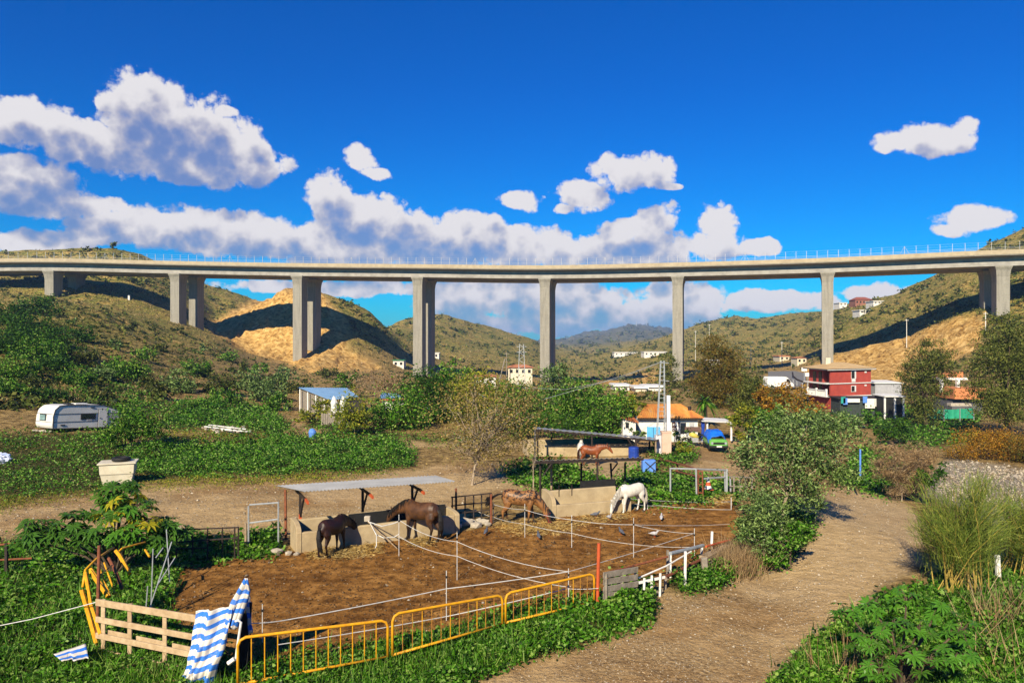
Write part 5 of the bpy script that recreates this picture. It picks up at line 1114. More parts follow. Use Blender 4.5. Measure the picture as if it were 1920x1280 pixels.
house('tiny white house between the paired piers', 813, 662, 823, 672, 290, 6, 0, WALL, WHITEP, nwin=1)
house('long white farm building on the central hillside', 1152, 661, 1195, 667, 520, 12, 0, WALL, WHITEP, nwin=5)
house('second white farm building on the central hillside', 1208, 660, 1250, 667, 540, 12, 0, WALL, WHITEP, nwin=5)
house('white hut at the foot of the terraced hillside', 1153, 724, 1180, 735, 145, 6, 0, WALL, WHITEP, nwin=2, fix=True)
house('beige hut with a flat roof above the parked cars', 1192, 728, 1212, 750, 130, 5, 0, CREAM, WHITEP, nwin=1, fix=True)
house('white house behind the concrete pole', 1212, 726, 1240, 752, 132, 5, 0, WALL, WHITEP, nwin=2, fix=True)
house('hilltop house with a broad reddish roof on the skyline', 1604, 562, 1636, 571, 455, 8, 6, pm('brown_render', (.30, .13, .09)), pm('maroon_roof', (.28, .09, .06)), nwin=5)
house('white outbuilding right of the hilltop house', 1638, 565, 1660, 570, 452, 8, 0, WALL, WHITEP, nwin=3)
house('white cottage left of the hilltop house', 1574, 568, 1588, 573, 450, 8, 0, WALL, WHITEP, nwin=2)
house('small white house on the slope below the hilltop house', 1612, 582, 1630, 588, 420, 7, 0, WALL, WHITEP, nwin=2)
house('small pinkish house beside the road bend', 1495, 671, 1512, 682, 190, 6, 2, CREAM, TILE, nwin=2)
house('pale house half hidden behind the grey eucalyptus', 1370, 745, 1392, 762, 98, 4, 0, WALL, WHITEP, nwin=1)
house('pale low house on the hillside right of the central pier', 1330, 676, 1352, 684, 330, 8, 0, CREAM, WHITEP, nwin=2)
house('cream terrace house on the right-hand slope', 1462, 668, 1480, 676, 300, 8, 0, CREAM, TILE, nwin=2)
# small parked cars far off
def far_car(x, y, Yd, m, label):
    q = at(x, y, Yd); ob = thing('parked_car', label, 'car', q)
    MB().prism([(dx, 0, z) for dx, z in ((-1.9, .3), (1.9, .3), (1.95, .75), (1.2, .85), (.7, 1.35), (-.9, 1.38), (-1.6, .9), (-1.95, .8))], (0, 1.6, 0)).build('body', m, ob, world=False, bevel=.08)
    MB().prism([(-.85, -.02, .88), (.95, -.02, .88), (.6, -.02, 1.28), (-.75, -.02, 1.28)], (0, .04, 0)).build('window', GLASSD, ob, world=False)
    for dx in (-1.2, 1.2): MB().tube([(dx, -.03, .3), (dx, .2, .3)], .3, 12).build('wheel', BLACKR, ob, world=False)
far_car(1216, 749, 146, BLACKR, 'dark car parked by the white huts'); far_car(1225, 750, 145, REDP, 'red car parked by the white huts')
def mast(label, x, yt, yb, Yd, w_=1.0, lattice=True, m=GALV, cat='mast'):
    a, b = at(x, yb, Yd), at(x, yt, Yd); a.z = min(a.z, th1(a.x, Yd)) - .3; ob = thing('lattice_mast' if lattice else 'utility_pole', label, cat, a)
    if lattice:
        for sx_ in (-1, 1):
            for sy_ in (-1, 1): MB().bar(a + Vector((sx_ * w_ / 2, sy_ * w_ / 2, 0)), b + Vector((sx_ * w_ / 4, sy_ * w_ / 4, 0)), .11).build('leg', m, ob)
        for k in range(12):
            f, g = k / 12, (k + 1) / 12; s_ = 1 if k % 2 else -1; wf, wg = w_ / 2 - f * w_ / 4, w_ / 2 - g * w_ / 4; p, q = a.lerp(b, f), a.lerp(b, g); MB().bar(p + Vector((s_ * wf, -wf, 0)), q + Vector((-s_ * wg, -wg, 0)), .07).build('brace', m, ob)
        for z in (.5, 1.6): MB().bar(b + Vector((-1.0, 0, -z)), b + Vector((1.0, 0, -z)), .1).build('arm', m, ob)
    else:
        MB().tube([a, b], [.11, .08], 7).build('shaft', m, ob); MB().bar(b + Vector((-.6, 0, -.4)), b + Vector((.6, 0, -.4)), .1).build('arm', m, ob)
mast('tall steel lattice mast in front of the cream house', 978, 645, 722, 150, 1.6)
mast('upright timber pole left of the steel mast', 950, 660, 705, 170, lattice=False, m=WOODG, cat='pole')
for k, (x, yt, yb, Yd, lab) in enumerate(((1330, 608, 636, 420, 'pale pole on the hillside right of the central pier'), (1304, 620, 645, 380, 'slim pole beside the central pier on the hillside'), (1700, 598, 624, 236, 'pale pole in the shadow on the right-hand cutting'), (1408, 648, 668, 300, 'white pole above the brown eucalyptus'), (1466, 640, 660, 300, 'white pole on the slope left of the right-hand pier'), (1848, 585, 612, 204, 'timber pole below the rightmost pier'))):
    mast(lab, x, yt, yb, Yd, lattice=False, m=WHITEP, cat='pole')
a = at(936, 706, 160); b = at(947, 672, 160); tag(MB().tube([a - Vector((0, 0, 1)), b], .13, 6).build('leaning_pole', WOODG, origin=a), 'leaning timber pole left of the steel mast', 'pole')
p = hit1(242, 563, 150); tag(MB().box(p + Vector((0, 0, .9)), (.7, .5, 2.4)).build('marker_post', WHITEP, origin=p, bevel=.05), 'white marker post on the left hillside below the deck', 'post')
a = gp(1613, 893); tag(MB().tube([a, at(1613, 842, a.y)], .05, 7).build('blue_post', LBLUE, origin=a), 'slim blue post in the green bank right of the big tree', 'post')
for x in (1872, ):
    a = gp(x, 1082); tag(MB().bar(a, at(x - 2, 1040, a.y), .13, .13, (0, 1, 0)).build('marker_stone', WHITEP, origin=a, bevel=.02), 'white marker stone behind the feathery broom bush', 'post')
# two masts on the far summit
for k, x in enumerate((1193, 1213)):
    p = at(x, 608, 3000); a_ = Vector((p.x, p.y, th1(p.x, p.y) - 3)); tag(MB().bar(a_, a_ + Vector((0, 0, 26)), 2.0).build('summit_mast', STEEL, origin=a_), ('left' if k == 0 else 'right') + ' of the two tiny masts on the far blue summit', 'mast')

# ------------------------------------------------------------------ horses
def coat(name, fn):
    t = NT(name); co = t.coord('Object'); c = fn(t, co); t.col(c); t.rough(.48); t.b.inputs['Specular IOR Level'].default_value = .35
    t.bump(t.noise(co, 40, 3, .6), .12, .01); return t.m
def grad(t, co, lo, hi):           # 0 at the hooves, 1 above hi: dark points are the animal's own colouring
    s_ = t.n('ShaderNodeSeparateXYZ'); t.l(co, s_.inputs[0]); m = t.n('ShaderNodeMapRange'); m.inputs['From Min'].default_value = lo; m.inputs['From Max'].default_value = hi
    t.l(s_.outputs[2], m.inputs['Value']); return m.outputs[0]
BAY = coat('dark_bay_coat', lambda t, co: t.mix(grad(t, co, .35, .85), (.012, .008, .006), t.ramp(t.noise(co, 2.2, 4), [(.35, (.028, .012, .006)), (.65, (.12, .052, .02))])))
BLK = coat('black_brown_coat', lambda t, co: t.ramp(t.noise(co, 2.5, 4), [(.35, (.006, .004, .004)), (.7, (.035, .012, .007))]))
CHE = coat('chestnut_coat', lambda t, co: t.ramp(t.noise(co, 2.2, 4), [(.3, (.11, .026, .007)), (.7, (.27, .072, .018))]))
def app(t, co):
    b = t.ramp(t.noise(co, 2.0, 4), [(.35, (.15, .062, .018)), (.65, (.30, .14, .045))]); sp = t.ramp(t.noise(co, 7.5, 3, .65), [(.49, 0.), (.545, 1.)])
    up = grad(t, co, .85, 1.15); return t.mix(grad(t, co, .15, .5), (.02, .013, .01), t.mix(t.math('MULTIPLY', sp, up), b, (.022, .012, .009)))
APP = coat('spotted_brown_coat', app)
WHI = coat('flea_bitten_grey_coat', lambda t, co: t.mix(t.ramp(t.noise(co, 16, 4, .7), [(.56, 0.), (.7, .55)]), t.ramp(t.noise(co, 2, 4), [(.3, (.50, .47, .41)), (.7, (.72, .69, .62))]), (.22, .2, .18)))
HAIRD = pm('dark_horsehair', (.012, .010, .009), (.006, .005, .005), 30, .5, .4, 60)
HAIRC = pm('chestnut_horsehair', (.06, .02, .01), (.03, .012, .008), 30, .5, .4, 60)
HAIRW = pm('pale_horsehair', (.45, .42, .36), (.30, .27, .22), 30, .6, .4, 60)
HOOF = pm('hoof_horn', (.05, .042, .036), (.03, .026, .022), 10, .5, .2); EYE = pm('horse_eye', (.006, .005, .005), (.004, .004, .004), 3, .1, 0, spec=.6); LEATHER = pm('halter_webbing', (.35, .05, .04), (.2, .03, .03), 10, .7)
POSES = {
 'graze': ([(.40, 1.24, .30, .17), (.66, 1.12, .25, .13), (.90, .90, .19, .105), (1.06, .70, .155, .09), (1.14, .56, .15, .085)], [(1.10, .60, .14, .095), (1.17, .46, .145, .10), (1.235, .28, .105, .075), (1.275, .13, .075, .058), (1.29, .055, .062, .052), (1.29, .02, .03, .03)]),
 'low': ([(.40, 1.26, .30, .17), (.72, 1.22, .25, .13), (1.02, 1.10, .19, .105), (1.24, .98, .155, .09), (1.34, .90, .15, .085)], [(1.28, .95, .14, .095), (1.40, .84, .145, .10), (1.52, .68, .105, .075), (1.60, .54, .075, .058), (1.63, .47, .062, .052), (1.64, .44, .03, .03)]),
 'mid': ([(.40, 1.28, .30, .17), (.68, 1.36, .25, .13), (.94, 1.42, .19, .105), (1.14, 1.44, .155, .09), (1.22, 1.42, .15, .085)], [(1.16, 1.45, .14, .095), (1.30, 1.36, .145, .10), (1.44, 1.20, .105, .075), (1.54, 1.06, .075, .058), (1.57, 1.0, .062, .052), (1.58, .97, .03, .03)]),
 'up': ([(.40, 1.28, .30, .17), (.64, 1.46, .25, .13), (.84, 1.66, .19, .105), (.98, 1.80, .155, .09), (1.06, 1.84, .15, .085)], [(1.0, 1.85, .14, .095), (1.15, 1.78, .145, .10), (1.32, 1.62, .105, .075), (1.44, 1.48, .075, .058), (1.48, 1.42, .062, .052), (1.49, 1.39, .03, .03)]),
}
def horse(label, loc, rz, k, pose, m, hair, steps=(0, 0, 0, 0), tail='down', fat=1.0, halter=False, swish=0.0, neck_turn=0.0):
    ob = thing('horse', label, 'horse', loc, rz); neck, head = POSES[pose]
    mb = MB()
    mb.loft([(-.80, 0, 1.22, .06, .05), (-.77, 0, 1.20, .17, .13), (-.68, 0, 1.20, .26, .21), (-.52, 0, 1.21, .31, .26), (-.28, 0, 1.17, .325, .28 * fat), (0, 0, 1.12, .325, .30 * fat), (.24, 0, 1.115, .345, .28 * fat), (.44, 0, 1.155, .355, .235), (.60, 0, 1.16, .30, .20), (.72, 0, 1.14, .20, .14), (.77, 0, 1.12, .08, .06)], 18)
    def bend(x, z): 
        a = neck_turn * max(0, (x - .45)); return (x - .45) * math.sin(a) if neck_turn else 0.0
    mb.loft([(x, bend(x, z), z, h, w) for x, z, h, w in neck], 14); mb.loft([(x, bend(x, z), z, h, w) for x, z, h, w in head], 12)
    p0, p1 = head[0], head[1]; dv = Vector((p1[0] - p0[0], 0, p1[1] - p0[1])).normalized(); up = Vector((dv.z * -1, 0, dv.x)); up = up if up.z > 0 or up.x < 0 else -up
    ebase = Vector((p0[0], bend(p0[0], 0), p0[1]))
    nv = Vector((-dv.z, 0, dv.x)); nv = nv if nv.x > 0 or pose != 'graze' else nv
    back = -dv
    for s_ in (-1, 1): mb.tube([ebase + nv * .10 + Vector((0, s_ * .055, 0)), ebase + nv * .17 + back * .06 + Vector((0, s_ * .085, 0)), ebase + nv * .22 + back * .13 + Vector((0, s_ * .09, 0))], [.035, .032, .008], 7)
    legs = []
    for i, (x, y, hind) in enumerate(((.46, .15, 0), (.46, -.15, 0), (-.56, .16, 1), (-.56, -.16, 1))):
        s_ = steps[i]
        if hind: R = [(x + .04, y * .8, 1.12, .22, .13), (x + .02, y, .94, .20, .125), (x + .04 + s_ * .2, y, .78, .135, .095), (x - .07 + s_ * .45, y, .60, .085, .065), (x - .12 + s_ * .55, y, .53, .068, .056), (x - .10 + s_ * .65, y, .42, .05, .043), (x - .08 + s_ * .85, y, .22, .043, .038), (x - .07 + s_ * .95, y, .13, .052, .048), (x - .03 + s_, y, .07, .05, .048), (x + s_, y, .035, .066, .062), (x + .015 + s_, y, 0, .074, .068)]
        else: R = [(x, y * .75, 1.08, .17, .11), (x, y, .90, .13, .095), (x - .01 + s_ * .25, y, .74, .09, .075), (x + s_ * .45, y, .56, .066, .058), (x + .01 + s_ * .5, y, .50, .064, .058), (x + s_ * .6, y, .40, .046, .042), (x + s_ * .85, y, .20, .041, .038), (x + s_ * .92, y, .13, .052, .047), (x + .04 + s_, y, .07, .05, .047), (x + .06 + s_, y, .035, .064, .06), (x + .075 + s_, y, 0, .072, .066)]
        mb.loft(R, 10); legs.append(R)
    tmp = link('horse_tmp', mb.mesh('horse_tmp')); rm = tmp.modifiers.new('r', 'REMESH'); rm.mode = 'VOXEL'; rm.voxel_size = .02
    sm = tmp.modifiers.new('s', 'SMOOTH'); sm.factor = .5; sm.iterations = 5
    dg = bpy.context.evaluated_depsgraph_get(); me = bpy.data.meshes.new_from_object(tmp.evaluated_get(dg)); me.name = 'body'
    bpy.data.objects.remove(tmp); me.materials.clear(); me.polygons.foreach_set('use_smooth', [True] * len(me.polygons))
    link('body', me, m, ob)
    # hooves, eyes, mane, tail
    for R in legs:
        x, y, *_ = R[-1]; x2 = R[-3][0]; MB().loft([(x2 + .004, y, .068, .057, .055), (x, y, .03, .077, .072), (x + .012, y, .004, .083, .077)], 12).build('hoof', HOOF, ob, world=False, smooth=True)
    h1 = head[1]
    for s_ in (-1, 1):
        bm = bmesh.new(); bmesh.ops.create_uvsphere(bm, u_segments=10, v_segments=6, radius=.024); me2 = bpy.data.meshes.new('eye'); bm.to_mesh(me2); bm.free()
        link('eye', me2, EYE, ob, (h1[0] + nv.x * .06, bend(h1[0], 0) + s_ * .088, h1[1] + nv.z * .06))
    mv = MB(); crest = []
    for i, (x, z, h, w) in enumerate(neck):
        a, b = neck[max(i - 1, 0)], neck[min(i + 1, len(neck) - 1)]; tt = Vector((b[0] - a[0], 0, b[1] - a[1])).normalized(); nn = Vector((-tt.z, 0, tt.x)); crest.append(Vector((x, bend(x, z), z)) + nn * (h - .015))
    crest = [crest[0].lerp(crest[1], .3)] + crest[1:] + [Vector((head[0][0], bend(head[0][0], 0), head[0][1])) + nv * .13 + dv * .1]
    rg = random.Random(7)
    for i in range(len(crest) - 1):
        for j in range(9):
            q = crest[i].lerp(crest[i + 1], j / 9 + rg.random() * .05); side_ = 1 if rg.random() < .75 else -1; ln = .16 + rg.random() * .12
            mv.tube([q + Vector((0, -side_ * .01, .015)), q + Vector((0, side_ * .085, -.02)), q + Vector((rg.uniform(-.03, .03), side_ * .135, -ln))], [.02, .022, .006], 4)
    mv.build('mane', hair, ob, world=False)
    tv_ = MB()
    for j in range(16):
        a = j / 16 * 6.28; dx, dy = math.cos(a) * .035, math.sin(a) * .035; r_ = rg.uniform(.8, 1.15)
        if tail == 'down': P = [(-.78 + dx * .4, dy * .5, 1.26), (-.88 + dx, dy, 1.16), (-.93 + dx * 1.6, dy * 1.8 + swish * .1, .88), (-.93 + dx * 2, dy * 2.2 + swish * .3, .55), (-.90 + dx * 1.4, dy * 1.5 + swish * .5, .36 * r_)]
        else: P = [(-.78 + dx * .3, dy * .5, 1.28), (-.95 + dx, dy, 1.26), (-1.2 + dx, dy * 1.5, 1.12), (-1.42 + dx, dy * 1.6, .96 * r_), (-1.52, dy, .86 * r_)]
        tv_.tube(P, [.024, .03, .034, .028, .008], 5)
    tv_.build('tail', hair, ob, world=False)
    if halter:
        hm = MB()
        for i_ in (1, 2, 3):
            x, z, h, w = head[i_]; 
            if i_ in (1, 3):
                a, b = head[i_ - 1], head[i_ + 1]; tt = Vector((b[0] - a[0], 0, b[1] - a[1])).normalized(); nn = Vector((-tt.z, 0, tt.x))
                hm.tube([Vector((x, bend(x, z), z)) + nn * (h + .012) * math.cos(q * math.pi / 8) + Vector((0, (w + .012) * math.sin(q * math.pi / 8), 0)) for q in range(17)], .014, 5)
        for s_ in (-1, 1): hm.tube([(head[1][0], bend(head[1][0], 0) + s_ * (head[1][3] + .01), head[1][1]), (head[3][0], bend(head[3][0], 0) + s_ * (head[3][3] + .012), head[3][1])], .014, 5)
        hm.build('halter', LEATHER, ob, world=False)
    ob.scale = (k,) * 3
    return ob
horse('dark brown pony with its back turned at the near end of the long trough', gp(624, 1040), math.radians(66), .88, 'low', BLK, HAIRD, (.0, .1, -.05, .08), fat=1.12, swish=-.3)
horse('brown horse stretching its neck over the long trough', gp(789, 1014), math.radians(150), 1.0, 'low', BAY, HAIRD, (.05, -.12, .1, -.08), fat=1.02)
horse('spotted brown horse grazing straw in side view', gp(975, 982), math.radians(-8), .95, 'graze', APP, HAIRD, (.12, -.1, .06, -.1), tail='out', halter=True)
horse('white horse grazing with its head at the short trough end', gp(1184, 960), math.radians(207), .84, 'graze', WHI, HAIRW, (.15, -.08, -.1, .12))
horse('chestnut horse standing in the rear yard', gp(1108, 873), math.radians(-12), .82, 'mid', CHE, HAIRC, (.05, -.08, .1, -.06))
horse('white pony seen from behind beside the chestnut horse', gp(1089, 862), math.radians(82), .76, 'mid', WHI, HAIRW, (0, .05, -.05, .04), fat=1.1)
# pigeons on the soil
PGM = [pm('grey_pigeon', (.12, .13, .16), (.05, .055, .07), 18, .6, .1), pm('pale_pigeon', (.55, .54, .54), (.25, .25, .27), 18, .6, .1)]
for k, (x, y, pale, lab) in enumerate(((911, 1004, 0, 'dark pigeon on the soil left of the straw'), (1010, 1012, 0, 'dark pigeon standing below the straw patch'), (1116, 971, 0, 'dark pigeon on the straw near the short trough'), (1142, 976, 1, 'pale pigeon on the straw by the white horse'), (1165, 1004, 0, 'dark pigeon left of the pale one in the open paddock'), (1226, 1008, 1, 'pale pigeon in the middle of the open paddock'), (1240, 977, 1, 'white pigeon behind the fence tape right of the white horse'))):
    b_ = gp(x, y); ob = thing('pigeon', lab, 'pigeon', b_, random.uniform(0, 6.28)); m = PGM[pale]
    MB().loft([(-.19, 0, .12, .008, .03), (-.12, 0, .125, .02, .035), (-.06, 0, .135, .045, .05), (.02, 0, .145, .06, .06), (.08, 0, .16, .05, .045), (.11, 0, .19, .03, .028), (.125, 0, .225, .028, .026), (.15, 0, .235, .024, .022), (.17, 0, .235, .008, .008), (.19, 0, .23, .003, .003)], 10).build('body', m, ob, world=False, smooth=True)
    for s_ in (-1, 1): MB().tube([(.02, s_ * .025, .1), (.03, s_ * .028, 0)], .006, 4).build('leg', REDP, ob, world=False)
    ob.scale = (1.25,) * 3
# rocks by the dark rails
for k, (x, y, s_) in enumerate(((870, 985, .75), (884, 982, .5), (893, 988, .55), (905, 982, .5), (914, 986, .4), (858, 990, .5), (899, 978, .4), (542, 1040, .35), (556, 1041, .3), (520, 1038, .5))):
    b_ = gp(x, y); o = link('boulder', ROCKS[k % 5], None, None, b_ + Vector((0, 0, s_ * .18)), (0, 0, k * 2.1), s_); tag(o, ('largest pale boulder, just right of the long trough end', 'second pale boulder from the long trough end', 'front pale boulder in the middle of the row by the rails', 'pale boulder below the last rail uprights', 'rightmost small boulder beside the rusty rail post', 'pale boulder touching the right end of the long trough', 'small boulder furthest back under the dark rails', 'middle pale stone at the left foot of the long trough', 'rightmost pale stone at the left foot of the long trough', 'leftmost pale stone beside the tubular gate foot')[k], 'stone', 'boulders by the rail fence' if k < 7 else 'stones at the trough foot')

# ------------------------------------------------------------------ vegetation
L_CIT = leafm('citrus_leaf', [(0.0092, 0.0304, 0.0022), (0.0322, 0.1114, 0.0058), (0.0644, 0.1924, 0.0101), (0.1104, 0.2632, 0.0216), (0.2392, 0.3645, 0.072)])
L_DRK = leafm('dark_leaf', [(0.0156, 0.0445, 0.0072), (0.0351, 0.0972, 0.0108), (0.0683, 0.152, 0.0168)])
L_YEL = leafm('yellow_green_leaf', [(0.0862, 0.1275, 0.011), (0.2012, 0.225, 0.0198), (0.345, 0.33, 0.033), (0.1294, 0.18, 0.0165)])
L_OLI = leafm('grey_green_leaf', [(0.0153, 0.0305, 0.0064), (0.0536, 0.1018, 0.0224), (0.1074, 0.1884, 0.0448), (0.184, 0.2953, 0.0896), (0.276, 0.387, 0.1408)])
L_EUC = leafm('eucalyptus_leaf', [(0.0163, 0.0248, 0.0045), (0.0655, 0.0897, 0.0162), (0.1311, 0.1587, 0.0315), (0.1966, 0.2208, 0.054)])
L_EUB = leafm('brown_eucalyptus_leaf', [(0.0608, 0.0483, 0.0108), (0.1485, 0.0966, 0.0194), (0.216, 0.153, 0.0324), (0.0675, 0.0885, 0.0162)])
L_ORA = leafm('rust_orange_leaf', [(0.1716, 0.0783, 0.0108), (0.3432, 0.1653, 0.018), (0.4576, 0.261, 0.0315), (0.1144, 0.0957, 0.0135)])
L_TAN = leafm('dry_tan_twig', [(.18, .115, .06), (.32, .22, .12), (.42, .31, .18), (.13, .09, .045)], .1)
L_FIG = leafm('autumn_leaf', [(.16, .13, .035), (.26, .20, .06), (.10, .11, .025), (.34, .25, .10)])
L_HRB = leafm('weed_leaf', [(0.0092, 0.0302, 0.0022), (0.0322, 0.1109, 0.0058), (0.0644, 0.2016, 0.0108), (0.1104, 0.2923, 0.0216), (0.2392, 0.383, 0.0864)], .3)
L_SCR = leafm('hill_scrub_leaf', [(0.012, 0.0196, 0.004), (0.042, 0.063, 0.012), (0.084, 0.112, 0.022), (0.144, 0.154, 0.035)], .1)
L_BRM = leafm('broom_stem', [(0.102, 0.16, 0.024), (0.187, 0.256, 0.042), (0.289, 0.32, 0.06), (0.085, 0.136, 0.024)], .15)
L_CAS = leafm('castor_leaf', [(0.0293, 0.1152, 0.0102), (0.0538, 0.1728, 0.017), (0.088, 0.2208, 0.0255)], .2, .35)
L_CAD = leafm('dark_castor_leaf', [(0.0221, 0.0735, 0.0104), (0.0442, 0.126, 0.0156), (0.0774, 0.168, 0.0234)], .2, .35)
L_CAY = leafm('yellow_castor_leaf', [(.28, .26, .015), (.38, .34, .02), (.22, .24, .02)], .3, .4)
BARK = pm('brown_bark', (.12, .085, .055), (.06, .042, .028), 6, .95, .6, 30)
BARKP = pm('pale_bark', (.40, .32, .23), (.24, .18, .12), 6, .9, .5, 30)
def ell_world(ells, Y, r):
    out = []
    for e in ells:
        cx_, cy_, rx, ry = e[:4]; dy = e[4] if len(e) > 4 else r.uniform(-.35, .35) * (rx + ry) / 2 / F * Y
        c = at(cx_, cy_, Y + dy); k = (Y + dy) / F; out.append((c.x, c.y, c.z, rx * k, (rx + ry) / 2 * k, ry * k, rx * ry))
    return np.array(out)
def crown_points(E, n, r, per=30, spread=.24, shell=2.6):
    w = E[:, 6] / E[:, 6].sum(); nc = max(6, n // per); idx_ = r.choice(len(E), nc, p=w)
    d = r.normal(size=(nc, 3)); d /= np.linalg.norm(d, axis=1)[:, None]; rad = r.random(nc) ** (1 / shell)
    rad *= .82 + .30 * r.random(nc)
    C = E[idx_, :3] + d * rad[:, None] * E[idx_, 3:6]
    cr = (E[idx_, 3:6].mean(1) * spread * r.uniform(.6, 1.35, nc))
    k = r.integers(0, nc, n); P = C[k] + r.normal(size=(n, 3)) * cr[k][:, None] * np.array([1, 1, .8])
    return P, C
def plant(name, label, cat, ells, Y, mat, leafpx=5.0, dens=2.9, base=None, bark=BARK, aspect=.5, up=.3, droop=0.0, seed=0, group=None, tr=.012, limbs=9, twigs=0, per=55, spread=.185, zbase=None, shell=2.6, trunk=True):
    r = np.random.default_rng(1000 + seed); E = ell_world(ells, Y, r)
    area = sum(math.pi * e[2] * e[3] for e in ells); n = int(area / (leafpx * leafpx * .5 * aspect) * dens)
    P, C = crown_points(E, n, r, per, spread, shell)
    bx_ = base if base is not None else float(np.mean([e[0] for e in ells])); bX = (bx_ - 960) / F * Y; zb = zbase if zbase is not None else th1(bX, Y)
    P = P[P[:, 2] > zb + .02]; C = C[C[:, 2] > zb + .1]
    ob = thing(name, label, cat, (bX, Y, zb), 0, group)
    og = np.array([bX, Y, zb]); sz = leafpx / F * Y
    me = np_mesh('crown', leaf_quads(P - og, sz * r.uniform(.6, 1.35, len(P)), aspect, up, droop, r), 4, mat); link('crown', me, None, ob)
    if trunk and len(C):
        mb = MB(); Hc_ = E[:, 2].max() - zb; r0 = max(Hc_ * tr, .03); ctr = Vector(E[:, :3].mean(0)) - Vector(og)
        rr = random.Random(seed); top = Vector((ctr.x * .6, ctr.y * .6, max(ctr.z * .75, .2)))
        tk = [Vector((0, 0, -.2)), Vector((top.x * .3 + rr.uniform(-.1, .1) * Hc_ * .2, top.y * .3, top.z * .4)), top]; mb.tube(tk, [r0 * 1.4, r0 * 1.1, r0 * .8], 7)
        pk = r.choice(len(C), min(limbs, len(C)), replace=False)
        for q in pk:
            e = Vector(C[q]) - Vector(og); s_ = tk[1].lerp(tk[2], rr.random()); m_ = s_.lerp(e, .5) + Vector((rr.uniform(-1, 1), rr.uniform(-1, 1), rr.uniform(0, 1))) * Hc_ * .04; mb.tube([s_, m_, e], [r0 * .6, r0 * .4, r0 * .12], 5, False)
            if twigs:
                for _ in range(twigs):
                    f = rr.random(); a = (s_.lerp(m_, f * 2) if f < .5 else m_.lerp(e, f * 2 - 1)); dv = Vector((rr.gauss(0, 1), rr.gauss(0, 1), rr.gauss(.5, .8))).normalized() * Hc_ * rr.uniform(.06, .18); mb.tube([a, a + dv * .5 + Vector((0, 0, .02)), a + dv], [r0 * .2, r0 * .13, r0 * .05], 4, False)
        mb.build('trunk', bark, ob, world=False)
    return ob
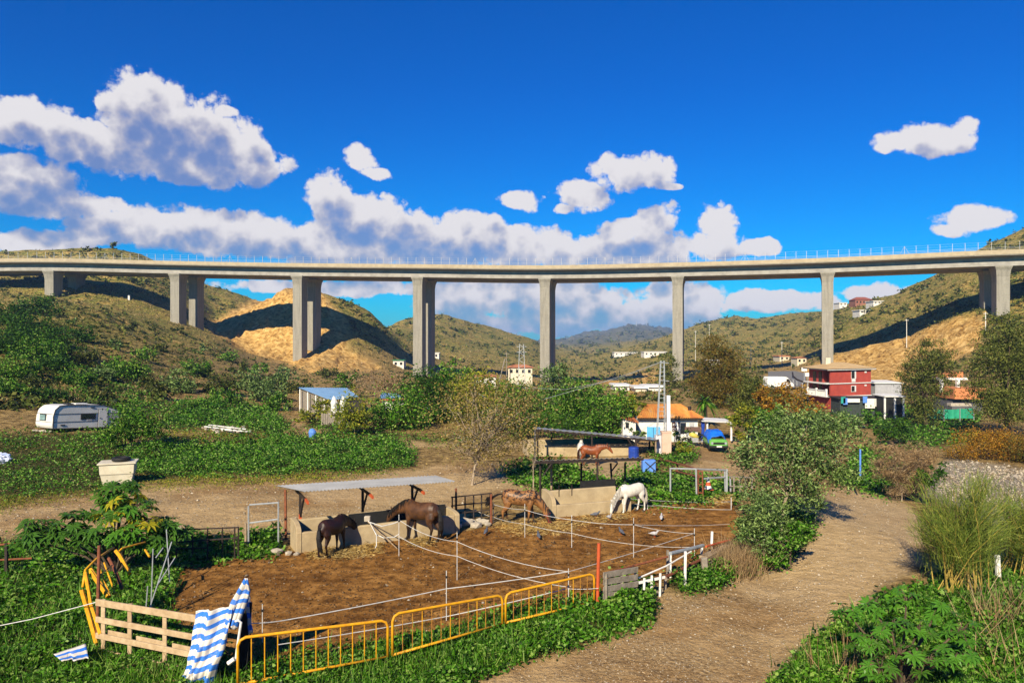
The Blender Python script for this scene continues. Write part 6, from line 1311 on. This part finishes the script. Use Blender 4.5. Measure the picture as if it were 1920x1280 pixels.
TREES = [
 # name, label, ells, Y, mat, kwargs
 ('citrus_tree', 'dark green tree right of the small blue-roofed hut', [(745,765,54,44),(715,785,40,32),(775,775,44,38)], 64, L_CIT, {}),
 ('citrus_tree', 'tall dark tree in front of the paired piers', [(800,728,46,44),(825,755,50,46),(790,775,44,34)], 70, L_DRK, {}),
 ('citrus_tree', 'bright bushy tree left of the half-bare tree', [(850,718,44,42),(866,762,48,42)], 72, L_CIT, {}),
 ('fruit_tree', 'yellow-tipped bushy tree behind the half-bare tree', [(900,730,52,36),(930,750,46,36),(880,758,40,36)], 68, L_YEL, {}),
 ('citrus_tree', 'green tree under the central pier', [(965,755,52,46),(990,780,46,36),(940,788,44,34)], 64, L_CIT, {}),
 ('poplar_tree', 'tall grey-green tree rising right of the central pier', [(1042,712,30,36),(1040,745,42,40),(1056,775,44,34)], 72, L_OLI, dict(leafpx=4.4)),
 ('citrus_tree', 'broad round citrus tree left of the farmhouse', [(1095,745,54,40),(1070,782,50,34),(1125,776,54,38)], 62, L_CIT, {}),
 ('citrus_tree', 'glossy citrus tree touching the farmhouse roof', [(1150,766,48,38),(1160,790,26,22),(1128,795,44,26)], 56, L_CIT, {}),
 ('fruit_tree', 'yellow-green tree in front of the farmhouse roof', [(1192,764,24,24),(1176,752,28,22)], 58.5, L_YEL, {}),
 ('citrus_tree', 'dark hedge-like tree behind the rear shelter', [(1030,800,50,20),(990,800,40,24)], 58, L_DRK, {}),
 ('citrus_tree', 'dark low tree above the rear shelter roof', [(1090,802,50,18),(1140,806,36,16)], 57, L_DRK, {}),
 ('fruit_tree', 'young fruit tree with a thin pale trunk by the plank fence', [(660,765,34,34),(675,785,26,24),(645,785,22,20)], 60, L_YEL, dict(base=666, bark=BARKP, zbase=0)),
 ('hedge_bush', 'yellow-green hedge left of the plank fence', [(585,775,26,22),(610,770,22,20),(570,785,16,14)], 68, L_YEL, {}),
 ('almond_tree', 'bare grey almond tree behind the blue-roofed shack', [(700,712,44,24),(730,722,36,22),(680,725,24,18)], 96, L_TAN, dict(leafpx=3.2, dens=.9, twigs=10, limbs=16, bark=BARKP)),
 ('citrus_tree', 'small green tree above the blue roof', [(655,712,20,16),(645,722,16,12)], 100, L_CIT, {}),
 ('eucalyptus_tree', 'tall brown eucalyptus right of the farmhouse', [(1338,668,36,44),(1365,690,36,44),(1322,720,36,44),(1350,745,44,44),(1388,725,24,40)], 88, L_EUB, dict(leafpx=4.2, droop=.5, aspect=.35, spread=.17, per=70, tr=.02)),
 ('eucalyptus_tree', 'dark olive eucalyptus beside the white van', [(1412,716,26,36),(1425,750,34,36),(1395,765,30,30)], 82, L_EUC, dict(leafpx=4.2, droop=.5, aspect=.35, spread=.17, per=70)),
 ('eucalyptus_tree', 'dark eucalyptus at the foot of the slender pier', [(1252,700,22,36),(1275,735,26,26),(1240,735,20,22)], 150, L_EUC, dict(leafpx=4, droop=.5, aspect=.35, spread=.17, per=70)),
 ('eucalyptus_tree', 'large eucalyptus between the sheds and the brick building', [(1748,668,38,34),(1715,695,28,36),(1760,712,30,40),(1722,735,32,38),(1738,775,30,36)], 92, L_EUC, dict(leafpx=4.2, droop=.55, aspect=.35, spread=.17, per=70, tr=.02)),
 ('eucalyptus_tree', 'huge eucalyptus at the right edge', [(1885,625,40,34),(1860,675,42,42),(1905,690,45,60),(1845,735,36,45),(1890,760,50,40),(1940,700,50,80)], 76, L_EUC, dict(leafpx=4.6, droop=.55, aspect=.35, spread=.17, per=70, tr=.02)),
 ('shrub', 'rust-orange shrub left of the red house', [(1462,765,42,26),(1480,738,34,18),(1440,745,26,20)], 78, L_ORA, {}),
 ('shrub', 'rust-orange shrub under the white balcony', [(1520,770,30,24),(1500,785,26,20)], 84, L_ORA, {}),
 ('shrub', 'green bramble mass below the rust-orange shrubs', [(1530,790,44,24),(1580,790,40,20),(1480,795,50,22)], 66, L_OLI, {}),
 ('shrub', 'green bushes in front of the low white lean-to', [(1610,785,32,18),(1640,790,30,16)], 88, L_HRB, {}),
 ('shrub', 'dark shaded bush at the foot of the large eucalyptus', [(1690,800,34,24),(1660,810,26,18)], 72, L_DRK, {}),
 ('tamarisk_bush', 'orange tamarisk thicket on the far gravel bank', [(1850,830,60,26),(1805,845,36,20),(1900,838,46,34)], 62, L_ORA, dict(leafpx=4, aspect=.3)),
 ('tamarisk_bush', 'brown tamarisk thicket at the right frame edge', [(1945,842,50,34),(1990,840,50,36)], 60, L_EUB, dict(leafpx=4, aspect=.3)),
 ('dead_bush', 'tangled tan dead bush beside the green bank', [(1690,850,46,26),(1715,880,40,34),(1655,842,26,14),(1735,855,26,18),(1700,905,40,24),(1680,885,34,28),(1695,918,42,14),(1655,880,28,26)], 43, L_TAN, dict(leafpx=9, aspect=.09, dens=2.0, twigs=12, limbs=24, bark=BARKP)),
 ('shrub', 'small dark green bush against the tan dead bush', [(1745,890,26,20),(1760,880,16,14)], 41, L_DRK, {}),
 ('shrub', 'dark bush by the rear road with white blossom', [(1420,800,40,26),(1385,790,26,20),(1440,780,30,22)], 60, L_CIT, {}),
 ('shrub', 'thin yellowish tree beside the blue-covered car', [(1395,775,24,26),(1385,800,18,26)], 57, L_YEL, {}),
 ('shrub', 'round grey-green bush in front of the sign board', [(1288,816,20,12),(1270,818,14,10)], 54.3, L_OLI, {}),
 ('shrub', 'yellow flowering bush right of the pink plinth', [(1282,842,18,16),(1268,850,12,12)], 50.2, L_YEL, {}),
 ('shrub', 'dark bush below the annex window', [(1190,805,10,14),(1198,815,12,12)], 53.5, L_OLI, {}),
 ('half_bare_tree', 'half-bare spreading tree with tan twigs left of the spotted horse', [(880,742,64,54),(935,775,66,54),(980,765,44,54),(856,812,58,46),(960,825,50,36),(900,845,52,32)], 39, L_FIG, dict(leafpx=4.8, dens=1.0, base=884, bark=BARKP, limbs=60, twigs=12, zbase=0, tr=.011, spread=.4, shell=2.2)),
 ('sapling', 'bare sapling stem beside the dark rail fence', [(1000,850,20,30)], 37, L_FIG, dict(leafpx=4, dens=.25, bark=BARKP, limbs=8, twigs=5, zbase=0)),
 ('big_tree', 'large grey-green tree crown leaning over the track', [(1470,840,72,50),(1425,880,58,50),(1540,845,60,48),(1495,795,64,40),(1570,890,42,34),(1505,890,64,44),(1395,850,36,30),(1575,800,46,40),(1510,935,54,34),(1440,935,56,38)], 30, L_OLI, dict(leafpx=6.2, base=1465, zbase=0, limbs=16, bark=BARKP, aspect=.4, dens=2.0)),
 ('oleander_bush', 'dense oleander bush at the paddock corner', [(1432,960,44,52),(1440,1015,40,40),(1400,985,26,36),(1470,985,36,40)], 25.6, L_OLI, dict(leafpx=7.5, base=1432, zbase=0, aspect=.3, bark=BARKP, dens=2.3)),
 ('shrub', 'green undergrowth at the foot of the oleander', [(1480,1010,36,26),(1460,1045,34,18),(1505,995,22,18)], 25.0, L_HRB, dict(leafpx=7, zbase=0)),
 ('bush', 'round dark bush right of the caravan', [(246,788,50,36),(222,812,40,26),(280,810,36,28)], 50, L_CIT, dict(leafpx=4.6, dens=4)),
]
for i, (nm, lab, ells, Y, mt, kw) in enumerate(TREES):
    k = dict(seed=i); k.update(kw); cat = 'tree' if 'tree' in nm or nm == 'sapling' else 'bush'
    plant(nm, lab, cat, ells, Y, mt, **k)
# bushes of the left hillside, set where they stand on the slope
HB = [((60,615,52,30), L_DRK, 'dark bush high on the left hillside'), ((20,640,44,30), L_DRK, 'dark bush on the left edge of the hillside'), ((112,645,40,28), L_DRK, 'large dark bush below the left piers'), ((30,690,40,26), L_CIT, 'bright green bush at the left edge above the caravan'), ((100,680,34,22), L_DRK, 'dark bush above the caravan roof'), ((160,672,26,20), L_SCR, 'olive scrub right of the large dark bushes'), ((232,690,46,24), L_CIT, 'rounded green bush in the middle of the left slope'), ((190,700,30,18), L_OLI, 'grey-green bush left of the rounded green one'), ((215,645,14,12), L_OLI, 'small blue-green bush on the bare slope'), ((335,715,34,24), L_OLI, 'grey bush right of the middle of the left slope'), ((300,735,26,14), L_SCR, 'low scrub below the grey bush'), ((410,720,34,22), L_SCR, 'dark scrub left of the blue-roofed shack'), ((432,668,22,13), L_CIT, 'single green bush on the slope under the third pier'), ((470,715,36,22), L_OLI, 'grey-green bush above the green bank'), ((445,690,18,12), L_SCR, 'small scrub above the grey-green bush'), ((500,735,34,22), L_OLI, 'large grey-green bush beside the footpath'), ((520,755,26,18), L_CIT, 'green bush at the head of the footpath'), ((90,738,36,12), L_DRK, 'spiky dark bush directly above the caravan'), ((380,755,34,12), L_HRB, 'leafy green patch bush above the rubble'), ((50,720,30,14), L_SCR, 'low scrub left above the caravan'), ((180,738,30,12), L_SCR, 'low scrub right above the caravan'), ((275,715,20,14), L_SCR, 'pair of low scrubs under the rounded bush'), ((615,700,26,12), L_SCR, 'low scrub below the quarry hill'), ((600,640,10,7), L_SCR, 'tiny bush at the foot of the third pier'), ((560,725,30,14), L_SCR, 'scrub directly left of the blue roof'), ((213,461,9,7), L_SCR, 'lone bush on the left skyline above the deck'), ((78,464,8,5), L_SCR, 'leftmost lone bush on the skyline above the deck'), ((165,466,8,5), L_SCR, 'middle lone bush on the left skyline'), ((300,650,16,10), L_SCR, 'dark scrub under the second pair of piers'), ((340,620,12,8), L_SCR, 'small scrub beside the second pair of piers'), ((130,600,14,9), L_OLI, 'grey scrub below the leftmost piers'), ((245,612,12,8), L_SCR, 'round scrub in the middle of the upper left slope'), ((375,655,16,10), L_OLI, 'grey scrub left of the third pair of piers'), ((75,575,40,20), L_DRK, 'uppermost dark bush of the left thicket'), ((15,590,36,24), L_DRK, 'dark bush at the frame edge high on the slope'), ((150,625,30,18), L_DRK, 'dark bush right of the left thicket'), ((70,655,46,26), L_CIT, 'green bush in the heart of the left thicket'), ((140,705,40,20), L_CIT, 'green bush just above right of the caravan'), ((15,725,36,18), L_CIT, 'green bush at the left edge beside the caravan'), ((270,665,24,14), L_CIT, 'green bush above the rounded one'), ((370,690,30,18), L_CIT, 'fresh green bush in the middle of the lower slope'), ((420,745,36,18), L_CIT, 'fresh green bush above the rubble heap'), ((520,715,30,18), L_OLI, 'grey bush up-slope of the footpath'), ((480,690,24,14), L_CIT, 'green bush below the third pair of piers'), ((540,700,22,12), L_OLI, 'grey scrub right below the third pair of piers')]
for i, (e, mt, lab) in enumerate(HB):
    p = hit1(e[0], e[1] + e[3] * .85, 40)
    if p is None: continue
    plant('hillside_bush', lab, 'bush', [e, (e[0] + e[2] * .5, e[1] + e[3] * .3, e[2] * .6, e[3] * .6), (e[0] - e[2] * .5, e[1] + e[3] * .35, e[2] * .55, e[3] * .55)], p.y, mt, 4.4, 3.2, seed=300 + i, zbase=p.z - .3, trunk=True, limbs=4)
# palm beside the farmhouse
pq_ = at(1322, 800, 66); pz = th1(pq_.x, 66); pl_ = thing('palm_tree', 'small palm with drooping green fronds right of the farmhouse', 'palm', (pq_.x, 66, pz))
MB().tube([(0, 0, -.1), (.05, 0, 1.0), (0, 0, at(1310, 755, 66).z - pz)], [.22, .18, .16], 9).build('trunk', BARK, pl_, world=False)
Vv = []; rp2 = np.random.default_rng(5); ctr = np.array([0, 0, at(1310, 752, 66).z - pz])
for k in range(70):
    a = rp2.uniform(0, 6.28); el_ = rp2.uniform(-.5, 1.2); L_ = rp2.uniform(1.1, 1.9); prev = ctr.copy(); w_ = .16
    sd = np.array([-math.sin(a), math.cos(a), 0])
    for s_ in range(5):
        f = (s_ + 1) / 5; cur = ctr + np.array([math.cos(a) * math.cos(el_), math.sin(a) * math.cos(el_), math.sin(el_)]) * L_ * f - np.array([0, 0, 1.1 * f * f]); w2 = .22 * (1 - f) + .02
        Vv += [prev - sd * w_ * .5, prev + sd * w_ * .5, cur + sd * w2 * .5, cur - sd * w2 * .5]; prev = cur; w_ = w2
link('crown', np_mesh('crown', np.array(Vv), 4, L_CIT), None, pl_)
# ------------------------------------------------------------------ castor plants: each large leaf its own part
def palmate(name, m, lobes=8, seed=0):
    r = random.Random(seed); vs = [(0, 0, 0)]; fs = []
    for k in range(lobes):
        a = (k - (lobes - 1) / 2) * (2 * math.pi * .86 / lobes); L_ = 1.0 - .28 * abs(k - (lobes - 1) / 2) / (lobes / 2) + r.uniform(-.06, .06); w_ = .135
        d = Vector((math.cos(a), math.sin(a), 0)); s_ = Vector((-math.sin(a), math.cos(a), 0)); n = len(vs)
        mid = d * L_ * .55; dr = -.16
        vs += [tuple(mid + s_ * w_ + Vector((0, 0, .05))), tuple(mid + Vector((0, 0, .0))), tuple(mid - s_ * w_ + Vector((0, 0, .05))), tuple(d * L_ + Vector((0, 0, dr)))]
        fs += [(0, n + 1, n), (0, n + 2, n + 1), (n, n + 1, n + 3), (n + 1, n + 2, n + 3)]
    me = bpy.data.meshes.new(name); me.from_pydata(vs, [], fs); me.materials.append(m); me.update(); return me
PAL = {m.name: [palmate('leaf', m, 7 + (s % 3), s) for s in range(3)] for m in (L_CAS, L_CAD, L_CAY)}
def castor(label, base, heads, mats, nleaf, lr, seed):
    ob = thing('castor_plant', label, 'plant', base); r = random.Random(seed); mb = MB()
    for hi, h in enumerate(heads):
        h = Vector(h); l_ = h - Vector(base); mb.tube([(0, 0, 0), (l_.x * .35, l_.y * .35, l_.z * .5), l_], [.045, .032, .016], 6, False)
        for k in range(nleaf):
            a = r.uniform(0, 6.28); el_ = r.uniform(-.35, .9); R = r.uniform(.35, 1.0) * lr * 1.5
            q = l_ + Vector((math.cos(a) * math.cos(el_), math.sin(a) * math.cos(el_), math.sin(el_) * .8)) * R - Vector((0, 0, .1 * k / nleaf))
            mb.tube([l_ - Vector((0, 0, .06)), l_.lerp(q, .6) + Vector((0, 0, .05)), q], [.01, .008, .006], 4, False)
            m = mats[r.choices(range(len(mats)), [6, 2, 1][:len(mats)])[0]] if not isinstance(mats[0], list) else r.choice(mats[hi % len(mats)])
            o = link('leaf', r.choice(PAL[m.name]), None, ob, q, (r.uniform(-.5, .5), r.uniform(-.1, .7), a), lr * r.uniform(.7, 1.25))
    mb.build('stem', BARK, ob, world=False); return ob
b1 = gp(215, 1080)
castor('castor plant with dark and yellow leaves behind the bent yellow barriers', b1, [at(x, y, Y) for x, y, Y in ((70,985,23.6),(110,1005,23.2),(150,968,23.9),(205,930,24.2),(235,915,24.3),(255,945,23.8),(215,965,23.4),(270,975,23.6),(300,985,24.0),(325,1000,24.2),(180,1000,23),(250,1000,23),(130,990,23.2),(225,945,24.0),(60,1010,23.2),(290,1015,23.4))],
       [[L_CAD], [L_CAD], [L_CAD], [L_CAD, L_CAS], [L_CAD], [L_CAY, L_CAS, L_CAD], [L_CAY, L_CAD], [L_CAY, L_CAD], [L_CAD], [L_CAD], [L_CAD], [L_CAS], [L_CAD], [L_CAY, L_CAD, L_CAD], [L_CAD], [L_CAD]], 21, .36, 4)
b2 = gp(1690, 1300)
castor('large green castor plant filling the lower right corner', b2, [at(x, y, Y) for x, y, Y in ((1590,1150,16.4),(1640,1130,17),(1700,1120,17.2),(1670,1170,16),(1720,1180,15.8),(1760,1140,16.8),(1800,1180,16),(1690,1220,15.2),(1740,1240,15),(1630,1200,15.8),(1790,1230,15.2),(1650,1250,14.8))], [L_CAS, L_CAD], 14, .25, 9)
# ------------------------------------------------------------------ broom bush on the right
def broom(label, base, top_px, seed, n=420):
    ob = thing('broom_bush', label, 'bush', base); r = random.Random(seed); nr = np.random.default_rng(seed); mb = MB(); tips = []
    for k in range(34):
        x = r.uniform(*top_px[0]); y = r.uniform(*top_px[1]); e = at(x, y, base[1] + r.uniform(-1.4, 1.4)) - Vector(base); m_ = Vector((e.x * .3, e.y * .3, e.z * .55)); b0 = Vector((r.uniform(-.75, .75), r.uniform(-.5, .5), 0)); m_ = b0.lerp(e, .5) + Vector((-e.x * .12, 0, e.z * .08)); mb.tube([b0, m_, e], [.02, .013, .005], 5, False); tips += [(b0.lerp(m_, .55), m_), (m_, e), (m_, e)]
    mb.build('stem', pm('yellow_broom_bark', (.40, .29, .06), (.26, .18, .04), 8, .8, .3), ob, world=False)
    A = np.array([[*a, *b] for a, b in tips]); k = nr.integers(0, len(A), n * 26); f = nr.random(len(k))[:, None]; Pm = A[k, :3] * (1 - f) + A[k, 3:] * f + nr.normal(size=(len(k), 3)) * .16
    d = A[k, 3:] - A[k, :3]; d /= np.linalg.norm(d, axis=1)[:, None]; d += nr.normal(size=d.shape) * .33; d[:, 2] = np.abs(d[:, 2]); d /= np.linalg.norm(d, axis=1)[:, None]; L_ = nr.uniform(.18, .42, (len(k), 1))
    s_ = np.cross(d, nr.normal(size=d.shape)); s_ /= np.linalg.norm(s_, axis=1)[:, None]; s_ *= .0065
    link('foliage', np_mesh('foliage', np.stack([Pm - s_, Pm + s_, Pm + d * L_ + s_ * .4, Pm + d * L_ - s_ * .4], 1).reshape(-1, 3), 4, L_BRM), None, ob); return ob
broom('feathery green broom bush with yellow stems right of the track', gp(1800, 1105), ((1715, 1890), (900, 1000)), 3)
broom('paler broom bush at the right frame edge', gp(1915, 1075), ((1860, 1990), (915, 1010)), 8, 260)
# ------------------------------------------------------------------ ground cover, straw, pebbles, scrub: stuff nobody could count
def px_samples(polys, n, r, wob=8):
    allp = []; A = [abs(sum(p[i][0] * p[(i + 1) % len(p)][1] - p[(i + 1) % len(p)][0] * p[i][1] for i in range(len(p)))) / 2 for p in polys]
    for p, a in zip(polys, A):
        m = int(n * a / sum(A)); x0, x1 = min(q[0] for q in p), max(q[0] for q in p); y0, y1 = min(q[1] for q in p), max(q[1] for q in p); got = np.zeros((0, 2))
        while len(got) < m:
            X = r.uniform(x0, x1, m * 2 + 50); Y = r.uniform(y0, y1, m * 2 + 50); k = in_poly(X, Y, p); got = np.concatenate([got, np.stack([X, Y], 1)[k]])
        allp.append(got[:m] + r.normal(size=(m, 2)) * wob)
    return np.concatenate(allp)
def cover(name, label, polys, n, mat, hmax, szpx, seed, aspect=.7, ymin=15, wob=7, minsz=.07, up=.5, thr=-.25):
    r = np.random.default_rng(seed); S = px_samples(polys, n, r, wob); P, ok = hit(S[:, 0], np.maximum(S[:, 1], 660), ymin); P = P[ok]
    cl = fbm(P[:, 0] / 1.1, P[:, 1] / 1.1, 3, seed); keep = cl > thr - r.random(len(P)) * .5; P = P[keep]; cl = cl[keep]
    hh = np.clip(.35 + cl * 1.1, .12, 1.2) * hmax; P[:, 2] = th(P[:, 0], P[:, 1]) + r.random(len(P)) ** .8 * hh
    sz = np.maximum(szpx / F * P[:, 1], minsz) * r.uniform(.6, 1.3, len(P))
    o = link(name, np_mesh(name, leaf_quads(P, sz, aspect, up, 0, r), 4, mat)); tag(o, label, kind='stuff')
    return o
cover('weeds', 'dense dark green bramble strip on the left bank', [GREEN[0]], 44000, L_HRB, 1.0, 3.9, 21, minsz=.10, thr=-.5)
cover('weeds', 'dense green bramble strip above the rubble heap', [GREEN[12]], 16000, L_HRB, 1.2, 3.8, 51, minsz=.10, thr=-.5)
cover('weeds', 'patchy weeds on the bank at the left edge', [GREEN[13], GREEN[8], GREEN[9]], 34000, L_HRB, .6, 4.0, 52, minsz=.10, thr=.05)
cover('dry_grass', 'short yellowing grass beside the gravel track', [[(235,892),(480,888),(640,884),(760,876),(700,890),(560,905),(250,917),(100,940),(0,950),(0,935),(190,920)], [(330,805),(420,800),(560,815),(420,830),(250,845)], [(-100,940),(60,935),(0,960),(-100,980)]], 16000, L_YEL, .16, 4.2, 53, aspect=.3, up=.1, thr=-.1)
cover('dry_grass', 'dry brown litter between the weeds', [GREEN[13], GREEN[8], GREEN[1], [(0,700),(330,700),(540,760),(540,800),(330,760),(0,760)]], 12000, L_TAN, .2, 5, 54, aspect=.2, up=.4, thr=.0)
cover('weeds', 'low weeds in the left foreground', [GREEN[1]], 52000, L_HRB, .38, 8, 22, minsz=.09)
cover('weeds', 'weeds along the foot of the yellow barriers', [GREEN[2]], 26000, L_HRB, .42, 8, 23, minsz=.09)
cover('weeds', 'weeds in the lower right corner', [GREEN[3]], 40000, L_HRB, .45, 8.5, 24, minsz=.09)
cover('weeds', 'weeds around the shelters and track edges', GREEN[4:8], 26000, L_HRB, .55, 6, 25, minsz=.09)
cover('weeds', 'green plot on the far river bank', [GREEN[10], GREEN[11]], 7000, L_HRB, .6, 5, 26)
cover('weeds', 'weed patch beside the pallet and the trough', [[(1130,1130),(1150,1100),(1215,1105),(1225,1150),(1140,1175)], [(450,1045),(460,1015),(515,1008),(525,1035)]], 6500, L_HRB, .75, 8, 27, minsz=.1)
cover('dry_grass', 'thin dry grass and litter over the tracks and banks', [TRACK[0], TRACK[1], [(250,905),(560,898),(760,880),(700,890),(300,925),(0,950),(0,930)]], 5200, L_TAN, .05, 3.5, 28, aspect=.25, up=.9, thr=.3)
def tufts(name, label, S, mat, h, w, seed, per=9, jit=.12):
    r = np.random.default_rng(seed); P, ok = hit(S[:, 0], S[:, 1]); P = P[ok]; P = np.repeat(P, per, 0) + r.normal(size=(len(P) * per, 3)) * np.array([jit, jit, 0]); P[:, 2] = th(P[:, 0], P[:, 1]) - .02
    hh = (h if not callable(h) else h(P)) * r.uniform(.5, 1.25, len(P)); ww = w if not callable(w) else w(P)[:, None]
    o = link(name, np_mesh(name, blade_quads(P, hh, ww, .4, r), 4, mat)); tag(o, label, kind='stuff')
rs = np.random.default_rng(31)
tufts('dry_grass', 'straw-coloured tall grass at the paddock corner', np.stack([rs.normal(1388, 24, 110), rs.normal(1062, 11, 110)], 1), L_TAN, .85, .008, 32, 14, .22)
tufts('dry_grass', 'bleached dead stalks in the lower right corner', np.concatenate([np.stack([rs.uniform(1530, 1690, 26), rs.uniform(1235, 1290, 26)], 1), np.stack([rs.uniform(1830, 1930, 40), rs.uniform(1120, 1290, 40)], 1)]), L_TAN, 1.0, .010, 33, 5, .12)
tufts('grass', 'grass blades through the weeds of the foreground', px_samples([GREEN[1], GREEN[2], GREEN[3]], 3400, rs), L_HRB, .34, .010, 34, 6, .12)
# dry hill grass and scrub
S = np.stack([rs.uniform(-60, 1980, 30000), rs.uniform(425, 770, 30000)], 1); P, ok = hit(S[:, 0], S[:, 1], 52); P = P[ok]; S = S[ok]
bad = in_poly(S[:, 0], S[:, 1], OCHRE[0]) | in_poly(S[:, 0], S[:, 1], OCHRE[1]) | ((P[:, 1] < 92) & (P[:, 2] < 1.2)) | (P[:, 1] > 4500)
bad |= in_poly(S[:, 0], S[:, 1], [(1440, 694), (1520, 694), (1520, 735), (1440, 735)])
P = P[~bad]; S = S[~bad]
dn_ = fbm(P[:, 0] / 26, P[:, 1] / 26, 4, 71) + fbm(P[:, 0] / 7, P[:, 1] / 7, 2, 72) * .5
kb = (dn_ + rs.random(len(P)) * .5) > .13; B = P[kb]; B = B[rs.random(len(B)) < .8]; G = P[~kb]; G = G[rs.random(len(G)) < .75]
per = 13; bs = np.clip(rs.lognormal(0, .45, len(B)), .4, 2.4) * np.clip(3.6 / F * B[:, 1], .35, 5.0)
Q_ = np.repeat(B, per, 0); sz = np.repeat(bs, per); off = rs.normal(size=(len(Q_), 3)) * sz[:, None] * np.array([.55, .55, .36]); off[:, 2] = np.abs(off[:, 2]); Q_ = Q_ + off
tag(link('hill_scrub', np_mesh('hill_scrub', leaf_quads(Q_, sz * .75, .75, .4, 0, rs), 4, L_SCR)), 'dark scrub dotted over the dry hills', kind='stuff')
per = 5; Q_ = np.repeat(G, per, 0); k_ = np.clip(2.6 / F * Q_[:, 1], .25, 3.0); Q_ = Q_ + rs.normal(size=Q_.shape) * k_[:, None] * np.array([.8, .8, 0]); Q_[:, 2] = th(Q_[:, 0], Q_[:, 1]) - .05
L_DGR = leafm('dry_hill_grass', [(.12, .095, .035), (.24, .18, .075), (.34, .26, .12), (.14, .13, .04)], .1)
tag(link('dry_grass', np_mesh('dry_grass', blade_quads(Q_, k_ * rs.uniform(.7, 1.6, len(Q_)), (k_ * .28)[:, None], .5, rs), 4, L_DGR)), 'dry straw-coloured grass over the hills', kind='stuff')
# loose straw
L_STR = leafm('straw', [(.36, .24, .07), (.48, .34, .12), (.58, .44, .19), (.26, .16, .05)], .1)
for k, (polyg, n, lab) in enumerate((([(570,1045),(600,1030),(690,1025),(722,1022),(710,1038),(640,1048)], 2600, 'loose straw at the feet of the dark pony'), ([(918,990),(960,982),(1040,978),(1085,985),(1075,998),(1000,1003),(950,998)], 2600, 'loose straw in front of the spotted horse'), ([(1060,985),(1100,968),(1160,964),(1195,968),(1150,978),(1090,986)], 1300, 'loose straw before the short trough'), ([(760,1018),(800,1008),(820,1020),(790,1026)], 600, 'loose straw under the brown horse'), ([(1320,945),(1370,936),(1385,948),(1340,955)], 700, 'trampled straw at the far paddock corner'))):
    S = px_samples([polyg], n, rs, 4); P, ok = hit(S[:, 0], S[:, 1]); P = P[ok]; P[:, 2] = .03 + rs.random(len(P)) ** 2 * .13
    tag(link('straw', np_mesh('straw', leaf_quads(P, rs.uniform(.08, .24, len(P)), .11, .8, 0, rs), 4, L_STR)), lab, kind='stuff')
# pebbles and clods
def pebbles(name, label, polys, n, mat, szpx, seed, z=0.0):
    r = np.random.default_rng(seed); S = px_samples(polys, n, r, 3); P, ok = hit(S[:, 0], S[:, 1]); P = P[ok]; s_ = np.maximum(szpx / F * P[:, 1], .012) * r.lognormal(0, .4, len(P)); P[:, 2] += s_ * .15 + z
    O = np.array([[1, 0, 0], [0, 1, 0], [-1, 0, 0], [0, -1, 0], [0, 0, .7], [0, 0, -.7]]) * .5; T = [(0, 1, 4), (1, 2, 4), (2, 3, 4), (3, 0, 4), (1, 0, 5), (2, 1, 5), (3, 2, 5), (0, 3, 5)]
    a = r.uniform(0, 6.28, len(P)); ca_, sa_ = np.cos(a), np.sin(a); Vx = O[None] * s_[:, None, None] * r.uniform(.6, 1.3, (len(P), 6, 1)); X = Vx[..., 0] * ca_[:, None] - Vx[..., 1] * sa_[:, None]; Y = Vx[..., 0] * sa_[:, None] + Vx[..., 1] * ca_[:, None]
    W_ = np.stack([X, Y, Vx[..., 2]], -1) + P[:, None, :]; tri = W_[:, np.array(T).ravel(), :].reshape(-1, 3)
    tag(link(name, np_mesh(name, tri, 3, mat)), label, kind='stuff')
PEB = leafm('pebble', [(.20, .165, .125), (.34, .29, .225), (.50, .45, .37), (.15, .12, .09)], 0, .9); CLOD = leafm('clod', [(.05, .028, .013), (.10, .058, .027), (.17, .105, .052)], 0, .95)
pebbles('gravel', 'pebbles scattered over the tracks', [TRACK[0], TRACK[1]], 8000, PEB, 2.2, 41); pebbles('gravel', 'grey stones of the dry river bed', [[(1760,872),(1800,864),(1960,884),(1990,960),(1930,985),(1760,930)]], 3200, PEB, 3.6, 42)
pebbles('soil_clods', 'clods and droppings on the paddock soil', [PADDOCK], 8000, CLOD, 3.0, 43, .02); pebbles('gravel', 'pale stones in the paddock', [PADDOCK], 260, PEB, 3.0, 44, .02)

# ------------------------------------------------------------------ the air: thin blue haze round the whole scene
hz = MB().box((0, 2950, 42), (23600, 6500, 100)).build('haze', None)
hm = bpy.data.materials.new('haze_air'); hm.use_nodes = True; ht_ = hm.node_tree; ht_.nodes.clear()
vo = ht_.nodes.new('ShaderNodeVolumePrincipled'); vo.inputs['Color'].default_value = (.34, .56, 1.0, 1); vo.inputs['Density'].default_value = .00017; vo.inputs['Anisotropy'].default_value = 0.0
mo_ = ht_.nodes.new('ShaderNodeOutputMaterial'); ht_.links.new(vo.outputs[0], mo_.inputs['Volume'])
hz.data.materials.clear(); hz.data.materials.append(hm); tag(hz, 'thin blue haze over the valley', kind='stuff')
